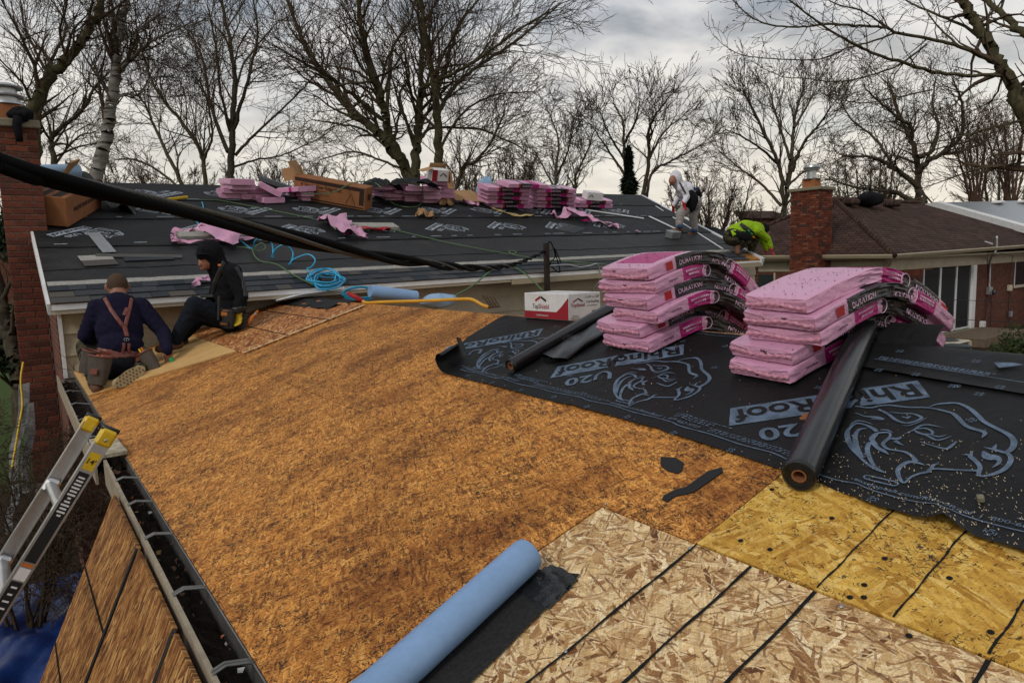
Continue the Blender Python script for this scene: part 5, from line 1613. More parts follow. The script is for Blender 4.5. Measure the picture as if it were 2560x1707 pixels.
strip('flashing_strip', (234, 581), (275, 630), .13, M_METAL, 'galvanised flashing strip lying on the left of the far roof', 'flashing', .035, .004)
strip('shingle_strip', (240, 637), (456, 640), .11, dirty('grey_shingle_back', (.085, .083, .078), .9, .1, amt=.3), 'long grey shingle strip across the left of the far roof', 'shingle', .032, .010)
def loose_shingle(px, py, w, l, yaw, label, two=True):
    p = on(FR, px, py, .025)
    M = FR @ Matrix.Translation((p.x, p.y, .026)) @ Matrix.Rotation(yaw, 4, 'Z')
    t = empty('loose_shingle', M.to_translation(), label, 'shingle')
    m = MB(); m.prism([(-w / 2, 0), (w / 2, 0), (w / 2, l * .5), (-w / 2, l * .5)], 0, .007); m.build('tab', M_SHINGLE, t, M)
    m = MB(); m.prism([(-w / 2, l * .5), (w / 2, l * .5), (w / 2, l), (-w / 2, l)], 0, .005); m.build('headlap', M_STARTER if two else M_SHINGLE, t, M)
loose_shingle(255, 664, .30, .36, .08, 'cut shingle with a pale top half on the left of the far roof')
loose_shingle(376, 651, .48, .12, .0, 'dark cut shingle just below the long grey strip', False)
loose_shingle(1452, 578, .62, .34, .5, 'dark shingle piece lying under the right pink wrapper', False)

# ------------------------------------------------------------------ torn pink wrappers
def ribbon_cloth(name, path, widths, label, seed, mat=M_PINK, z0=.05, amp=.05, extra=()):
    """a crumpled strip of wrapper following points on the far roof"""
    t = empty(name, FR @ Vector((path[0][0], path[0][1], 0)), label, 'torn wrapper')
    def band(path, widths, z0, amp, seed, mat, nm):
        r = random.Random(seed); q = catmull([(p[0], p[1], w, (p[2] if len(p) > 2 else 0)) for p, w in zip(path, widths)], 7)
        P = []
        ph = [r.uniform(0, 6) for _ in range(4)]
        for i, (x, y, w, zz) in enumerate(q):
            a = Vector((q[max(i - 1, 0)][0], q[max(i - 1, 0)][1])); b = Vector((q[min(i + 1, len(q) - 1)][0], q[min(i + 1, len(q) - 1)][1]))
            d = (b - a).normalized(); n_ = Vector((-d.y, d.x))
            row = []
            for j in range(9):
                s_ = (j / 8 - .5)
                z = z0 + zz + amp * abs(math.sin(i * .7 + ph[0] + s_ * 3)) * (.5 + .5 * math.sin(s_ * 9 + i * .4 + ph[1])) + amp * .6 * math.cos(s_ * 5 + i * .9 + ph[2])
                row.append((x + n_.x * w * s_ + .02 * math.sin(j * 2 + i), y + n_.y * w * s_, max(z, .032)))
            P.append(row)
        m = MB(); m.grid(P); m.build(nm, mat, t, FR, smooth=True)
    band(path, widths, z0, amp, seed, mat, 'torn_film')
    for k, (p2, w2, m2, nm) in enumerate(extra): band(p2, w2, z0 + .01, amp * .6, seed + k + 1, m2, nm)
    return t
def F2(*pts): return [tuple(on(FR, p[0], p[1], .04)) + ((p[2],) if len(p) > 2 else ()) for p in pts]
w1 = ribbon_cloth('torn_wrapper', F2((440, 588), (470, 583), (500, 580), (525, 582, .06), (545, 592, .10), (560, 605, .12), (572, 622, .06)), [.12, .16, .22, .30, .40, .42, .20], 'torn pink wrapper around an opened bundle beside the hooded worker', 3, amp=.045,
                  extra=((F2((432, 592), (450, 610), (520, 606), (600, 602), (628, 598), (615, 578), (560, 572)), [.05, .06, .06, .06, .06, .06, .06], M_PINK, 'wrapper_edge'), (F2((552, 576), (600, 574)), [.06, .06], M_MAG, 'magenta_edge')))
p = on(FR, 555, 592, .03); M = FR @ Matrix.Translation((p.x, p.y, .03))
m = MB(); m.bevbox((0, .05, .025), (1.0, .34, .05), .005); m.build('opened_shingles', M_STARTER, w1, M)
w2 = ribbon_cloth('torn_wrapper', F2((812, 552), (822, 556, .05), (842, 566, .10), (860, 582, .05), (880, 590, .08), (915, 596)), [.20, .34, .36, .22, .34, .16], 'torn pink wrapper with loose shingles below the open brown carton', 8, amp=.05,
                  extra=((F2((868, 588), (880, 592, .03)), [.16, .16], M_MAG, 'magenta_edge'), (F2((880, 570), (940, 578), (972, 576)), [.05, .05, .08], M_RED, 'red_edge')))
p = on(FR, 915, 572, .03); M = FR @ Matrix.Translation((p.x, p.y, .03)) @ Matrix.Rotation(-.06, 4, 'Z')
m = MB(); m.bevbox((0, .03, .03), (.95, .24, .05), .005); m.build('opened_shingles', M_STARTER, w2, M)
w3 = ribbon_cloth('torn_wrapper', F2((1378, 534), (1400, 545), (1425, 540, .08), (1445, 548, .10), (1480, 555, .04), (1515, 563), (1545, 568)), [.10, .12, .30, .34, .16, .16, .18], 'torn pink wrapper trailing below the stacks on the right of the far roof', 5, amp=.045,
                  extra=((F2((1440, 540), (1480, 543)), [.10, .08], M_PINK, 'torn_film'), (F2((1455, 552), (1472, 556)), [.14, .14], M_MAG, 'magenta_edge'), (F2((1480, 558), (1530, 566)), [.10, .10], M_PLASTIC_K, 'black_edge')))
ribbon_cloth('torn_wrapper', F2((1152, 506), (1172, 512, .03), (1195, 516)), [.08, .16, .10], 'small pink wrapper scrap below the cardboard sheet', 12, amp=.04)
ribbon_cloth('torn_wrapper', F2((486, 716), (500, 706, .02), (518, 708, .03), (536, 704)), [.04, .09, .12, .05], 'curl of pink wrapper on the eave behind the hooded worker', 14, amp=.018)
ribbon_cloth('torn_wrapper', F2((1587, 577), (1598, 581)), [.07, .05], 'tiny pink scrap on the right of the far roof', 15, amp=.01)
ribbon_cloth('torn_paper', F2((1102, 512), (1112, 508, .04), (1128, 515)), [.10, .22, .12], 'crumpled brown paper below the middle heap', 21, mat=M_CARD, amp=.04)
ribbon_cloth('torn_paper', F2((1043, 541), (1060, 538, .04), (1080, 546)), [.06, .20, .08], 'curled tan paper lying alone in the middle of the far roof', 22, mat=M_CARD, amp=.05)
ribbon_cloth('torn_paper', F2((1225, 520), (1260, 532), (1300, 541), (1330, 538)), [.03, .04, .10, .05], 'pale straw coloured scrap trailing below the tall stack', 24, mat=dirty('straw', (.42, .32, .14), .9, .1), amp=.015)

# ------------------------------------------------------------------ hoses
def hose(name, pts, r, mat, label, k=8, n=7):
    q = catmull(pts, k); m = MB(); m.tube(q, r, n); return tag(m.build(name, mat, None, smooth=True), label, 'hose')
def FP(px, py, h): 
    p = on(FR, px, py, h); return FR @ Vector((p.x, p.y, h))
B = []
for a in ((505, 505, .05), (508, 520, .05), (496, 534, .05), (488, 545, .06), (497, 560, .05), (520, 568, .05), (545, 560, .06), (548, 545, .06), (540, 530, .05), (515, 545, .05), (500, 580, .05), (530, 588, .05)): B.append(FP(*a))
tz = [(565, 590, .05), (600, 602, .05), (630, 622, .05), (638, 602, .20), (660, 588, .28), (680, 610, .16), (682, 640, .05), (679, 643, .05), (690, 622, .16), (712, 612, .22), (732, 630, .14), (728, 655, .05), (722, 662, .05), (735, 648, .12), (770, 636, .20), (788, 650, .16), (778, 668, .08), (768, 672, .05), (790, 690, .05)]
for a in tz: B.append(FP(*a))
r = random.Random(9)
for i in range(64):       # the coil: seven loose turns
    a = i / 9 * 2 * math.pi; rx = 38 + 10 * math.sin(i * .9) + r.uniform(-4, 4); ry = 19 + 5 * math.sin(i * .53) + r.uniform(-3, 3)
    B.append(FP(815 + rx * math.cos(a) + 3 * math.sin(i * .31), 697 + ry * math.sin(a) + 4 * math.sin(i * .2), .05 + .0014 * i))
hose('air_hose', B, .0085, M_HOSEB, 'bright blue air hose snaking down the far roof into a coil at the eave', 5)
B = []
for i in range(30):
    a = i / 8 * 2 * math.pi; B.append(at_y(900 + 42 * math.cos(a) + r.uniform(-6, 6), 733 + 14 * math.sin(a) + r.uniform(-3, 3), 6.9))
hose('air_hose', B, .0085, M_HOSEB, 'second loose blue hose coil at the wall beside the blue film', 5)
G = [FP(*a) for a in ((500, 500, .12), (560, 503, .04), (700, 530, .04), (830, 555, .04), (960, 570, .04), (1100, 602, .04), (1200, 622, .04), (1268, 634, .04), (1290, 632, .05), (1285, 627, .05), (1272, 630, .05), (1300, 640, .04), (1400, 652, .04), (1500, 660, .04), (1560, 668, .04))]
hose('green_rope', G, .0065, M_HOSEG, 'thin green line running diagonally across the whole far roof', 6)
G = [FP(*a) for a in ((590, 617, .05), (620, 620, .05), (650, 628, .05), (664, 618, .10), (655, 608, .14), (640, 615, .10), (632, 630, .05), (650, 652, .05), (690, 660, .05), (730, 685, .05), (775, 708, .05), (830, 730, .05))]
hose('green_rope', G, .007, M_HOSEG, 'green line curling past the hooded worker down to the eave', 6)
G = [at_y(*a) for a in ((1120, 748, 6.6), (1180, 715, 6.7), (1230, 675, 6.8), (1262, 666, 6.8), (1290, 670, 6.75), (1325, 695, 6.6), (1358, 728, 6.4))]
hose('green_rope', G, .009, M_HOSEG, 'arched green hose in front of the far eave near the mast', 6)
G = [FP(*a) for a in ((760, 485, .30), (830, 482, .30), (880, 458, .42), (930, 455, .42), (955, 470, .40))]
hose('green_rope', G, .008, M_HOSEG, 'green cord looping over the open brown carton', 6)
G = [FP(*a) for a in ((965, 490, .2), (985, 510, .05), (1020, 518, .05), (1050, 512, .05), (1056, 480, .3), (1056, 460, .5))]
hose('green_rope', G, .008, M_HOSEG, 'green cord hanging from the middle heap', 6)

# ------------------------------------------------------------------ things at the joint of the two roofs
# blue film rolled on the back slope
A_, B_ = at_y(925, 728, 6.6), at_y(1040, 742, 6.6)
m = MB(); Q = (B_ - A_).normalized().to_track_quat('Z', 'Y').to_matrix(); Lr = (B_ - A_).length
m.lathe([(.012, 0), (.062, 0), (.066, .01), (.066, Lr), (.060, Lr + .004), (.02, Lr - .02)], 20, A_, Q)
t = empty('membrane_roll', A_, 'pale blue roll lying behind the ridge at the far wall', 'roll')
o = m.build('wound_membrane', M_BLUE, t); smooth_by_angle(o.data)
m = MB(); m.lathe([(.01, 0), (.056, 0), (.058, .003), (.01, .003)], 20, B_ + (B_ - A_).normalized() * .003, Q); m.build('dark_end', M_NIGHT, t)
p = at_y(1095, 752, 6.55); m = MB(); m.add(*cloth_lump(p.x, p.y, p.z, .22, .10, .075, 31, 12)); tag(m.build('blue_film', M_BLUEP, None, smooth=True), 'crumpled blue film beside the roll at the far wall', 'plastic film')
# torn metal strip and black scrap by the wall
a = [at_y(*q) for q in ((690, 752, 7.1), (760, 735, 7.0), (862, 722, 6.9), (860, 716, 7.0), (800, 728, 7.1), (690, 742, 7.3))]
m = MB(); m.add(a, [(0, 1, 2, 3, 4, 5)]); m.add([(p.x, p.y, p.z - .006) for p in a], [(5, 4, 3, 2, 1, 0)])
tag(m.build('bent_trim', M_WHITE, None), 'bent cream trim torn loose at the end of the siding', 'trim')
m = MB(); r = random.Random(3); P = []
for i in range(15):
    row = []
    for j in range(8):
        s_ = 2.35 + .62 * j / 7; y = 5.95 + 1.4 * i / 14
        q = NR @ Vector((min(s_, S_RIDGE), y, .016 + .012 * math.sin(i + j * 2.1) + .01 * r.random())) if s_ <= S_RIDGE else NB @ Vector((s_ - S_RIDGE, y, .016 + .012 * math.sin(i + j * 2.1)))
        row.append(q)
    P.append(row)
m.grid(P); tag(m.build('underlay_scrap', M_UNDER, None, smooth=True), 'torn black underlay scrap on the ridge at the far wall', 'underlayment scrap')
# shingle shovel: red grip, yellow shaft, rusty fork
t = empty('roofing_shovel', at_y(1050, 757, 5.3), 'yellow roofing shovel with a red grip lying along the ridge', 'shovel')
def yz(px, py): 
    q = at_y(px, py, 5.0 - (px - 880) / 380 * 1.1); return q
sh = [yz(*p) for p in ((905, 752), (918, 757), (960, 755), (1060, 752), (1150, 748), (1180, 749), (1205, 762), (1222, 768))]
m = MB(); m.tube([yz(872, 734), yz(885, 740), yz(906, 752)], [.017, .019, .018], 10); m.build('grip', dirty('red_rubber', (.30, .010, .014), .55, .3), t, smooth=True)
m = MB(); m.tube(catmull(sh, 5), .0125, 10); m.build('shaft', dirty('yellow_fibreglass', (.58, .29, .012), .35, .4), t, smooth=True)
for k in range(4):
    m = MB(); m.tube([yz(1222, 768) + Vector((0, 0, 0)), yz(1228 + k * 7, 768 - k * .5), yz(1206 + k * 9, 738 + k * 1.5)], [.010, .008, .004], 6); m.build('tine', dirty('rusty_steel', (.075, .040, .022), .7, .3, .4, amt=.5, scale=30), t)

# service mast and the cables that hang from it
mast = empty('service_mast', (6.0, 7.42, -.5), 'rusty black service mast at the far eave where the twisted cable ends', 'mast')
mb = at_y(1368, 742, 7.05); mt = at_y(1366, 608, 7.05)
m = MB(); m.box((mb + mt) / 2, (.062, .05, (mt - mb).length)); m.build('post', dirty('rusty_black_steel', (.035, .024, .020), .7, .3, .3, amt=.5, scale=20), mast)
m = MB(); m.tube(catmull([mt + Vector((.01, 0, -.01)), mt + Vector((.06, -.02, .01)), at_y(1388, 640, 7.0), at_y(1375, 660, 7.0), at_y(1400, 680, 7.0), at_y(1385, 620, 7.0), at_y(1402, 655, 7.0)], 5), .008, 6); m.build('cable_tail', M_RUBBER, mast, smooth=True)
m = MB(); m.tube(catmull([at_y(1376, 664, 7.0), at_y(1420, 662, 7.0), at_y(1450, 668, 7.0), at_y(1475, 664, 7.05), at_y(1495, 662, 7.1), at_y(1498, 700, 7.12), at_y(1480, 728, 7.2), at_y(1478, 760, 7.3)], 5), .010, 7); m.build('conduit', M_METAL, mast, smooth=True)

cab = empty('service_cable', (1, 2, .4), 'thick twisted black service cable sweeping across the scene from the upper left', 'cable')
cp = [(-70, 383, 1.15), (0, 408, 1.18), (100, 440, 1.22), (250, 480, 1.28), (400, 517, 1.36), (560, 555, 1.50), (700, 589, 1.68), (830, 617, 1.95), (950, 641, 2.3), (1050, 657, 2.75), (1150, 668, 3.5), (1230, 670, 4.6), (1290, 660, 6.2), (1340, 640, 8.0), (1362, 628, 9.0)]
cl = []
for px, py, dd in cp:
    v = ray(px, py); cl.append(v * dd)
d0 = (cl[0] - cl[1]).normalized()
cl = [cl[0] + d0 * 14 + Vector((0, 0, 1.6)), cl[0] + d0 * 5 + Vector((0, 0, .35)), cl[0] + d0 * 1.2] + cl      # on to the street pole, out of frame
q = [Vector(a) for a in catmull([tuple(a) for a in cl], 40)]
arc = [0.0]
for a, b in zip(q, q[1:]): arc.append(arc[-1] + (b - a).length)
R_, Rn = .0104, .0058
def strand(ph, rad, rr_, name, mat, twist0, nn=10):
    pts = []
    for i, p in enumerate(q):
        tng = (q[min(i + 1, len(q) - 1)] - q[max(i - 1, 0)]).normalized()
        u = tng.cross(Vector((0, 0, 1))).normalized(); w = tng.cross(u)
        s_ = arc[i] - arc[120]
        turns = .20 + .55 * max(0.0, s_ - .25) + .04 * max(0.0, s_) ** 2
        a = ph + turns * 2 * math.pi
        pts.append(p + (u * math.cos(a) + w * math.sin(a)) * rad)
    m = MB(); m.tube(pts, rr_, nn); m.build(name, mat, cab, smooth=True); return pts
strand(math.radians(80), .0116, R_, 'insulated_conductor', M_RUBBER, 0)
strand(math.radians(258), .0116, R_, 'insulated_conductor', M_RUBBER, 0)
npts = strand(math.radians(170), .0136, Rn * .8, 'bare_neutral', M_DKSTEEL, 0, 6)
for k in range(7):
    pts = []
    for i, p in enumerate(npts):
        tng = (npts[min(i + 1, len(npts) - 1)] - npts[max(i - 1, 0)]).normalized()
        u = tng.cross(Vector((0, 0, 1))).normalized(); w = tng.cross(u); a = k * 2 * math.pi / 7 + arc[i] * 90
        pts.append(p + (u * math.cos(a) + w * math.sin(a)) * Rn * .72)
    m = MB(); m.tube(pts[110:540], Rn * .34, 5); m.build('wire_strand', M_DKSTEEL, cab, smooth=True)
# overhead wire to the right house, thin
# ------------------------------------------------------------------ people: one continuous skin per body
from mathutils.bvhtree import BVHTree
def body_mesh(name, prims, mats, voxel=.010, smooth_it=4, noise=.0):
    m = MB()
    for pr in prims:
        if pr[0] == 'cap':
            _, a, ra, b, rb, mi = pr; a, b = Vector(a), Vector(b)
            d = b - a
            L = max(d.length, 1e-4); Q = d.normalized().to_track_quat('Z', 'Y').to_matrix()
            prof = [(ra * math.cos(t), -ra * math.sin(t)) for t in (1.35, 1.0, .6, .25)] + [(ra + (rb - ra) * i / 4, L * i / 4) for i in range(5)] + [(rb * math.cos(t), L + rb * math.sin(t)) for t in (.25, .6, 1.0, 1.35)]
            m.lathe(prof, 14, a, Q)
        else:
            _, c, rad, R, mi = pr; R = R or Matrix.Identity(3)
            prof = [(math.sin(t), -math.cos(t)) for t in [math.pi * (i + .35) / 12.7 for i in range(13)]]
            b0 = len(m.v); m.lathe(prof, 16)
            for i in range(b0, len(m.v)):
                v = Vector(m.v[i]); m.v[i] = tuple(Vector(c) + R @ Vector((v.x * rad[0], v.y * rad[1], v.z * rad[2])))
    me = m.mesh(name + '_raw', mats[0])
    ob = bpy.data.objects.new('tmp', me); COL.objects.link(ob)
    md = ob.modifiers.new('r', 'REMESH'); md.mode = 'VOXEL'; md.voxel_size = voxel
    dg = bpy.context.evaluated_depsgraph_get()
    out = bpy.data.meshes.new_from_object(ob.evaluated_get(dg))
    bpy.data.objects.remove(ob); bpy.data.meshes.remove(me)
    nv = len(out.vertices); co = np.empty(nv * 3); out.vertices.foreach_get('co', co); co = co.reshape(-1, 3)
    ne = len(out.edges); ed = np.empty(ne * 2, int); out.edges.foreach_get('vertices', ed); ed = ed.reshape(-1, 2)
    deg = np.bincount(ed.ravel(), minlength=nv)[:, None].clip(1)
    for it in range(smooth_it):
        acc = np.zeros_like(co); np.add.at(acc, ed[:, 0], co[ed[:, 1]]); np.add.at(acc, ed[:, 1], co[ed[:, 0]])
        co = co * .45 + acc / deg * .55
    # cloth folds: push along the vertex normal by a wavy pattern, skin stays smooth
    out.vertices.foreach_set('co', co.ravel()); out.update()
    nf = len(out.polygons); cen = np.empty(nf * 3); out.polygons.foreach_get('center', cen); cen = cen.reshape(-1, 3)
    def field(P):
        best = np.full(len(P), 1e9); who = np.zeros(len(P), int)
        for pr in prims:
            if pr[0] == 'cap':
                _, a, ra, b, rb, mi = pr; a = np.array(a); b = np.array(b); d = b - a; L2 = max(d @ d, 1e-9)
                t = np.clip(((P - a) @ d) / L2, 0, 1); r = ra + (rb - ra) * t
                s_ = np.linalg.norm(P - a - t[:, None] * d, axis=1) - r
            else:
                _, c, rad, R, mi = pr; q = P - np.array(c)
                if R is not None: q = q @ np.array(R)
                k = np.linalg.norm(q / np.array(rad), axis=1); s_ = (k - 1) * min(rad)
            w = s_ < best; best[w] = s_[w]; who[w] = mi
        return who
    who = field(cen)
    if noise:
        nrm = np.empty(nv * 3); out.vertices.foreach_get('normal', nrm); nrm = nrm.reshape(-1, 3)
        wv = field(co)
        x, y, z = co[:, 0], co[:, 1], co[:, 2]
        f = np.sin(z * 95 + 9 * np.sin(x * 23 + y * 11)) * .5 + np.sin(x * 70 + y * 60 + z * 35) * .35 + np.sin((x - y) * 44 + z * 120) * .3
        isc = np.isin(wv, [i for i, mm in enumerate(mats) if mm.name in CLOTH])
        co = co + nrm * (f * noise * isc)[:, None]
        out.vertices.foreach_set('co', co.ravel())
    for mm in mats: out.materials.append(mm)
    if len(out.materials) > len(mats): out.materials.pop(index=0)
    out.polygons.foreach_set('material_index', who.tolist())
    out.polygons.foreach_set('use_smooth', [True] * nf)
    out.update(); out.name = name
    return out
CLOTH = {'navy_fleece', 'black_cotton', 'dark_jeans', 'camouflage_cloth', 'white_hoodie', 'grey_sweatpants', 'lime_shirt'}
class Skin:
    def __init__(s, me): s.b = BVHTree.FromPolygons([v.co.copy() for v in me.vertices], [tuple(p.vertices) for p in me.polygons])
    def at(s, px, py, off=.006):
        d = ray(px, py).normalized(); h = s.b.ray_cast(Vector((0, 0, 0)), d)
        if h[0] is None:
            n = s.b.find_nearest(d * 6.0)
            return n[0] + n[1] * off, n[1]
        return h[0] + h[1] * off, h[1]
def strap(sk, path, w, mat, parent, name, off=.005, th=.004, k=5):
    pts = []; 
    for a, b in zip(path, path[1:]):
        for i in range(k): pts.append((a[0] + (b[0] - a[0]) * i / k, a[1] + (b[1] - a[1]) * i / k))
    pts.append(path[-1])
    H = [sk.at(p[0], p[1], off) for p in pts]
    m = MB(); rows = []
    for i, (p, n_) in enumerate(H):
        t = (H[min(i + 1, len(H) - 1)][0] - H[max(i - 1, 0)][0])
        t = t.normalized() if t.length > 1e-6 else Vector((0, 0, 1))
        vdir = -p.normalized(); nn = (n_ + vdir * .6).normalized()
        sd_ = t.cross(nn).normalized() * w / 2
        rows.append([p - sd_ - nn * th, p - sd_, p - sd_ * .3 + nn * .001, p + sd_ * .3 + nn * .001, p + sd_, p + sd_ - nn * th])
    m.grid(rows); return m.build(name, mat, parent, smooth=True)
def hand(prims, wrist, tip_dir, side, mi, curl=.4, s=1.0):
    """palm with four unequal curled fingers and a thumb from its side"""
    w = Vector(wrist); d = Vector(tip_dir).normalized(); sd_ = Vector(side); sd_ = (sd_ - d * sd_.dot(d)).normalized(); dn = d.cross(sd_).normalized()
    prims.append(('ell', w + d * .045 * s, (.040 * s, .018 * s, .050 * s), Matrix((sd_, dn, d)).transposed(), mi))
    for k, (o, l) in enumerate(((-.030, .060), (-.010, .072), (.011, .068), (.030, .052))):
        a = w + d * .085 * s + sd_ * o * s; b = a + (d * math.cos(curl) + dn * math.sin(curl)) * l * .55 * s; c = b + (d * math.cos(curl * 2.6) + dn * math.sin(curl * 2.6)) * l * .5 * s
        prims.append(('cap', a, .0100 * s, b, .0095 * s, mi)); prims.append(('cap', b, .0095 * s, c, .0085 * s, mi))
    a = w + d * .025 * s - sd_ * .036 * s; b = a + (d * .7 - sd_ * .6 + dn * .35) * .035 * s; c = b + (d * .8 + dn * .5) * .030 * s
    prims.append(('cap', a, .012 * s, b, .011 * s, mi)); prims.append(('cap', b, .011 * s, c, .0095 * s, mi))
def box_on(p, dims, R, mat, parent, name, bv=.006):
    m = MB(); m.bevbox((0, 0, 0), dims, bv); return m.build(name, mat, parent, Matrix.Translation(p) @ R.to_4x4())
CAMR = Matrix(((CR[0], CF[0], CU[0]), (CR[1], CF[1], CU[1]), (CR[2], CF[2], CU[2])))   # x right, y away, z up as seen from the camera

# ---------- 1: man kneeling with his back to us
Y = at_y
head = Y(294, 716, 6.72); neck = Y(297, 742, 6.66); chest = Y(297, 790, 6.58); waist = Y(302, 866, 6.42); hip = Y(303, 915, 6.38)
shL, shR = Y(244, 770, 6.60), Y(352, 766, 6.58); elL, elR = Y(214, 838, 6.62), Y(408, 830, 6.46); haL = Y(248, 868, 6.95); haR = Y(420, 890, 6.22)
knL = Y(214, 868, 6.80); anL = Y(240, 958, 6.10); hiL = Y(272, 918, 6.40); hiR = Y(338, 914, 6.38); knR = Y(366, 902, 6.50); anR = Y(354, 922, 6.16)
P1 = [('ell', head, (.078, .098, .112), None, 0), ('ell', head + Vector((0, -.012, .022)), (.0815, .094, .094), None, 1), ('ell', head + Vector((-.083, .02, -.005)), (.016, .026, .034), None, 0), ('ell', head + Vector((.083, .02, -.005)), (.016, .026, .034), None, 0),
      ('cap', neck + Vector((0, -.005, .03)), .060, neck + Vector((0, 0, -.05)), .066, 0), ('cap', neck + Vector((-.01, 0, -.045)), .070, neck + Vector((.01, 0, -.07)), .09, 2),
      ('cap', shL, .078, shR, .078, 2), ('ell', chest, (.185, .135, .20), None, 2), ('ell', (chest + waist) / 2, (.180, .135, .20), None, 2), ('ell', waist, (.172, .130, .13), None, 2), ('ell', hip, (.175, .145, .12), None, 3),
      ('cap', shL, .078, elL, .060, 2), ('cap', elL, .062, haL, .045, 2), ('cap', shR, .078, elR, .060, 2), ('cap', elR, .060, haR + Vector((0, 0, .05)), .043, 2),
      ('cap', hiL, .10, knL, .075, 4), ('cap', knL, .075, anL, .055, 4), ('cap', hiR, .10, knR, .072, 4), ('cap', knR, .072, anR, .052, 4),
      ('cap', anL + Vector((0, -.03, -.02)), .045, anL + Vector((.0, .17, -.045)), .042, 5), ('ell', anL + Vector((0, -.05, -.03)), (.046, .06, .05), None, 5),
      ('cap', Y(300, 955, 5.92), .042, Y(350, 926, 6.14), .046, 6), ('ell', Y(296, 958, 5.90), (.046, .046, .042), None, 6)]
hand(P1, haR + Vector((0, 0, .05)), (.05, .02, -1), (1, .2, 0), 0, .45)
hand(P1, haL, (.2, .6, -.6), (1, 0, 0), 0, .5)
me1 = body_mesh('person', P1, [M_SKIN, M_HAIR, M_NAVY, M_BLACKC, M_CAMO, M_BOOT, M_TANSOLE], .0095, 4, .0035)
p1 = put('person', me1); tag(p1, 'kneeling person seen from behind in navy sweater with leather tool belt and suspenders', 'person')
sk = Skin(me1)
strap(sk, [(262, 745), (278, 775), (296, 800), (310, 818)], .030, M_LEATHER, p1, 'suspender')
strap(sk, [(330, 735), (326, 765), (318, 795), (312, 818)], .028, M_LEATHER, p1, 'suspender')
strap(sk, [(311, 815), (315, 832), (317, 842)], .034, M_LEATHER, p1, 'suspender_yoke', .009)
strap(sk, [(309, 858), (308, 882)], .022, M_LEATHER, p1, 'suspender_tab', .012); strap(sk, [(321, 858), (322, 882)], .022, M_LEATHER, p1, 'suspender_tab', .012)
for px in (312, 319):
    c, n_ = sk.at(px, 850, .012); m = MB()
    m.tube([c + CAMR @ Vector((.011 * math.cos(t), 0, .012 * math.sin(t))) for t in [2 * math.pi * i / 14 for i in range(14)]], .0022, 5, closed=True); m.build('buckle_ring', M_STEEL, p1)
strap(sk, [(243, 878), (270, 884), (300, 888), (340, 886), (372, 882)], .078, M_LEATHER, p1, 'tool_belt', .010, .008)
def pouch(c, w, h, d, yaw, mat, rim, parent, name):
    t_ = CAMR @ Matrix.Rotation(yaw, 3, 'Y')
    m = MB(); P = []
    for i in range(9):
        f = i / 8; ww = w * (.78 + .22 * math.sin(f * 1.9)); dd = d * (.55 + .45 * f); row = []
        for k in range(17):
            a = 2 * math.pi * k / 16; sx = math.copysign(abs(math.cos(a)) ** .6, math.cos(a)); sy = math.copysign(abs(math.sin(a)) ** .6, math.sin(a))
            row.append(c + t_ @ Vector((ww / 2 * sx, -dd / 2 * sy, -h / 2 + h * f)))
        P.append(row)
    m.grid(P); m.add([p for p in P[0][:16]], [tuple(range(16))]); o = m.build(name, mat, parent, smooth=True)
    m = MB(); m.tube([p for p in P[-1][:16]], .007, 6, closed=True); m.build('pouch_rim', rim, o, smooth=True)
    m = MB(); q = [c + (p - c) * .93 - t_ @ Vector((0, 0, h * .10)) for p in P[-1][:16]]; m.add(q, [tuple(range(16))]); m.build('pouch_inside', M_NIGHT, o)
    return o, t_
c = Y(247, 925, 6.02); o, R_ = pouch(c, .155, .215, .12, .14, M_LEATHER_G, M_LEATHER, p1, 'tool_pouch')
for dx in (-.02, .015):
    m = MB(); m.tube([c + R_ @ Vector((dx - .02, 0, .05)), c + R_ @ Vector((dx, 0, .115))], .010, 7); m.build('tool_handle', M_ORANGE, o, smooth=True)
box_on(c + R_ @ Vector((.0, -.060, -.01)), (.055, .008, .045), R_, M_LEATHER, o, 'pouch_patch')
c = Y(220, 905, 6.15); pouch(c, .11, .18, .10, .3, M_LEATHER_G, M_LEATHER, p1, 'tool_pouch')
c = Y(378, 908, 6.15); o, R_ = pouch(c, .11, .20, .09, -.55, M_LEATHER_G, M_LEATHER, p1, 'tool_pouch')
for i in range(3):
    m = MB(); m.tube([c + R_ @ Vector((-.02 + .02 * i, 0, .05)), c + R_ @ Vector((-.025 + .022 * i, 0, .15))], .008, 7); m.build('tool_handle', (M_YELLOW, M_ORANGE, M_BLACKP)[i], o, smooth=True)
strap(sk, [(352, 888), (352, 905)], .07, M_LEATHER, p1, 'belt_loop', .012, .006)
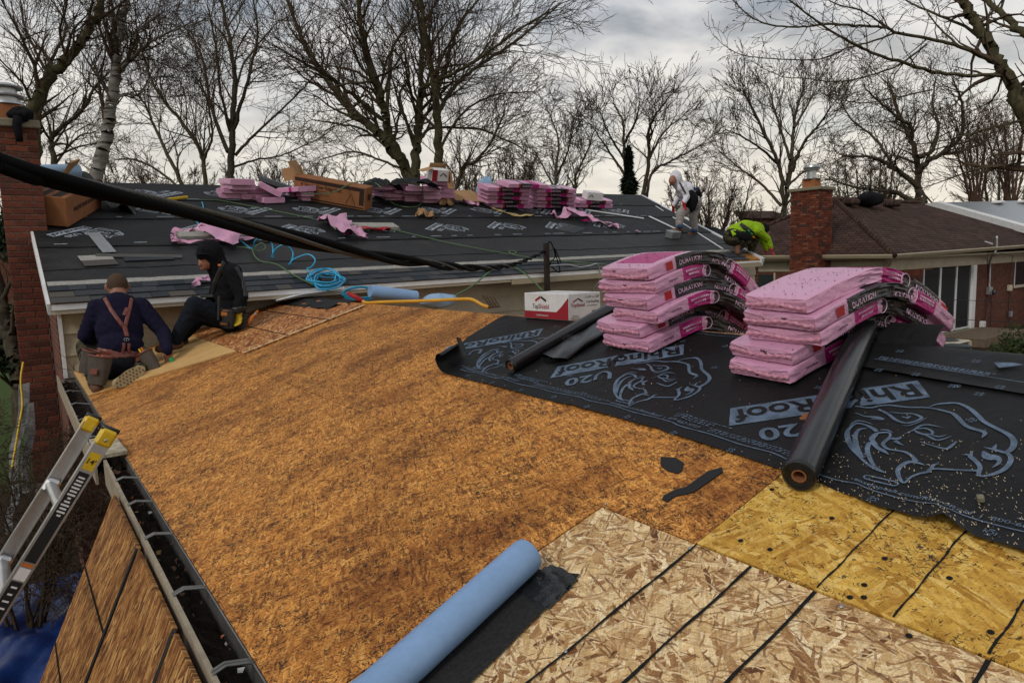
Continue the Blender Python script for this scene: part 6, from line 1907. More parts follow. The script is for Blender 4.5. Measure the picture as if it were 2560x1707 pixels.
# honeycomb tread on the upturned sole
P = []
so = Y(318, 948, 5.95); ax1 = (Y(358, 920, 6.04) - Y(288, 966, 5.80)); Ls = ax1.length; a1 = ax1.normalized(); vd = so.normalized(); a2 = vd.cross(a1).normalized()
m = MB(); mid = (Y(358, 920, 6.04) + Y(288, 966, 5.80)) / 2
out = []
for i in range(28):
    t = 2 * math.pi * i / 28; u = math.cos(t) * Ls * .56; v = math.sin(t) * (.046 - .008 * math.cos(t * 2) + .006 * math.cos(t))
    out.append(mid + a1 * u + a2 * v - vd * .006)
m.add(out + [p + vd * .03 for p in out], [tuple(range(27, -1, -1))] + [(i, (i + 1) % 28, 28 + (i + 1) % 28, 28 + i) for i in range(28)])
o = m.build('boot_sole', M_TANSOLE, p1)
for i in range(9):
    for j in range(4):
        u = (-.46 + .115 * i + (.057 if j % 2 else 0)) * Ls; v = (-.036 + .024 * j)
        if (u / (Ls * .53)) ** 2 + (v / .042) ** 2 > 1: continue
        c = mid + a1 * u + a2 * v - vd * .0085; m = MB()
        m.add([c + a1 * .009 * math.cos(k) + a2 * .009 * math.sin(k) for k in [math.pi / 3 * q for q in range(6)]], [(5, 4, 3, 2, 1, 0)]); m.build('tread_hole', M_BOOT, o)
c = Y(432, 908, 6.15); m = MB(); m.bevbox((0, 0, 0), (.035, .03, .10), .008)
tag(m.build('tape_tool', M_GREENP, None, Matrix.Translation(c) @ CAMR.to_4x4() @ Matrix.Rotation(-.3, 4, 'Y')), 'small green hand tool held by the kneeling person', 'tool')

# ---------- 2: hooded worker sitting sideways
def Z2(px, py, y): return at_y(px, py, y - .14)
hd = Z2(526, 634, 6.78); fc = Z2(514, 654, 6.76); nk = Z2(545, 672, 6.80); ch = Z2(566, 705, 6.84); wa = Z2(578, 760, 6.84); hp = Z2(582, 800, 6.82)
sA = Z2(582, 682, 6.66); sB = Z2(556, 672, 7.02); eA = Z2(605, 742, 6.58); hA = Z2(594, 778, 6.56); eB = Z2(536, 745, 7.06); hB = Z2(505, 770, 6.95)
kA = Z2(487, 762, 6.66); fA = Z2(436, 858, 6.68); kB = Z2(500, 790, 6.98); fB = Z2(452, 852, 6.98)
P2 = [('ell', hd, (.120, .112, .130), None, 2), ('ell', fc, (.060, .064, .074), Matrix.Rotation(.35, 3, 'Y'), 0), ('cap', fc + Vector((-.045, -.03, -.005)), .012, fc + Vector((-.062, -.045, -.030)), .015, 0), ('ell', fc + Vector((-.03, -.02, -.060)), (.028, .028, .020), None, 0),
      ('cap', hd + Vector((-.07, -.05, .02)), .055, hd + Vector((-.105, -.075, -.022)), .030, 2), ('cap', hd + Vector((.03, 0, -.06)), .10, nk, .095, 2), ('cap', nk, .095, ch, .13, 2),
      ('cap', sA, .085, sB, .085, 2), ('ell', ch, (.140, .170, .150), None, 2), ('ell', (ch + wa) / 2, (.135, .165, .15), None, 2), ('ell', wa, (.140, .165, .12), None, 2), ('ell', hp, (.150, .170, .115), None, 3),
      ('cap', sA, .080, eA, .058, 2), ('cap', eA, .058, hA + Vector((0, 0, .03)), .042, 2), ('cap', sB, .08, eB, .058, 2), ('cap', eB, .056, hB, .042, 2),
      ('cap', hp + Vector((-.03, -.10, .0)), .105, kA, .080, 3), ('cap', kA, .080, fA + Vector((.01, 0, .03)), .055, 3), ('cap', hp + Vector((-.03, .10, 0)), .10, kB, .078, 3), ('cap', kB, .078, fB + Vector((0, 0, .03)), .055, 3),
      ('cap', fA + Vector((.04, .02, -.015)), .042, fA + Vector((-.13, -.03, -.035)), .036, 5), ('cap', fB + Vector((.03, .02, -.01)), .042, fB + Vector((-.13, -.03, -.03)), .036, 5)]
hand(P2, hA + Vector((0, 0, .035)), (.0, .0, -1), (.7, -.7, 0), 4, .35, 1.15)
hand(P2, hB, (-.8, -.1, -.5), (0, 1, 0), 4, .5)
me2 = body_mesh('person', P2, [M_SKIN, M_HAIR, M_BLACKC, M_JEAN, M_GLOVEY, M_BOOT], .0095, 4, .0035)
p2 = put('person', me2); tag(p2, 'seated person in black hoodie and jeans with yellow gloves and tool pouches', 'person')
sk2 = Skin(me2)
m = MB(); b0 = Z2(497, 640, 6.72); P = []
for i in range(7):
    row = []
    for j in range(9):
        a = (j / 8 - .5) * 2.6; rr_ = .062 + .058 * i / 6
        row.append(hd + Vector((-.055, -.04, .012)) + Vector((-.80, -.55, -.22)).normalized() * (rr_ * math.cos(a)) + Vector((.55, -.83, 0)) * (.085 * math.sin(a)) + Vector((0, 0, .006 * math.cos(a * 2))))
    P.append(row)
m.grid(P); m.build('cap_brim', M_BLACKC, p2, smooth=True)
strap(sk2, [(560, 655), (545, 690), (535, 720), (533, 745)], .045, M_BLACKP, p2, 'harness_strap', .008)
strap(sk2, [(590, 668), (606, 700), (614, 740)], .035, M_BLACKP, p2, 'harness_strap', .008)
strap(sk2, [(545, 775), (575, 778), (610, 772)], .060, M_BLACKP, p2, 'tool_belt', .012, .008)
o, n_ = sk2.at(546, 662, .014); box_on(o, (.03, .006, .02), CAMR, M_ORANGE, p2, 'strap_label')
c = Z2(572, 800, 6.58); o, R_ = pouch(c, .12, .15, .09, .05, M_BLACKP, M_BLACKP, p2, 'tool_pouch')
box_on(c + R_ @ Vector((-.02, -.05, -.035)), (.075, .006, .04), R_, M_CARDDK, o, 'pouch_label')
m = MB(); add_text(m, 'DEWALT', lambda u, v: c + R_ @ Vector((u - .02, -.054, v - .042)), .016, .01, fit=.055); m.build('lettering', M_ORANGE, o)
box_on(c + R_ @ Vector((-.025, -.02, .055)), (.085, .05, .07), R_, dirty('tan_pouch', (.30, .10, .012), .6, .3, amt=.35), o, 'orange_pocket', .02)
c = Z2(606, 805, 6.60); o, R_ = pouch(c, .11, .11, .08, -.15, M_BLACKP, M_BLACKP, p2, 'tool_pouch')
for i in range(3):
    m = MB(); m.tube([c + R_ @ Vector((.03, 0, -.05 + .02 * i)), c + R_ @ Vector((.12 + .02 * i, -.01, .05 + .015 * i))], .011, 7); m.build('tool_handle', (M_ORANGE, M_STEEL, M_ORANGE)[i], o, smooth=True)
m = MB(); m.tube([Z2(548, 740, 6.6), Z2(546, 800, 6.6)], .014, 6); m.build('pry_bar', M_BLACKP, p2)
c, n_ = sk2.at(520, 745, .02)
m = MB(); m.bevbox((0, 0, 0), (.13, .04, .028), .006); o = m.build('screw_strip', M_BLACKP, p2, Matrix.Translation(c) @ CAMR.to_4x4())

# ---------- 3: walker in a white hoodie at the right rake
Y3 = 8.75
def W3(px, py, dy=0.0): return at_y(px, py, Y3 + dy)
k3 = 1.0
hd = W3(1690, 446); fc = W3(1681, 452, -.02); nk = W3(1702, 466); ch = W3(1712, 476); wa = W3(1728, 496); hp = W3(1733, 508)
P3 = [('ell', hd, (.115, .115, .150), Matrix.Rotation(-.25, 3, 'Y'), 1), ('ell', fc, (.070, .070, .095), None, 0), ('cap', fc + Vector((-.05, -.03, 0)), .014, fc + Vector((-.075, -.04, -.03)), .016, 0), ('cap', hd + Vector((.03, 0, -.08)), .10, ch, .14, 1),
      ('cap', W3(1704, 470, -.16), .085, W3(1708, 468, .18), .085, 1), ('ell', ch, (.15, .19, .17), Matrix.Rotation(.6, 3, 'Y'), 1), ('ell', (ch + wa) / 2, (.155, .18, .18), Matrix.Rotation(.5, 3, 'Y'), 1), ('ell', wa, (.150, .175, .14), None, 1), ('ell', hp, (.155, .175, .15), None, 2),
      ('cap', W3(1706, 470, -.17), .080, W3(1717, 491, -.24), .060, 1), ('cap', W3(1717, 491, -.24), .060, W3(1711, 504, -.26), .048, 1), ('cap', W3(1706, 470, .18), .08, W3(1698, 495, .26), .058, 1), ('cap', W3(1698, 495, .26), .055, W3(1685, 512, .2), .045, 1),
      ('cap', W3(1727, 514, -.08), .115, W3(1701, 534, -.14), .088, 2), ('cap', W3(1701, 534, -.14), .088, W3(1698, 560, -.12), .068, 2), ('cap', W3(1738, 514, .08), .115, W3(1732, 540, .02), .085, 2), ('cap', W3(1732, 540, .02), .085, W3(1737, 572, 0), .064, 2),
      ('cap', W3(1699, 566, -.12), .060, W3(1697, 572, -.12), .056, 4), ('cap', W3(1704, 576, -.12), .050, W3(1680, 577, -.14), .042, 4), ('cap', W3(1738, 580, 0), .055, W3(1738, 584, 0), .052, 4), ('cap', W3(1740, 588, .02), .048, W3(1722, 586, -.10), .042, 4)]
hand(P3, W3(1711, 502, -.26), (-.1, -.1, -1), (1, 0, 0), 3, .3, 1.25)
hand(P3, W3(1685, 512, .2), (-.2, .1, -1), (1, 0, 0), 3, .3, 1.1)
me3 = body_mesh('person', P3, [M_SKIN, M_HOODW, M_GREYP, M_GLOVER, M_BOOT], .014, 3, .006)
p3 = put('person', me3); tag(p3, 'person in white hoodie and grey sweatpants walking up the far roof edge', 'person')
sk3 = Skin(me3)
strap(sk3, [(1699, 456), (1706, 470), (1714, 484)], .035, M_BLACKP, p3, 'sleeve_stripe', .012)
m = MB(); q = W3(1728, 503, -.2); m.add(*cloth_lump(q.x, q.y, q.z, .15, .09, .19, 4, 10)); m.build('tool_pouch', M_BLACKC, p3, smooth=True)
m = MB(); q = W3(1739, 484, -.1); m.add(*cloth_lump(q.x, q.y, q.z, .13, .10, .085, 6, 10)); m.build('tool_belt', M_BLACKC, p3, smooth=True)
m = MB(); q = W3(1734, 473, -.15); m.add(*cloth_lump(q.x, q.y, q.z, .05, .05, .04, 8, 8)); m.build('blue_pocket', dirty('blue_cloth', (.012, .05, .13), .8, .2), p3, smooth=True)
for a in ((1700, 566, -.2), (1736, 577, -.1)):
    q = W3(*a); m = MB(); m.bevbox((0, 0, 0), (.09, .10, .07), .02); m.build('boot_cuff', dirty('blue_cuff', (.02, .06, .14), .8, .2), p3, Matrix.Translation(q))
for a, l in (((1690, 582, -.14), .30), ((1731, 592, -.04), .27)):
    q = W3(*a); m = MB(); m.bevbox((0, 0, 0), (l, .12, .03), .012); m.build('boot_sole', M_TANSOLE, p3, Matrix.Translation(q) @ Matrix.Rotation(.5, 4, 'Z'))
p = on(FR, 1682, 590, .06); m = MB(); m.bevbox((0, 0, .06), (.24, .16, .13), .006)
tag(m.build('metal_bracket', M_METAL, None, FR @ Matrix.Translation((p.x, p.y, .03))), 'small grey metal block under the front boot of the walker', 'block')

# ---------- 4: crouching worker in a lime shirt at the eave corner
Y4 = 7.45
def W4(px, py, dy=0.0): return at_y(px, py, Y4 + dy)
P4_ = [('ell', W4(1834, 592), (.19, .18, .16), None, 2), ('cap', W4(1838, 582), .15, W4(1862, 572), .155, 1), ('cap', W4(1862, 572), .155, W4(1890, 576), .15, 1), ('cap', W4(1890, 576, -.15), .085, W4(1893, 578, .18), .085, 1),
       ('ell', W4(1910, 574, -.02), (.095, .095, .115), None, 3), ('ell', W4(1914, 582, -.04), (.07, .07, .085), None, 0), ('cap', W4(1903, 580), .08, W4(1892, 577), .10, 1),
       ('cap', W4(1894, 576, -.17), .078, W4(1919, 598, -.20), .060, 1), ('cap', W4(1919, 598, -.20), .060, W4(1927, 618, -.22), .042, 1), ('cap', W4(1894, 580, .18), .075, W4(1908, 606, .22), .055, 1), ('cap', W4(1908, 606, .22), .055, W4(1915, 622, .2), .042, 1),
       ('cap', W4(1833, 596, -.08), .12, W4(1866, 604, -.12), .085, 2), ('cap', W4(1866, 604, -.12), .085, W4(1843, 620, -.08), .06, 2), ('cap', W4(1836, 598, .1), .12, W4(1884, 602, .08), .085, 2), ('cap', W4(1884, 602, .08), .085, W4(1876, 632, .04), .062, 2),
       ('cap', W4(1842, 616, -.10), .052, W4(1844, 632, -.16), .046, 4), ('cap', W4(1872, 636, .04), .052, W4(1892, 642, -.06), .044, 5)]
hand(P4_, W4(1927, 616, -.22), (.15, -.1, -1), (1, .3, 0), 6, .4, 1.2)
hand(P4_, W4(1915, 622, .2), (.1, -.1, -1), (1, .3, 0), 6, .4, 1.0)
me4 = body_mesh('person', P4_, [M_SKIN, M_HIVIS, M_CAMO, M_BLACKC, M_BOOT, M_TANSOLE, M_GLOVER], .014, 3, .006)
p4 = put('person', me4); tag(p4, 'crouching person in lime shirt leaning over the right corner of the far eave', 'person')
sk4 = Skin(me4)
strap(sk4, [(1826, 583), (1845, 588), (1866, 592)], .10, M_BLACKC, p4, 'tool_belt', .02, .01)
strap(sk4, [(1850, 562), (1872, 578), (1895, 596)], .09, M_BLACKP, p4, 'harness_strap', .016)
strap(sk4, [(1830, 586), (1838, 583)], .11, M_HIVIS, p4, 'shirt_tail', .028)
for i, (px, py) in enumerate(((1868, 577), (1876, 582), (1883, 588), (1894, 596), (1886, 592))):
    c, n_ = sk4.at(px, py, .03); m = MB(); m.bevbox((0, 0, 0), (.055, .03, .022), .006); m.build('tool_handle', (M_GREENP, M_GREENP, M_YELLOW, M_GREENP, M_RED)[i], p4, Matrix.Translation(c) @ CAMR.to_4x4() @ Matrix.Rotation(.6, 4, 'Y'))

m = MB(); q = W4(1860, 592, -.17); m.add(*cloth_lump(q.x, q.y, q.z, .20, .06, .085, 15, 9)); m.build('tool_pouch', M_BLACKC, p4, smooth=True)
# ------------------------------------------------------------------ ladder, tarp and things at the left wall
lad = empty('extension_ladder', (-1.0, 2.8, GROUND), 'aluminium extension ladder with yellow tips leaning on the gutter', 'ladder')
LD = Vector((-.56, 0, -.83)).normalized()
tN, tF = Vector((.205, 2.60, -.545)), Vector((.19, 3.06, -.575))
LX = Vector((0, 1, 0)); LN = LD.cross(LX).normalized()      # ladder's outward normal
for top, nm in ((tN, 'near'), (tF, 'far')):
    s_ = -1 if nm == 'near' else 1
    M = frame_matrix(top, LN, Vector((0, s_, 0)), LD)
    m = MB(); Ln = 2.95
    m.box((0, 0, Ln / 2), (.044, .003, Ln)); m.box((.022, -.012, Ln / 2), (.004, .027, Ln)); m.box((-.022, -.012, Ln / 2), (.004, .027, Ln))
    r_ = m.build('side_rail', M_ALU, lad, M)
    m = MB(); m.bevbox((0, -.008, .005), (.052, .036, .058), .008); o = m.build('end_cap', M_YELLOW, lad, M)
    m = MB(); m.tube([(-.027, -.008, -.025), (.027, -.008, -.025)], .009, 8); m.build('cap_pad', M_BLACKP, o, M, smooth=True)
    m = MB(); m.lathe([(.006, 0), (.006, .004), (.003, .006)], 8, (0, .016, .01), Matrix.Rotation(-math.pi / 2, 3, 'X')); m.build('rivet', M_STEEL, o, M)
    if nm == 'near':
        for z0, z1, mm in ((.06, .12, M_YELLOW), (.13, .44, M_PRINT_K), (.445, .455, M_ORANGE), (.46, .50, M_CARDW), (.505, .80, M_PRINT_K), (.805, .815, M_HOSEB), (.82, .87, M_PRINT_K), (1.05, 1.16, M_PRINT_K), (1.30, 1.34, M_CARDW), (1.36, 1.375, M_ORANGE), (1.39, 1.43, M_CARDW)):
            m = MB(); m.add([(-.017, .0028, z0), (.017, .0028, z0), (.017, .0028, z1), (-.017, .0028, z1)], [(0, 3, 2, 1)]); m.build('sticker', mm, lad, M)
        def lt(u, v, z): return (u, .0042, z - v)
        for txt, z, sz, mm in (("14'", .100, .026, M_PRINT_K), ('300', .857, .026, M_YELLOW)):
            m = MB(); add_text(m, txt, lambda u, v: lt(u, v, z), sz, .012); m.f = [f[::-1] for f in m.f]; m.build('lettering', mm, lad, M)
        r = random.Random(5)
        for k in range(24):
            z = .145 + .012 * k if k < 12 else .52 + .012 * (k - 12) * 1.9
            m = MB() if k == 0 else m
            w = r.uniform(.005, .013)
            m.add([(-w, .0040, z), (w, .0040, z), (w, .0040, z + .006), (-w, .0040, z + .006)], [(0, 3, 2, 1)])
        m.build('small_print', M_CARDW, lad, M, kind='stuff')
for k in range(9):
    a = tN + LD * (.26 + .305 * k); b = tF + LD * (.26 + .305 * k)
    m = MB(); P = []
    for q in (a, b):
        P.append([q + LN * (.022 * math.cos(t)) + LD * (.016 * math.sin(t)) for t in [2 * math.pi * i / 10 for i in range(11)]])
    m.grid(P); m.build('rung', M_ALU, lad, smooth=True)
    for q, s_ in ((a, 1), (b, -1)):
        m = MB(); m.bevbox(q + Vector((0, s_ * .022, 0)), (.05, .03, .055), .01, Matrix((LN, Vector((0, 1, 0)), LD)).transposed()); m.build('rung_bracket', M_ALU, lad)
c = tN + LD * 1.0 + LN * -.05; m = MB(); m.bevbox(c, (.05, .04, .09), .012); m.build('rung_lock', M_BLACKP, lad)
# lower fly section seen behind
for top in (tN + LD * .95 - LN * .05, tF + LD * .95 - LN * .05):
    m = MB(); M = frame_matrix(top, LN, Vector((0, 1, 0)), LD); m.box((0, 0, 1.05), (.066, .003, 2.1)); m.box((.033, .012, 1.05), (.003, .024, 2.1)); m.build('base_rail', M_ALU, lad, M)

def crumple(x0, x1, y0, y1, z, amp, nx, ny, seed, edge=.25):
    r = np.random.RandomState(seed); k = r.uniform(2, 7, (14, 2)) * r.choice([-1, 1], (14, 2)); ph = r.uniform(0, 6.3, 14)
    P = []
    for i in range(nx + 1):
        row = []
        for j in range(ny + 1):
            u, v = i / nx, j / ny
            h = sum(abs(math.sin(k[q, 0] * u * 2 + k[q, 1] * v * 2 + ph[q])) / (1 + q * .35) for q in range(14)) / 7
            ex = edge * .3 * math.sin(7 * v + seed) * (1 if u in (0, 1) else 0)
            row.append((x0 + (x1 - x0) * u + ex + .03 * math.sin(9 * v), y0 + (y1 - y0) * v + .05 * math.sin(8 * u + seed), z + amp * h))
        P.append(row)
    return P
tp = at_z(95, 1560, GROUND + .2)
m = MB(); m.grid(crumple(tp.x - 1.15, tp.x + .75, tp.y - 1.5, tp.y + .95, GROUND + .04, .34, 60, 60, 4)); tag(m.build('blue_tarp', M_TARP, None, smooth=True), 'crumpled blue tarp on the ground below the ladder', 'tarp')
# yellow cord down the chimney
m = MB(); m.tube(catmull([at_y(58, 905, 9.0), at_y(52, 950, 8.9), at_y(56, 1010, 8.8), at_y(48, 1060, 8.6), at_y(40, 1110, 8.4), at_y(30, 1170, 8.0)], 6), .011, 7); tag(m.build('extension_lead', M_YELLOW, None, smooth=True), 'yellow extension cord hanging beside the tall chimney', 'cord')
# strips of clear plastic and downspout lengths leaning at the chimney
for i, (a, b, w, lab) in enumerate((((60, 960), (34, 1200), .10, 'long dented grey downspout leaning against the tall chimney'), ((72, 1010), (66, 1230), .09, 'shorter grey downspout leaning right of the long one'), ((36, 1210), (24, 1330), .08, 'grey plastic strip hanging in the bare shrub'))):
    p0, p1 = at_y(*a, 9.1), at_y(*b, 8.2)
    pts = catmull([p0, p0.lerp(p1, .35) + Vector((.02, -.05, 0)), p0.lerp(p1, .7) + Vector((-.02, .03, 0)), p1], 8)
    m = MB(); P = []
    for k, p in enumerate(pts):
        ww = w * (1 - .3 * k / len(pts)) / 2
        P.append([Vector(p) + Vector((ww * sx, ww * sy * .6, .01 * math.sin(k * 1.3 + sx))) for sx, sy in ((-1, -1), (1, -1), (1, 1), (-1, 1), (-1, -1))])
    m.grid(P); tag(m.build('downspout', M_GUTTER, None), lab, 'downspout')

# ------------------------------------------------------------------ neighbour's brick bungalow
def shingle_roof(name, c1, c2, row=.14, tab=.30):
    t = NT(name)
    b = t.n('ShaderNodeTexBrick'); t.l(t.obj, b.inputs['Vector'])
    b.inputs['Color1'].default_value = t.col(c1); b.inputs['Color2'].default_value = t.col(c2); b.inputs['Mortar'].default_value = t.col(tuple(x * .25 for x in c1))
    b.inputs['Scale'].default_value = 1.0; b.inputs['Mortar Size'].default_value = .012; b.inputs['Brick Width'].default_value = tab; b.inputs['Row Height'].default_value = row
    c = t.mix(1.0, b.outputs['Color'], t.ramp(t.noise(t.obj, 1.6, 5, .6), [(.3, .7), (.7, 1.25)]), 'MULTIPLY')
    c = t.mix(1.0, c, t.ramp(t.noise(t.obj, 60, 2, .6), [(.3, .75), (.7, 1.25)]), 'MULTIPLY')
    t.bump(t.math('SUBTRACT', 1.0, b.outputs['Fac']), .6, .012)
    return t.done(c, .92, .12)
M_ROOFB = shingle_roof('brown_shingle_roof', (.045, .026, .021), (.072, .042, .033))
M_ROOFG = shingle_roof('dark_grey_roof', (.022, .024, .028), (.036, .038, .043))
nb_ = empty('brick_bungalow', (24, 13, GROUND), 'red brick bungalow with a brown hipped roof to the right', 'house')
AX, AY, AZ = 19.88, 9.21, -.20
BX, BY = 33.5, 16.0
rh = 13.0 - .35
RZ = 1.72
R0, R1 = Vector((23.1, 12.75, RZ)), Vector((29.5, 12.75, RZ + .02))
E0, E1, E2, E3 = Vector((AX, AY, AZ)), Vector((BX, AY, AZ + .20)), Vector((BX, BY + .3, AZ + .2)), Vector((AX, BY + .3, AZ + .10))
def slope_face(pts, name, mat, parent, th=.06):
    a, b = pts[0], pts[1]; ex = (b - a).normalized(); nrm = (b - a).cross(pts[2] - a).normalized(); ey = nrm.cross(ex)
    F = frame_matrix(a, ex, ey, nrm); Fi = F.inverted(); loc = [Fi @ p for p in pts]
    m = MB(); m.prism([(p.x, p.y) for p in loc], -th, 0); return m.build(name, mat, parent, F)
slope_face([E0, E1, R1, R0], 'roof_slope', M_ROOFB, nb_); slope_face([E3, E0, R0], 'roof_slope', M_ROOFB, nb_); slope_face([E1, E2, R1], 'roof_slope', M_ROOFB, nb_); slope_face([E2, E3, R0, R1], 'roof_slope', M_ROOFB, nb_)
for a, b in ((E0, R0), (R0, R1), (E3, R0)):
    m = MB(); k = 26; d = (b - a)
    m.tube([a + d * i / k + Vector((0, 0, .012 + .006 * (i % 2))) for i in range(k + 1)], .085, 6); m.build('ridge_cap', M_ROOFB, nb_)
WX, WY = AX + .42, AY + .42
m = MB(); m.box2((WX, WY, GROUND), (BX - .4, WY + .2, -.62)); m.build('wall', M_WALL_NX, nb_)
m = MB(); m.box2((WX, WY + .201, GROUND), (WX + .2, BY, -.62)); m.build('wall', M_WALL_NY, nb_)
m = MB(); m.box2((AX + .06, AY + .06, AZ - .115), (BX, AY + .40, AZ - .06)); m.box2((AX + .06, AY + .40, AZ - .115), (AX + .40, BY, AZ - .06)); m.build('soffit', M_FASCIA, nb_)
m = MB(); m.box2((WX - .02, WY - .02, -.66), (BX - .4, WY + .0, AZ - .12)); m.build('frieze_board', M_SIDING, nb_)
m = MB(); m.box2((WX - .025, WY, -.66), (WX - .0, BY, AZ - .12)); m.build('frieze_board', M_SIDING, nb_)
def gutter(a, b, parent):
    m = MB(); d = (b - a); n_ = Vector((d.y, -d.x, 0)).normalized()
    if n_.dot(a) > 0: n_ = -n_
    prof = [(0, 0), (.10, 0), (.115, -.02), (.10, -.06), (.075, -.11), (0, -.115)]
    P = [[p + n_ * u + Vector((0, 0, v)) for u, v in prof] for p in (a, b)]
    m.grid(P); m.build('gutter', M_FASCIA, parent)
gutter(E0 + Vector((-.0, .02, .02)), E1 + Vector((0, .02, .02)), nb_); gutter(E3 + Vector((.02, 0, .02)), E0 + Vector((.02, 0, .02)), nb_)
m = MB(); m.tube(catmull([(WX - .32, WY - .32, AZ - .1), (WX - .16, WY - .16, AZ - .28), (WX - .07, WY - .07, -.60), (WX - .06, WY - .06, GROUND)], 4), .055, 6); m.build('downspout', M_FASCIA, nb_)
# soldier course under the frieze
ms = MB(); ms.bevbox((0, 0, 0), (.056, .03, .19), .003); mes = ms.mesh('brick', M_BRICK2)
for i in range(44): put('brick', mes, nb_, Matrix.Translation((WX + .03 + .068 * i, WY - .004, -.765)))
for i in range(20): put('brick', mes, nb_, Matrix.Translation((WX - .004, WY + .06 + .068 * i, -.765)) @ Matrix.Rotation(math.pi / 2, 4, 'Z'))
# sliding door with three panels
dx0, dx1 = at_y(2304, 740, WY).x, at_y(2424, 740, WY).x
zt, zb_ = -.66, at_y(2360, 832, WY).z
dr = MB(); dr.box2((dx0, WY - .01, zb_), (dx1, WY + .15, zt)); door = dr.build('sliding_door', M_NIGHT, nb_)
w3_ = (dx1 - dx0) / 3
for i in range(3):
    a, b = dx0 + w3_ * i, dx0 + w3_ * (i + 1)
    m = MB(); m.box2((a + .04, WY - .022, zb_ + .08), (b - .04, WY - .014, zt - .05)); m.build('pane', M_GLASS, door)
    for x_ in (a, b - .05):
        m = MB(); m.box2((x_ + .003, WY - .045, zb_ + .05), (x_ + .047, WY - .013, zt - .02)); m.build('door_stile', M_DRIP if i else M_WHITE, door)
    m = MB(); m.box2((a + .048, WY - .04, zb_ + .02), (b - .048, WY - .013, zb_ + .08)); m.build('door_rail', M_DRIP, door)
m = MB(); m.box2((dx1 + .003, WY - .08, zb_), (dx1 + .30, WY + .0, zt)); m.build('door_frame', M_WHITE, nb_)
m = MB(); m.box2((dx0 - .05, WY - .20, zb_ - .09), (dx1 + .35, WY - .01, zb_ - .003)); m.build('door_sill', M_CONC, nb_)
# window at the right edge
wx0, wx1 = at_y(2536, 690, WY).x, at_y(2536, 690, WY).x + 1.6
z1, z0 = at_y(2545, 648, WY).z, at_y(2545, 712, WY).z
m = MB(); m.box2((wx0, WY - .012, z0), (wx1, WY + .05, z1)); wn_ = m.build('window', M_GLASS, nb_)
m = MB(); m.box2((wx0 - .06, WY - .05, z0 - .10), (wx1, WY - .01, z0 - .003)); m.build('window_sill', M_TRIM, wn_)
m = MB(); m.box2((wx0 - .045, WY - .03, z0), (wx0 - .002, WY - .01, z1)); m.build('window_frame', M_DRIP, wn_)
# left wall window under the far eave
q0, q1 = at_x(1935, 705, WX), at_x(1892, 705, WX)
m = MB(); m.box2((WX - .012, q0.y, -1.6), (WX + .05, q1.y + .6, -.75)); wn2 = m.build('window', M_GLASS, nb_)
m = MB(); m.box2((WX - .03, q0.y - .06, -1.66), (WX - .011, q0.y - .002, -.70)); m.build('window_frame', M_TRIM, wn2)
# meter boxes, conduit and wires on the wall
def wall_box(px, py, w, h, mat, name, d=.14):
    p = at_y(px, py, WY - .07); m = MB(); m.bevbox((p.x, WY - d / 2 - .004, p.z), (w, d, h), .02); return m.build(name, mat, nb_)
wall_box(2473, 727, .26, .28, M_METAL, 'meter_box'); wall_box(2456, 811, .22, .24, M_WHITE, 'utility_box'); wall_box(2524, 720, .16, .22, M_TRIM, 'utility_box'); wall_box(2525, 785, .14, .22, M_METAL, 'utility_box')
p = at_y(2481, 731, WY - .2); m = MB(); m.lathe([(.085, 0), (.085, .07), (.05, .10)], 16, p, Matrix.Rotation(math.pi / 2, 3, 'X')); m.build('meter', M_GLASS, nb_)
m = MB(); m.tube(catmull([at_y(2492, 590, WY - .45), at_y(2491, 620, WY - .45), at_y(2484, 636, WY - .40), at_y(2476, 650, WY - .08), at_y(2474, 700, WY - .06), at_y(2473, 718, WY - .06)], 5), .034, 8); m.build('service_conduit', M_METAL, nb_, smooth=True)
m = MB(); m.tube([at_y(2468, 742, WY - .05), at_y(2462, 800, WY - .05)], .015, 6); m.build('service_conduit', M_BLACKP, nb_)
m = MB(); m.tube(catmull([at_y(2472, 632, WY - .4), at_y(2468, 650, WY - .3), at_y(2470, 690, WY - .05), at_y(2478, 740, WY - .05), at_y(2475, 820, WY - .05)], 5), .010, 5); m.build('wire', M_BLACKP, nb_)
m = MB(); m.tube([at_y(2532, 640, WY - .05), at_y(2524, 700, WY - .05), at_y(2520, 800, WY - .05)], .010, 5); m.build('wire', M_BLACKP, nb_)
m = MB(); m.tube([at_y(2484, 632, WY - .3), at_y(2530, 640, WY - .3), at_y(2600, 642, WY - .3)], .010, 5); m.build('wire', M_BLACKP, nb_)
m = MB(); m.tube([at_y(2463, 604, WY - .3), at_y(2481, 610, WY - .4)], .02, 5); m.build('antenna', M_DRIP, nb_)
# roof vents
def on_slope(px, py, pts):
    a, b, c = pts; n_ = (b - a).cross(c - a).normalized(); d = ray(px, py); return d * (a.dot(n_) / d.dot(n_))
for px, py in ((2126, 513), (2230, 517), (2060, 520)):
    p = on_slope(px, py, (E0, E1, R0)); m = MB(); m.bevbox(p + Vector((0, 0, .10)), (.55, .45, .20), .06); m.build('roof_vent', M_ROOFB, nb_)
p = on_slope(2172, 515, (E0, E1, R0)); t = empty('roof_equipment', p, 'dark lumpy equipment with a bent frame on the bungalow roof', 'equipment')
m = MB(); m.add(*cloth_lump(p.x, p.y, p.z + .22, .55, .4, .25, 13, 10)); m.build('dark_bag', M_BLACKC, t, smooth=True)
m = MB(); m.tube([p + Vector((-.3, 0, .3)), p + Vector((0, 0, .75)), p + Vector((.25, .1, .35))], .03, 6); m.build('bracket', M_BLACKP, t)
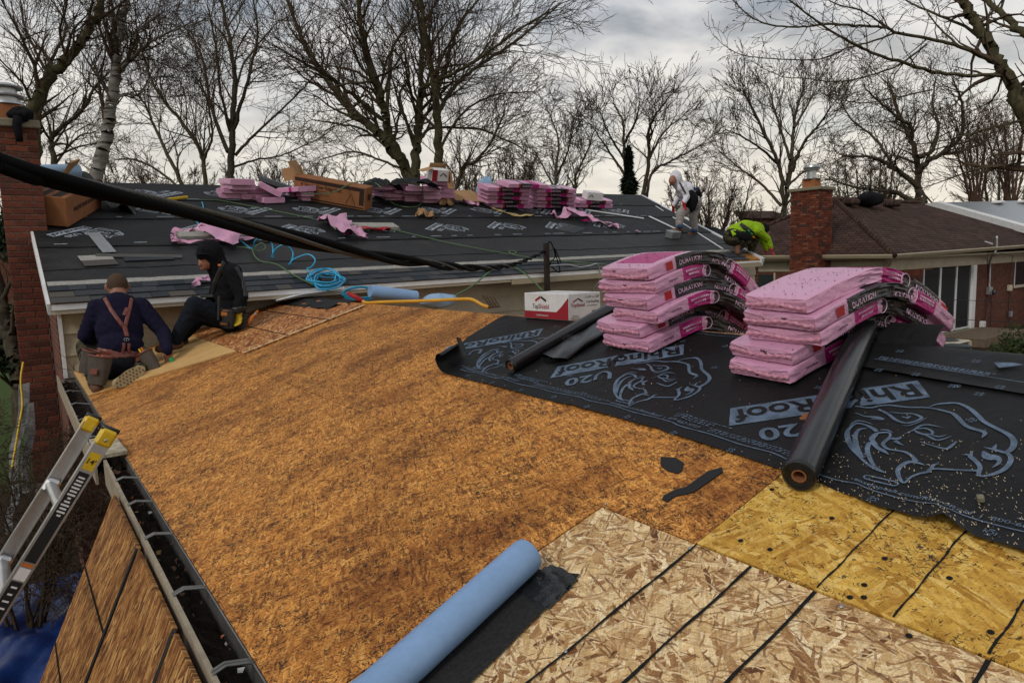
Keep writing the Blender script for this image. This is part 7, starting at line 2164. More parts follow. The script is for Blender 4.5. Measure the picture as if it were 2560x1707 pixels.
# its chimney, every brick laid
nc = empty('brick_chimney', (AX - .1, 11.8, GROUND), 'orange brick chimney of the bungalow with a metal flue cap', 'chimney')
cx0, cx1 = AX - .28, AX + .42; c0 = at_x(2047, 560, cx0); c1 = at_x(1975, 560, cx0); cy0, cy1 = c0.y, c1.y
ztop = at_x(2010, 474, cx0).z
m = MB(); m.box2((cx0 + .01, cy0 + .01, GROUND), (cx1, cy1 - .01, ztop - .05)); m.build('mortar_core', M_MORTAR, nc)
m = MB(); z = -1.9; i = 0
rb2 = random.Random(2)
mats_b = [dirty('brick_a', (.15, .044, .026), .9, .1, amt=.4), dirty('brick_b', (.10, .032, .022), .9, .1, amt=.4), dirty('brick_c', (.20, .075, .045), .9, .1, amt=.4), dirty('brick_d', (.06, .034, .030), .9, .1, amt=.4)]
while z < ztop - .04:
    y = cy0 + .002 - (.1 if i % 2 else 0)
    while y < cy1:
        a, b = max(y, cy0 + .002), min(y + .194, cy1 - .002)
        if b - a > .03: m.bevbox((cx0 + .01, (a + b) / 2, z), (.05, b - a, .058), .004, mat=rb2.choice((0, 0, 0, 1, 1, 2, 3)))
        y += .203
    x = cx0 + .03 - (.1 if i % 2 else 0)
    while x < cx1:
        a, b = max(x, cx0 - .014), min(x + .194, cx1)
        if b - a > .03: m.bevbox(((a + b) / 2, cy0 - .0, z), (b - a, .05, .0575), .004, mat=rb2.choice((0, 0, 0, 1, 1, 2, 3)))
        x += .203
    z += .0677; i += 1
m.build('brickwork', mats_b, nc, kind='stuff')
m = MB(); m.bevbox(((cx0 + cx1) / 2, (cy0 + cy1) / 2, ztop), (cx1 - cx0 + .16, cy1 - cy0 + .16, .10), .015); m.build('chimney_cap', M_CONC, nc)
cm = ((cx0 + cx1) / 2, (cy0 + cy1) / 2)
m = MB(); m.bevbox((cm[0], cm[1], ztop + .17), (.36, .40, .26), .01); m.build('flue', M_TERRA, nc)
m = MB(); m.lathe([(.26, 0), (.27, .02), (.13, .06), (.13, .26), (.21, .27), (.22, .32), (.24, .36), (.22, .42), (.05, .46)], 18, (cm[0], cm[1], ztop + .30)); o = m.build('flue_cap', M_METAL, nc); smooth_by_angle(o.data)
# back step deck, steps, air conditioner, bin
dk = empty('wooden_step_deck', at_y(2450, 880, WY - 1.0), 'low weathered wooden deck below the sliding door', 'deck')
zd = zb_ - .03
xd0 = at_y(2370, 850, WY - .5).x; xd1 = xd0 + 3.6
for i in range(9):
    m = MB(); m.bevbox(((xd0 + xd1) / 2, WY - .20 - .15 * i, zd), (xd1 - xd0, .14, .035), .004); m.build('deck_board', M_WOODG, dk)
m = MB(); m.box2((xd0, WY - 1.50, zd - .24), (xd1, WY - 1.46, zd - .02)); m.build('rim_joist', M_WOODG, dk)
m = MB(); m.box2((xd0, WY - 1.459, zd - .24), (xd0 + .04, WY - .1, zd - .02)); m.build('rim_joist', M_WOODG, dk)
for x_ in (xd0 + .1, xd1 - .1):
    m = MB(); m.box2((x_ - .05, WY - 1.45, GROUND), (x_ + .05, WY - 1.35, zd - .02)); m.build('post', M_WOODG, dk)
for k in range(2):
    m = MB(); m.bevbox((xd1 - .85, WY - 1.72 - .30 * k, zd - .20 - .20 * k), (1.25, .29, .04), .004); m.build('step', M_WOODG, dk)
for x_ in (xd1 - 1.45, xd1 - .25):
    m = MB(); m.add([(x_, WY - 1.52, zd - .05), (x_, WY - 2.2, zd - .48), (x_, WY - 2.1, zd - .70), (x_, WY - 1.52, zd - .40), (x_ + .04, WY - 1.52, zd - .05), (x_ + .04, WY - 2.2, zd - .48), (x_ + .04, WY - 2.1, zd - .70), (x_ + .04, WY - 1.52, zd - .40)], [(0, 1, 2, 3), (7, 6, 5, 4), (0, 4, 5, 1), (1, 5, 6, 2), (2, 6, 7, 3), (3, 7, 4, 0)]); m.build('stringer', M_WOODG, dk)
ac = empty('air_conditioner', at_d(2385, 900, 16.5), 'boxy beige air conditioner behind the ridge with a leaf on top', 'air conditioner')
pA = at_d(2352, 850, 16.6)
m = MB(); m.bevbox((pA.x, pA.y, pA.z - .03), (.95, .95, .06), .03); m.build('lid', M_TRIM, ac)
m = MB(); m.lathe([(.36, 0), (.38, .01), (.34, .02), (.05, .015)], 24, (pA.x, pA.y, pA.z)); m.build('fan_grille', M_BLACKP, ac)
for i in range(22):
    a = i / 22; m = MB(); m.box((pA.x - .44 + .88 * a, pA.y - .45, pA.z - .42), (.012, .02, .72)); m.build('fin', M_GUTTER, ac)
m = MB(); m.box2((pA.x - .43, pA.y - .43, pA.z - .80), (pA.x + .43, pA.y + .43, pA.z - .07)); m.build('coil', M_NIGHT, ac)
for sx in (-1, 1):
    for sy in (-1, 1):
        m = MB(); m.box((pA.x + sx * .44, pA.y + sy * .44, pA.z - .43), (.10, .10, .80)); m.build('corner_post', M_TRIM, ac)
m = MB(); m.add(*cloth_lump(pA.x - .2, pA.y - .1, pA.z + .06, .10, .07, .05, 3, 6)); tag(m.build('dry_leaves', M_CARD, None), 'clump of tan leaves lying on the air conditioner', 'leaves')
pB = at_d(2392, 864, 15.6); m = MB(); m.lathe([(.22, -.8), (.27, -.06), (.29, -.05), (.29, 0), (.26, .02), (.05, .04)], 24, pB); o = m.build('trash_can', dirty('dark_green_plastic', (.018, .026, .026), .5, .3), None); smooth_by_angle(o.data); tag(o, 'dark round trash can beside the air conditioner', 'trash can')
# wires crossing in front of the bungalow
for y0, y1, lab in ((750, 754, 'upper thin black wire crossing in front of the sliding door'), (799, 803, 'lower thin black wire crossing in front of the sliding door')):
    m = MB(); m.tube(catmull([at_d(2290, y0 - 2, 12), at_d(2400, y0, 12), at_d(2500, (y0 + y1) / 2 + 2, 12), at_d(2620, y1, 12)], 6), .006, 5); tag(m.build('clothes_line', M_BLACKP, None), lab, 'wire')

# ------------------------------------------------------------------ house with the pale metal roof, far right
mh = empty('metal_roof_house', at_d(2480, 640, 32), 'brick house with white gable trim and a pale metal roof behind the bungalow', 'house')
GL, GP, GR = at_d(2282, 527, 33), at_d(2356, 513, 31), at_d(2640, 592, 25.5)
back = (GP - GL).cross(Vector((0, 0, 1))).normalized()
if back.dot(GP) < 0: back = -back
ext = Vector((.86, -.50, 0)) * 14
slope_face([GR + Vector((0, 0, .12)), GR + ext + Vector((0, 0, .12)), GP + ext + Vector((0, 0, .12)), GP + Vector((0, 0, .12))], 'metal_roof', M_METAL, mh)
base = [GL, GP, GR]; zg = GROUND
m = MB(); m.add([GL, GP, GR, Vector((GR.x, GR.y, zg)), Vector((GL.x, GL.y, zg))], [(4, 3, 2, 1, 0)]); m.add([p + back * .2 for p in (GL, GP, GR, Vector((GR.x, GR.y, zg)), Vector((GL.x, GL.y, zg)))], [(0, 1, 2, 3, 4)]); m.build('wall', M_WALL_NX, mh)
for a, b in ((GL, GP), (GP, GR)):
    m = MB(); m.add([a - back * .3 + Vector((0, 0, .15)), b - back * .3 + Vector((0, 0, .15)), b - back * .3 - Vector((0, 0, .12)), a - back * .3 - Vector((0, 0, .12)), a + Vector((0, 0, .16)), b + Vector((0, 0, .16)), b - Vector((0, 0, .10)), a - Vector((0, 0, .10))], [(0, 1, 2, 3), (0, 4, 5, 1), (3, 2, 6, 7)]); m.build('rake_trim', M_WHITE, mh)
for i in range(6):
    p = GP.lerp(GP + ext, .16 + .09 * i) .lerp(GR + ext * (.16 + .09 * i), .10) + Vector((0, 0, .2)); m = MB(); m.bevbox(p, (.5, .4, .12), .04); m.build('roof_vent', M_WHITE, mh)
p = GL.lerp(GR, .16) ; m = MB(); m.box(at_d(2345, 536, 30.6), (.55, .08, .35)); m.build('gable_vent', M_NIGHT, mh)

# distant roofs between the trees
def far_house(px0, px1, py, pyr, dep, label, roofm):
    a, b = at_d(px0, py, dep), at_d(px1, py, dep); t = empty('distant_house', (a + b) / 2, label, 'house')
    d = (b - a); n_ = Vector((-d.y, d.x, 0)).normalized() * 7
    if n_.dot(a) < 0: n_ = -n_
    hz = (at_d(px0, pyr, dep) - a).z
    slope_face([a, b, b + n_ * .5 + Vector((0, 0, hz)) - d * .12, a + n_ * .5 + Vector((0, 0, hz)) + d * .12], 'roof_slope', roofm, t)
    m = MB(); q = [a + d * .02 + n_ * .04, b - d * .02 + n_ * .04]; m.add([q[0], q[1], Vector((q[1].x, q[1].y, GROUND)), Vector((q[0].x, q[0].y, GROUND))], [(3, 2, 1, 0)]); m.build('wall', M_WALL_NX, t)
far_house(1640, 1850, 590, 560, 42, 'dark grey roofed house far behind the walker', M_ROOFG)
far_house(1850, 1990, 545, 520, 55, 'distant brown roof left of the bungalow chimney', M_ROOFB)
far_house(-60, 48, 640, 596, 60, 'far house across the lawn at the left edge', M_ROOFB)
# ------------------------------------------------------------------ bare trees
class Tree:
    def __init__(s, seed): s.r = random.Random(seed); s.S = []; s.B = []; s.fl = 0; s.nl = 0
    def seg(s, a, b, ra, rb): s.S.append((a[0], a[1], a[2], b[0], b[1], b[2], ra, rb, s.fl))
    def grow(s, p, d, L, r, lev, P):
        R = s.r; n = max(3, min(9, int(L / P['step']) + 1)); st = L / n
        p = Vector(p); d = Vector(d).normalized(); r0 = r
        kids = P['kids'][min(lev, len(P['kids']) - 1)]
        for i in range(n):
            j = P['wob'] * (1 + .3 * lev)
            d = (d + Vector((R.gauss(0, j), R.gauss(0, j), R.gauss(0, j) + P['up']))).normalized()
            q = p + d * st; rn = max(r0 * (1 - .75 * (i + 1) / n), P['rmin'])
            s.seg(p, q, max(r, P['rmin']), rn)
            if lev < P['lev'] and (i > 0 or lev > 0):
                for _ in range(kids if R.random() < P['prob'] else 0):
                    s.child(q, d, L * (1 - .45 * i / n), rn, lev, P)
            p, r = q, rn
        if lev < P['lev']:
            for _ in range(2): s.child(p, d, L, r * 1.2, lev, P, .5)
        elif P.get('bud') and R.random() < P['bud']: s.B.append((p, d))
    def child(s, q, d, L, r, lev, P, spread=None):
        R = s.r; a = R.uniform(*(P['ang'] if spread is None else (.2, spread))); u = d.orthogonal().normalized(); u.rotate(__import__('mathutils').Quaternion(d, R.uniform(0, 6.283)))
        nd = d * math.cos(a) + u * math.sin(a)
        s.grow(q, nd, L * R.uniform(*P['lr']), max(r * R.uniform(.55, .8), P['rmin']), lev + 1, P)
    def limb(s, pts, r0, r1, P, lev=1, kids=1.0, start=.12, Lc=None, twigs=1):
        q = [Vector(a) for a in catmull(pts, 6)]; n = len(q) - 1; R = s.r
        tot = sum((b - a).length for a, b in zip(q, q[1:]))
        s.nl += 1; me_id = s.nl
        for i in range(n):
            f = i / n; ra = r0 + (r1 - r0) * f; rb = r0 + (r1 - r0) * (i + 1) / n
            j = Vector((R.gauss(0, 1), R.gauss(0, 1), R.gauss(0, 1))) * ra * .25
            if i + 1 < n: q[i + 1] = q[i + 1] + j
            s.fl = me_id; s.seg(q[i], q[i + 1], ra, rb); s.fl = 0
            if f > start and R.random() < kids:
                for _ in range(twigs):
                    s.child(q[i + 1], (q[i + 1] - q[i]).normalized(), (Lc or tot * .42) * (1.1 - .55 * f), rb * .75, lev, P)
        s.child(q[-1], (q[-1] - q[-2]).normalized(), (Lc or tot * .42) * .8, r1, lev, P, .4); s.child(q[-1], (q[-1] - q[-2]).normalized(), (Lc or tot * .42) * .7, r1, lev, P, .7)
    def mesh(s, name, mat, sel, n):
        A = np.array(s.S); A = A[sel(A)]
        if len(A) == 0: return None
        a, b, ra, rb = A[:, 0:3], A[:, 3:6], A[:, 6], A[:, 7]
        t = b - a; L = np.linalg.norm(t, axis=1, keepdims=True); t = t / np.maximum(L, 1e-9)
        ref = np.where(np.abs(t[:, 2:3]) < .9, np.array([[0, 0, 1.0]]), np.array([[1.0, 0, 0]]))
        u = np.cross(t, ref); u /= np.linalg.norm(u, axis=1, keepdims=True); w = np.cross(t, u)
        b2 = b + t * np.minimum(rb[:, None] * .6, L * .2)
        V = np.empty((len(A), 2 * n, 3))
        for k in range(n):
            an = 2 * math.pi * k / n; dv = u * math.cos(an) + w * math.sin(an)
            V[:, k] = a + dv * ra[:, None]; V[:, n + k] = b2 + dv * rb[:, None]
        base = (np.arange(len(A)) * 2 * n)[:, None]
        F = np.concatenate([base + np.array([[k, (k + 1) % n, n + (k + 1) % n, n + k]]) for k in range(n)], axis=1).reshape(-1, 4)
        me = bpy.data.meshes.new(name); V = V.reshape(-1, 3)
        me.vertices.add(len(V)); me.vertices.foreach_set('co', V.ravel()); me.loops.add(F.size); me.loops.foreach_set('vertex_index', F.ravel().astype(np.int32))
        me.polygons.add(len(F)); me.polygons.foreach_set('loop_start', np.arange(0, F.size, 4, dtype=np.int32)); me.polygons.foreach_set('loop_total', np.full(len(F), 4, np.int32))
        me.materials.append(mat); me.update(calc_edges=True)
        return me
    def build(s, name, loc, label, trunk_m, twig_m, group=None, cut=.035, bud_m=None, bs=.03, M=None):
        t = empty(name, loc, label, 'tree', group)
        for k in range(1, s.nl + 1):
            nm = 'trunk' if k == 1 else 'limb'
            me = s.mesh(nm, trunk_m, lambda A: A[:, 8] == k, 7); me.polygons.foreach_set('use_smooth', [True] * len(me.polygons)); put(nm, me, t)
        me = s.mesh('crown', twig_m, lambda A: A[:, 8] < 1, 3)
        if me: put('crown', me, t)
        if s.B and bud_m:
            m = MB(); R = s.r
            for p, d in s.B:
                for _ in range(2):
                    a = Vector((R.gauss(0, 1), R.gauss(0, 1), R.gauss(0, 1))).normalized(); b = a.orthogonal().normalized(); c = p + d * bs * R.uniform(-.8, .8); z = bs * R.uniform(.5, 1)
                    m.add([c - b * z * .4, c + a * z, c + b * z * .4], [(0, 1, 2)])
            m.build('buds', bud_m, t, kind='stuff')
        return t
def TP(px, py, dep, dd=0.0): return at_d(px, py, dep + dd)
def limb_px(tr_, pts, dep, w0, w1, P, drift=0.0, **k):
    n = len(pts); Q = []
    for i, p in enumerate(pts): Q.append(tuple(TP(p[0], p[1], dep, drift * i / max(1, n - 1))))
    tr_.limb(Q, w0 / 2 / FPX * dep, w1 / 2 / FPX * dep, P, **k)
def params(dep, **k):
    P = dict(step=.5 * dep / 25, wob=.10, up=.03, rmin=.00028 * dep, kids=(1, 1, 1, 1), prob=.74, lev=4, ang=(.3, .85), lr=(.50, .74), bud=.4)
    P.update(k); return P
def ground_pt(p): return (p[0], p[1], GROUND - .1)
tri_count = 0
# --- birch and its neighbour at the upper left
t = Tree(1); D = 15.0; P = params(D, lev=4, kids=(1, 1, 1, 1), prob=.72)
a = TP(238, 450, D)
limb_px(t, [(215, 560), (238, 450), (263, 347), (278, 274), (289, 183), (296, 110), (307, 48), (318, -30), (322, -120)], D, 34, 14, P, kids=.35, start=.25, Lc=2.2)
t.limb([ground_pt(TP(190, 560, D)), tuple(TP(205, 600, D)), tuple(TP(215, 560, D))], .16, .15, P, kids=0)
for pts, w, dr in (([(285, 249), (314, 234), (344, 238), (380, 197), (431, 190)], 9, .8), ([(300, 179), (329, 146), (366, 113), (402, 91), (475, 58)], 12, -1), ([(307, 95), (351, 73), (388, 40), (410, -20)], 10, 1), ([(289, 95), (274, 37), (278, -20)], 8, 1.2), ([(270, 330), (230, 310), (190, 330)], 5, 1), ([(282, 260), (250, 200), (235, 150)], 6, -1)):
    limb_px(t, pts, D, w, 3, P, dr, kids=.75, Lc=1.7)
t.build('birch_tree', ground_pt(TP(215, 560, D)), 'pale barked birch trunk rising behind the left end of the far ridge', M_BIRCH, M_TWIG, 'bare trees behind the far roof', .05, M_BUD, .035)
t = Tree(2); D = 13.5; P = params(D, lev=4, kids=(1, 1, 1, 1), prob=.75)
limb_px(t, [(84, 330), (86, 278), (124, 197), (165, 146), (205, 102), (238, 44), (256, -20), (275, -110)], D, 30, 14, P, kids=.4, Lc=2.2)
t.limb([ground_pt(TP(80, 700, D)), tuple(TP(82, 500, D)), tuple(TP(84, 330, D))], .17, .12, P, kids=0)
for pts, w, dr in (([(110, 227), (121, 165), (165, 77), (143, 22), (110, -20)], 10, 1), ([(80, 262), (60, 215), (30, 180), (-20, 130)], 7, -1), ([(126, 196), (90, 130), (60, 60), (50, -20)], 8, 1), ([(165, 146), (150, 80), (165, 20), (170, -30)], 7, -1), ([(100, 250), (60, 250), (10, 240)], 5, 1), ([(205, 102), (250, 90), (270, 70)], 5, 1)):
    limb_px(t, pts, D, w, 3, P, dr, kids=.8, Lc=1.9)
t.build('leafless_tree', ground_pt(TP(84, 500, D)), 'big leaning dark trunk behind the tall left chimney', M_BARK_O, M_TWIG, 'bare trees behind the far roof', .05, M_BUD, .035)
t = Tree(22); D = 17; P = params(D, lev=4, kids=(1, 1, 1, 1), prob=.72)
limb_px(t, [(150, 560), (139, 410), (128, 347), (161, 314), (208, 271), (234, 223), (278, 175)], D, 16, 4, P, kids=.7, Lc=2.0)
limb_px(t, [(139, 410), (160, 380), (200, 340), (240, 330)], D, 7, 3, P, 1.5, kids=.9, Lc=1.6); limb_px(t, [(130, 360), (100, 300), (110, 240)], D, 7, 3, P, -1.5, kids=.9, Lc=1.6)
t.limb([ground_pt(TP(155, 700, D)), tuple(TP(150, 560, D))], .15, .1, P, kids=0)
t.build('leafless_tree', ground_pt(TP(150, 560, D)), 'slim branching tree between the chimney and the birch', M_BARK, M_TWIG, 'bare trees behind the far roof', .05, M_BUD, .035)
# --- vase shaped tree left of centre
t = Tree(3); D = 27; P = params(D, lev=4, kids=(1, 1, 1, 1), prob=.8)
limb_px(t, [(578, 560), (578, 453), (578, 366), (585, 256), (581, 146), (560, 40), (550, -40)], D, 22, 5, P, kids=.7, start=.35, Lc=4.5)
for pts, w, dr in (([(570, 380), (527, 263), (505, 146), (457, 60)], 11, 2), ([(585, 322), (618, 205), (644, 91), (629, -20)], 10, -2), ([(589, 388), (644, 329), (731, 249), (786, 190)], 8, 2), ([(575, 330), (550, 220), (540, 120), (520, 20)], 8, -3), ([(584, 270), (610, 160), (690, 60)], 7, 3), ([(580, 420), (640, 400), (700, 390), (770, 360)], 6, 2)):
    limb_px(t, pts, D, w, 3, P, dr, kids=.8, Lc=3.2)
t.limb([ground_pt(TP(578, 560, D)), tuple(TP(578, 560, D))], .3, .2, P, kids=0)
t.build('leafless_tree', ground_pt(TP(578, 560, D)), 'vase shaped bare tree behind the left heap of pink bundles', M_BARK, M_TWIG, 'bare trees behind the far roof', .06, M_BUD, .05)
t = Tree(4); D = 24; P = params(D, lev=4, kids=(1, 1, 1, 1), prob=.8)
limb_px(t, [(512, 560), (512, 479), (508, 402), (483, 347), (431, 278), (388, 219), (358, 139), (340, 60)], D, 13, 4, P, kids=.75, start=.2, Lc=3.6)
limb_px(t, [(490, 560), (464, 479), (420, 388), (388, 322), (362, 263), (330, 220)], D, 12, 4, P, 2, kids=.75, start=.2, Lc=3.2)
limb_px(t, [(508, 402), (530, 340), (520, 260), (500, 200)], D, 7, 3, P, -2, kids=.8, Lc=2.8); limb_px(t, [(480, 500), (400, 430), (340, 400), (290, 400)], D, 7, 3, P, 1, kids=.8, Lc=2.6)
t.limb([ground_pt(TP(505, 560, D)), tuple(TP(512, 560, D))], .2, .15, P, kids=0)
t.build('leafless_tree', ground_pt(TP(505, 560, D)), 'multi stemmed bare tree right of the birch with arching left stems', M_BARK_O, M_TWIG, 'bare trees behind the far roof', .06, M_BUD, .045)
# --- the big central tree
t = Tree(5); D = 25; P = params(D, lev=4, kids=(1, 1, 1, 1), prob=.8)
T4 = (([(1045, 560), (1026, 446), (993, 391), (958, 340), (890, 293), (846, 238), (802, 177), (765, 119), (741, 58), (714, -10)], 32, 7, 3, 4.2), ([(1000, 400), (972, 333), (962, 282), (945, 221), (921, 160), (904, 85), (894, -10)], 24, 8, -3, 4.5), ([(1050, 560), (1040, 442), (1043, 340), (1050, 255), (1054, 190), (1057, 68), (1054, -20)], 28, 8, 1, 4.5), ([(1085, 560), (1095, 418), (1095, 306), (1084, 204), (1071, 143), (1060, 60), (1040, -20)], 26, 7, -2, 4.5),
      ([(1095, 300), (1101, 272), (1142, 211), (1203, 160), (1278, 112), (1346, 58), (1400, 10)], 13, 4, 2, 3.8), ([(1050, 240), (1054, 221), (1108, 194), (1193, 150), (1278, 88), (1363, 34)], 11, 4, -3, 3.8), ([(1090, 230), (1108, 187), (1135, 95), (1156, 51), (1203, -10)], 13, 5, 3, 3.6), ([(1045, 360), (1074, 323), (1142, 320), (1210, 327), (1299, 367)], 9, 4, 2, 3.0), ([(1100, 560), (1139, 476), (1156, 418), (1186, 405), (1227, 357), (1258, 289)], 11, 4, -2, 3.2), ([(958, 300), (890, 245), (819, 190), (768, 163), (690, 118)], 11, 4, -3, 3.6), ([(968, 310), (972, 204), (982, 119), (1026, 51), (1040, -20)], 11, 4, 4, 3.6), ([(1040, 374), (1016, 306), (999, 238), (1023, 190), (1006, 119), (960, 40)], 9, 4, 4, 3.4), ([(1000, 420), (950, 400), (880, 380), (800, 400)], 7, 3, 2, 3.0), ([(1095, 380), (1150, 290), (1230, 240), (1330, 230)], 8, 3, 4, 3.2), ([(1040, 440), (920, 330), (840, 310), (780, 300)], 8, 3, 5, 3.0))
for pts, w, w1_, dr, lc in T4: limb_px(t, pts, D, w, w1_, P, dr, kids=.85, start=.25 if w > 20 else .1, Lc=lc)
t.limb([ground_pt(TP(1050, 560, D)), tuple(TP(1050, 540, D))], .5, .42, P, kids=0)
t.build('leafless_tree', ground_pt(TP(1050, 560, D)), 'huge spreading bare tree with several trunks in the centre', M_BARK_O, M_TWIG, 'bare trees behind the far roof', .06, M_BUD, .05)
# --- middle distance trees
def simple_tree(seed, D, limbs, base, label, P=None, Lc=2.6, tm=M_BARK, wm=M_TWIG, kids=.85, bud=.05, name='leafless_tree', group='bare trees behind the far roof'):
    t = Tree(seed); P = P or params(D)
    for pts, w, dr in limbs: limb_px(t, pts, D, w, max(2, w * .3), P, dr, kids=kids, Lc=Lc, start=.15)
    b = TP(base[0], base[1], D); t.limb([ground_pt(b), tuple(b)], limbs[0][1] / 2 / FPX * D * 1.3, limbs[0][1] / 2 / FPX * D, P, kids=0)
    return t.build(name, ground_pt(b), label, tm, wm, group, .07, M_BUD, bud)
P40 = params(40)
simple_tree(6, 40, (([(1389, 540), (1389, 472), (1392, 411), (1396, 351), (1376, 290)], 10, 2), ([(1430, 540), (1437, 481), (1440, 440), (1466, 383), (1480, 340)], 9, -2), ([(1390, 480), (1360, 420), (1330, 370)], 6, 3), ([(1392, 440), (1420, 380), (1430, 320)], 6, -3)), (1400, 540), 'small rounded bare tree right of the central giant', P40, 3.0)
simple_tree(7, 38, (([(1574, 560), (1574, 494), (1561, 399), (1558, 310), (1536, 262)], 12, 2), ([(1606, 500), (1622, 399), (1619, 335), (1638, 290), (1667, 250)], 11, -3), ([(1612, 520), (1632, 430), (1676, 405), (1715, 383), (1756, 363)], 8, 2), ([(1565, 440), (1536, 400), (1504, 350), (1475, 310)], 8, 3), ([(1560, 360), (1590, 300), (1600, 250)], 7, -3), ([(1622, 400), (1660, 330), (1710, 290)], 7, 3), ([(1561, 400), (1520, 330), (1500, 280)], 6, -2)), (1580, 560), 'broad bare tree standing behind the walker in white', params(38), 3.2)
simple_tree(8, 34, (([(1960, 580), (1960, 525), (1974, 446), (1981, 357), (1989, 286), (2010, 215)], 15, 2), ([(1960, 500), (1946, 411), (1914, 339), (1878, 268), (1860, 230)], 11, -2), ([(1953, 514), (1903, 461), (1849, 421), (1796, 375)], 8, 3), ([(1981, 429), (2010, 357), (2053, 304), (2075, 270)], 9, -3), ([(1975, 400), (1950, 320), (1930, 250), (1920, 215)], 8, 3), ([(1985, 320), (2020, 260), (2040, 225)], 7, 2), ([(1965, 470), (2010, 430), (2070, 400)], 7, 3), ([(1946, 411), (1900, 370), (1850, 340), (1815, 325)], 7, -3)), (1960, 580), 'dome shaped bare tree behind the bungalow chimney', params(34, prob=.85, ang=(.25, .65), up=.06), 2.9)
simple_tree(9, 33, (([(2310, 560), (2306, 500), (2296, 464), (2292, 404), (2278, 350), (2253, 300), (2230, 230)], 22, 2), ([(2296, 468), (2235, 421), (2189, 396), (2110, 389)], 14, -2), ([(2296, 511), (2242, 482), (2189, 475), (2135, 468), (2081, 450)], 11, 2), ([(2278, 350), (2281, 321), (2246, 296), (2210, 264), (2165, 225)], 11, -3), ([(2292, 393), (2331, 375), (2346, 314), (2331, 264), (2340, 200)], 12, 3), ([(2300, 430), (2317, 404), (2360, 379), (2403, 339), (2406, 268), (2389, 215)], 14, -3), ([(2360, 385), (2403, 379), (2456, 357), (2510, 314)], 10, 3), ([(2235, 421), (2190, 350), (2130, 300), (2100, 250)], 8, 3)), (2310, 560), 'gnarled wide oak behind the metal roofed house', params(33, prob=.8, wob=.18), 2.9)
for k, (x0, D) in enumerate(((2440, 36), (2530, 40))):
    simple_tree(30 + k, D, tuple(([(x0, 580), (x0 + dx * .3, 470), (x0 + dx * .7, 380), (x0 + dx, 300 + abs(dx) * .4)], 7, dx * .03) for dx in (-70, -45, -20, 5, 30, 60)), (x0, 580), ('reddish twiggy tree right of the oak', 'reddish twiggy tree at the right edge')[k], params(D, lev=3, kids=(2, 2, 2), prob=.9, ang=(.2, .6)), 2.4, M_TWIG_R, M_TWIG_R)
# --- near overhanging limb at the upper right
t = Tree(40); D = 9.5; P = params(D, lev=3, kids=(1, 1, 1), prob=.62, bud=.95, rmin=.0030, wob=.14, up=-.01, ang=(.4, 1.1), step=.22)
T9 = (([(2640, 420), (2560, 279), (2510, 179), (2467, 107), (2431, 43), (2400, -20), (2380, -90)], 34, 18, 0, 1.2), ([(2640, 170), (2560, 86), (2510, 36), (2440, -20)], 22, 12, 1, 1.0), ([(2500, 190), (2367, 186), (2260, 157), (2189, 136), (2131, 107), (2081, 79), (2010, 29), (1960, -10)], 9, 3, -1.5, .8), ([(2474, 154), (2403, 118), (2331, 100), (2242, 82), (2217, 71), (2135, 64), (2060, 61), (2010, 68), (1931, 64), (1878, 43), (1831, 0)], 9, 2.4, -1, .7), ([(2242, 82), (2171, 107), (2117, 121), (2060, 146), (2010, 150), (1914, 146), (1849, 136), (1806, 111)], 5, 1.8, .3, .55), ([(2317, 111), (2267, 150), (2221, 175), (2103, 204), (2010, 196), (1960, 193), (1906, 171)], 5, 1.8, .6, .55), ([(2560, 300), (2474, 321), (2367, 350), (2260, 365)], 6, 2, .6, .6), ([(2600, 400), (2560, 407), (2439, 425), (2367, 450), (2310, 470)], 7, 2, .8, .6), ([(2331, 225), (2260, 240), (2171, 257), (2117, 254), (2071, 246)], 4, 1.6, 1.0, .5), ([(2467, 107), (2400, 60), (2300, 20), (2230, -20)], 9, 3, 1, .8), ([(2510, 179), (2480, 250), (2400, 290)], 6, 2, 1, .6), ([(2217, 71), (2160, 30), (2090, 10), (2040, -20)], 5, 2, -.5, .5), ([(2400, 118), (2340, 60), (2290, -10)], 6, 2, .8, .6))
for pts, w, w1_, dr, lc in T9: limb_px(t, pts, D, w, w1_, P, dr, kids=.62, start=.12, Lc=lc)
t.limb([ground_pt(TP(2760, 700, D)), tuple(TP(2720, 560, D)), tuple(TP(2640, 420, D))], .16, .10, P, kids=0)
t.build('budding_tree', ground_pt(TP(2760, 700, D)), 'budding branches overhanging from the upper right corner', M_BARK_O, M_TWIG, None, .022, M_BUD, .030)
# --- background trees: three shapes, repeated with their own turn and size
gen = []
for k in range(4):
    t = Tree(50 + k); D = 50; P = params(50, lev=4, kids=(1, 1, 1, 2), prob=.72, up=.05, ang=(.25, .7)); R = t.r
    t.limb([(0, 0, 0), (.2, .1, 2.0), (.1, .2, 3.6)], .30, .24, P, kids=0)
    for i in range(6 + k):
        a = 2 * math.pi * i / (6 + k) + R.uniform(-.3, .3); s_ = R.uniform(1.4, 3.6)
        t.limb([(.1, .2, 3.0 + R.uniform(-.5, 1.0)), (s_ * .4 * math.cos(a), s_ * .4 * math.sin(a), 5.2), (s_ * .8 * math.cos(a), s_ * .8 * math.sin(a), 7.4), (s_ * math.cos(a), s_ * math.sin(a), 9.6 + R.uniform(-1, 1.5))], .17, .05, P, kids=.9, Lc=2.6)
    gen.append((t.mesh('trunk', M_BARK, lambda A: A[:, 8] > 0, 6), t.mesh('crown', (M_TWIG, M_TWIG, M_TWIG_R, M_TWIG)[k], lambda A: A[:, 8] < 1, 3)))
rg = random.Random(77)
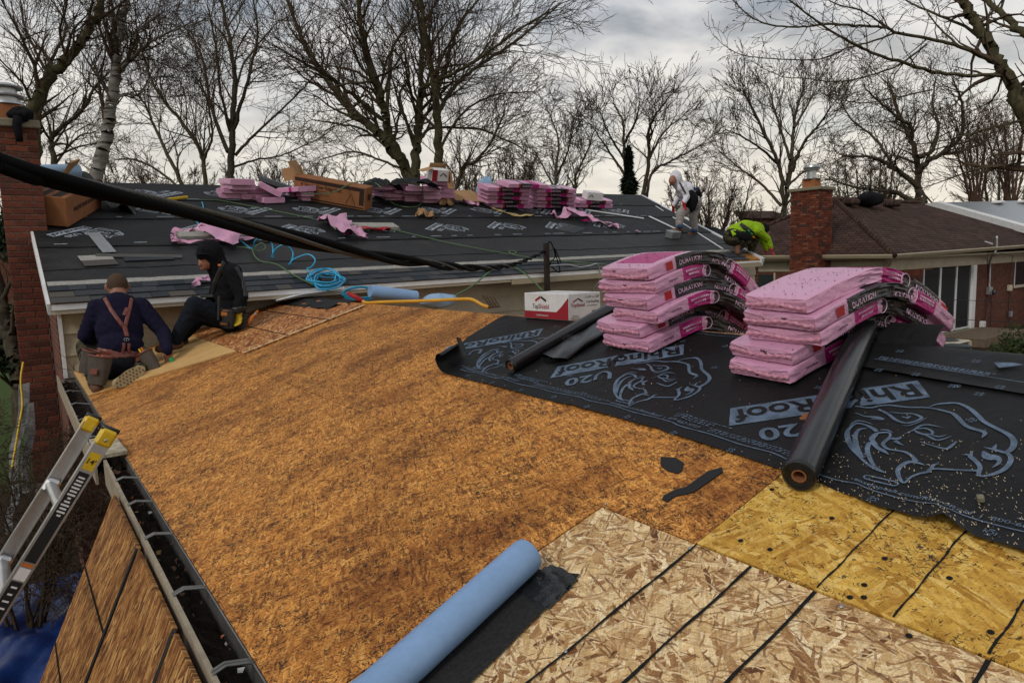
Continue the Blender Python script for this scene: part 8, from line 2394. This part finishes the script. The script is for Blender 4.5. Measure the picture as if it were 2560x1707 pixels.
BGT = ((20, 52, 1.05, 'at the far left edge'), (330, 46, .8, 'low between the birch and the vase tree'), (420, 58, .95, 'far behind the arching stems'), (660, 50, .8, 'low right of the vase tree'), (735, 58, .95, 'left of the brown carton'), (820, 48, .75, 'above the brown carton'), (1180, 52, .85, 'right behind the central giant'), (1265, 48, .8, 'above the tall neat stack'), (1330, 60, 1.0, 'behind the lower stack'), (1700, 50, .60, 'just behind the walker'), (1780, 46, .70, 'above the lime worker'), (2180, 60, .9, 'above the bungalow ridge vents'), (2500, 48, .85, 'above the pale metal roof'), (1900, 44, .5, 'low left of the bungalow chimney'), (2040, 46, .55, 'low right of the bungalow chimney'))
for i, (px, D, s_, where) in enumerate(BGT):
    p = at_d(px, 600, D); M = Matrix.Translation((p.x, p.y, GROUND)) @ Matrix.Rotation(rg.uniform(0, 6.28), 4, 'Z') @ Matrix.Scale(s_ * 1.05, 4)
    t = empty('leafless_tree', (p.x, p.y, GROUND), 'distant bare tree ' + where, 'tree', 'distant bare trees')
    a, b = gen[i % 4]; put('trunk', a, t, M); put('crown', b, t, M)
# --- conifers
def conifer(px, pyt, D, w, label, seed):
    p = at_d(px, 600, D); top = at_d(px, pyt, D); H = top.z - GROUND; r = random.Random(seed)
    t = empty('conifer', (p.x, p.y, GROUND), label, 'tree')
    m = MB(); m.tube([(p.x, p.y, GROUND), (p.x, p.y, GROUND + H)], [.18, .02], 6); m.build('trunk', M_BARK, t)
    m = MB()
    for i in range(5200):
        f = r.random() ** .8; z = GROUND + H * (.05 + .95 * f); a = r.uniform(0, 6.28); tier = .75 + .35 * math.sin(f * 34)
        rad = w * (1 - f) ** .85 * tier * r.uniform(.25, 1); c = Vector((p.x + rad * math.cos(a), p.y + rad * math.sin(a), z - rad * .25))
        d = Vector((math.cos(a), math.sin(a), -.35)); s_ = r.uniform(.10, .26); u = Vector((-math.sin(a), math.cos(a), r.uniform(-.5, .5)))
        m.add([c - u * s_ * .45, c + d * s_, c + u * s_ * .45, c - d * s_ * .4 + Vector((0, 0, .06))], [(0, 1, 2, 3)])
    m.build('crown', M_CONIFER, t)
conifer(1574, 372, 33, 1.35, 'dark conifer in front of the broad bare tree', 1)
conifer(1225, 462, 40, 1.5, 'low dark conifer behind the cardboard sheet', 2)
# --- bushes
def bush(name, c, rx, rz, n, mat, label, seed, leaf=.06, twig=True):
    r = random.Random(seed); t = empty(name, c, label, 'shrub')
    m = MB()
    for i in range(n):
        th, ph = r.uniform(0, 6.28), math.acos(r.uniform(-.2, 1)); k = r.uniform(.55, 1.05) * (1 + .18 * math.sin(th * 3 + seed) + .12 * math.sin(ph * 5))
        p = Vector(c) + Vector((rx * k * math.sin(ph) * math.cos(th), rx * k * math.sin(ph) * math.sin(th), rz * k * math.cos(ph)))
        a = Vector((r.gauss(0, 1), r.gauss(0, 1), r.gauss(0, 1))).normalized(); b = a.orthogonal().normalized(); s_ = leaf * r.uniform(.5, 1.2)
        m.add([p - b * s_ * .5, p + a * s_, p + b * s_ * .5, p - a * s_ * .6], [(0, 1, 2, 3)])
    m.build('foliage', mat, t)
    m = MB()
    for i in range(9):
        a = i * .7; m.tube([Vector(c) - Vector((0, 0, rz * .6)), Vector(c) + Vector((rx * .4 * math.cos(a), rx * .4 * math.sin(a), 0)), Vector(c) + Vector((rx * .8 * math.cos(a), rx * .8 * math.sin(a), rz * .6))], [.02, .012, .005], 4)
    m.build('stems', M_BARK, t, kind='stuff')
p = at_d(2555, 900, 12); bush('round_shrub', (p.x + .2, p.y, p.z - .25), .62, .70, 2600, M_SHRUB, 'bright green rounded shrub at the right edge below the steps', 3, .06)
bush('evergreen_shrub', tuple(at_d(20, 905, 11)), .75, .62, 3200, dirty('dark_leaves', (.016, .026, .010), .9, .15, amt=.5, scale=4), 'dark green shrub on the lawn left of the chimney', 5, .08)
bush('evergreen_shrub', tuple(at_d(6, 615, 26)), 1.2, 1.0, 1800, dirty('dark_leaves_b', (.018, .026, .012), .9, .15, amt=.5, scale=4), 'distant dark shrub at the left edge of the lawn', 6, .16)
# dead grass and weeds below the wall of the bungalow
m = MB(); r = random.Random(9)
for i in range(500):
    p = at_y(r.uniform(2270, 2560), 880, WY - r.uniform(.2, 1.8)); p.z = GROUND; h = r.uniform(.4, 1.25); d = Vector((r.gauss(0, .15), r.gauss(0, .15), 1)) * h; u = Vector((.010, .004, 0))
    m.add([p - u, p + u, p + d], [(0, 1, 2)])
tag(m.build('dry_weeds', dirty('dry_stalks', (.17, .115, .055), .9, .1, amt=.4), None), 'dry weeds along the bungalow wall', 'weeds', kind='stuff')
# bare shrub twigs and leaning trunk at the lower left
t = Tree(60); P = params(6, lev=4, kids=(1, 2, 2), prob=.8, rmin=.0022, step=.14, wob=.22, up=.0, ang=(.4, 1.1))
for i in range(11):
    a = i * .6; b = at_y(70 + 30 * math.sin(i), 1330, 6.8)
    t.limb([(b.x - .1, b.y, GROUND), (b.x + .25 * math.cos(a), b.y + .3 * math.sin(a), GROUND + .8), (b.x + .55 * math.cos(a), b.y + .5 * math.sin(a), GROUND + 1.5 + .25 * math.sin(i * 2))], .016, .005, P, kids=.9, Lc=.7)
o = t.build('bare_shrub', (b.x, b.y, GROUND), 'tangled bare shrub at the foot of the tall chimney', M_TWIG, M_TWIG, None, .012); o['category'] = 'shrub'
t = Tree(61); P = params(12, lev=2, prob=.4)
limb_px(t, [(70, 1080), (48, 930), (20, 830), (2, 760), (-25, 640)], 10.5, 46, 26, P, kids=.1, Lc=1.0); limb_px(t, [(2, 760), (30, 700), (60, 640), (40, 560)], 10.5, 12, 4, P, kids=.6, Lc=.8)
t.build('leafless_tree', ground_pt(TP(70, 1080, 10.5)), 'dark leaning trunk on the lawn left of the chimney', M_BARK, M_TWIG, None, .03)
# far wood that closes the horizon
m = MB(); r = random.Random(4); S = Tree(70)
for i in range(1500):
    a = math.radians(r.uniform(-35, 100)); dist = r.uniform(75, 120); x, y = dist * math.sin(a), dist * math.cos(a); h = r.uniform(2.2, 6.2) * (.8 + .3 * math.sin(a * 9))
    p = Vector((x, y, GROUND)); q = p + Vector((r.gauss(0, .5), r.gauss(0, .5), h)); S.seg(p, q, .16, .05)
    for _ in range(5):
        f = r.uniform(.35, 1); b = p.lerp(q, f); S.seg(b, b + Vector((r.gauss(0, 1.0), r.gauss(0, 1.0), r.uniform(.3, 1.8))), .06, .02)
me = S.mesh('far_wood', M_TWIG, lambda A: A[:, 6] > 0, 3); put('far_wood', me, None, None, kind='stuff', label='far bare woodland closing the horizon')
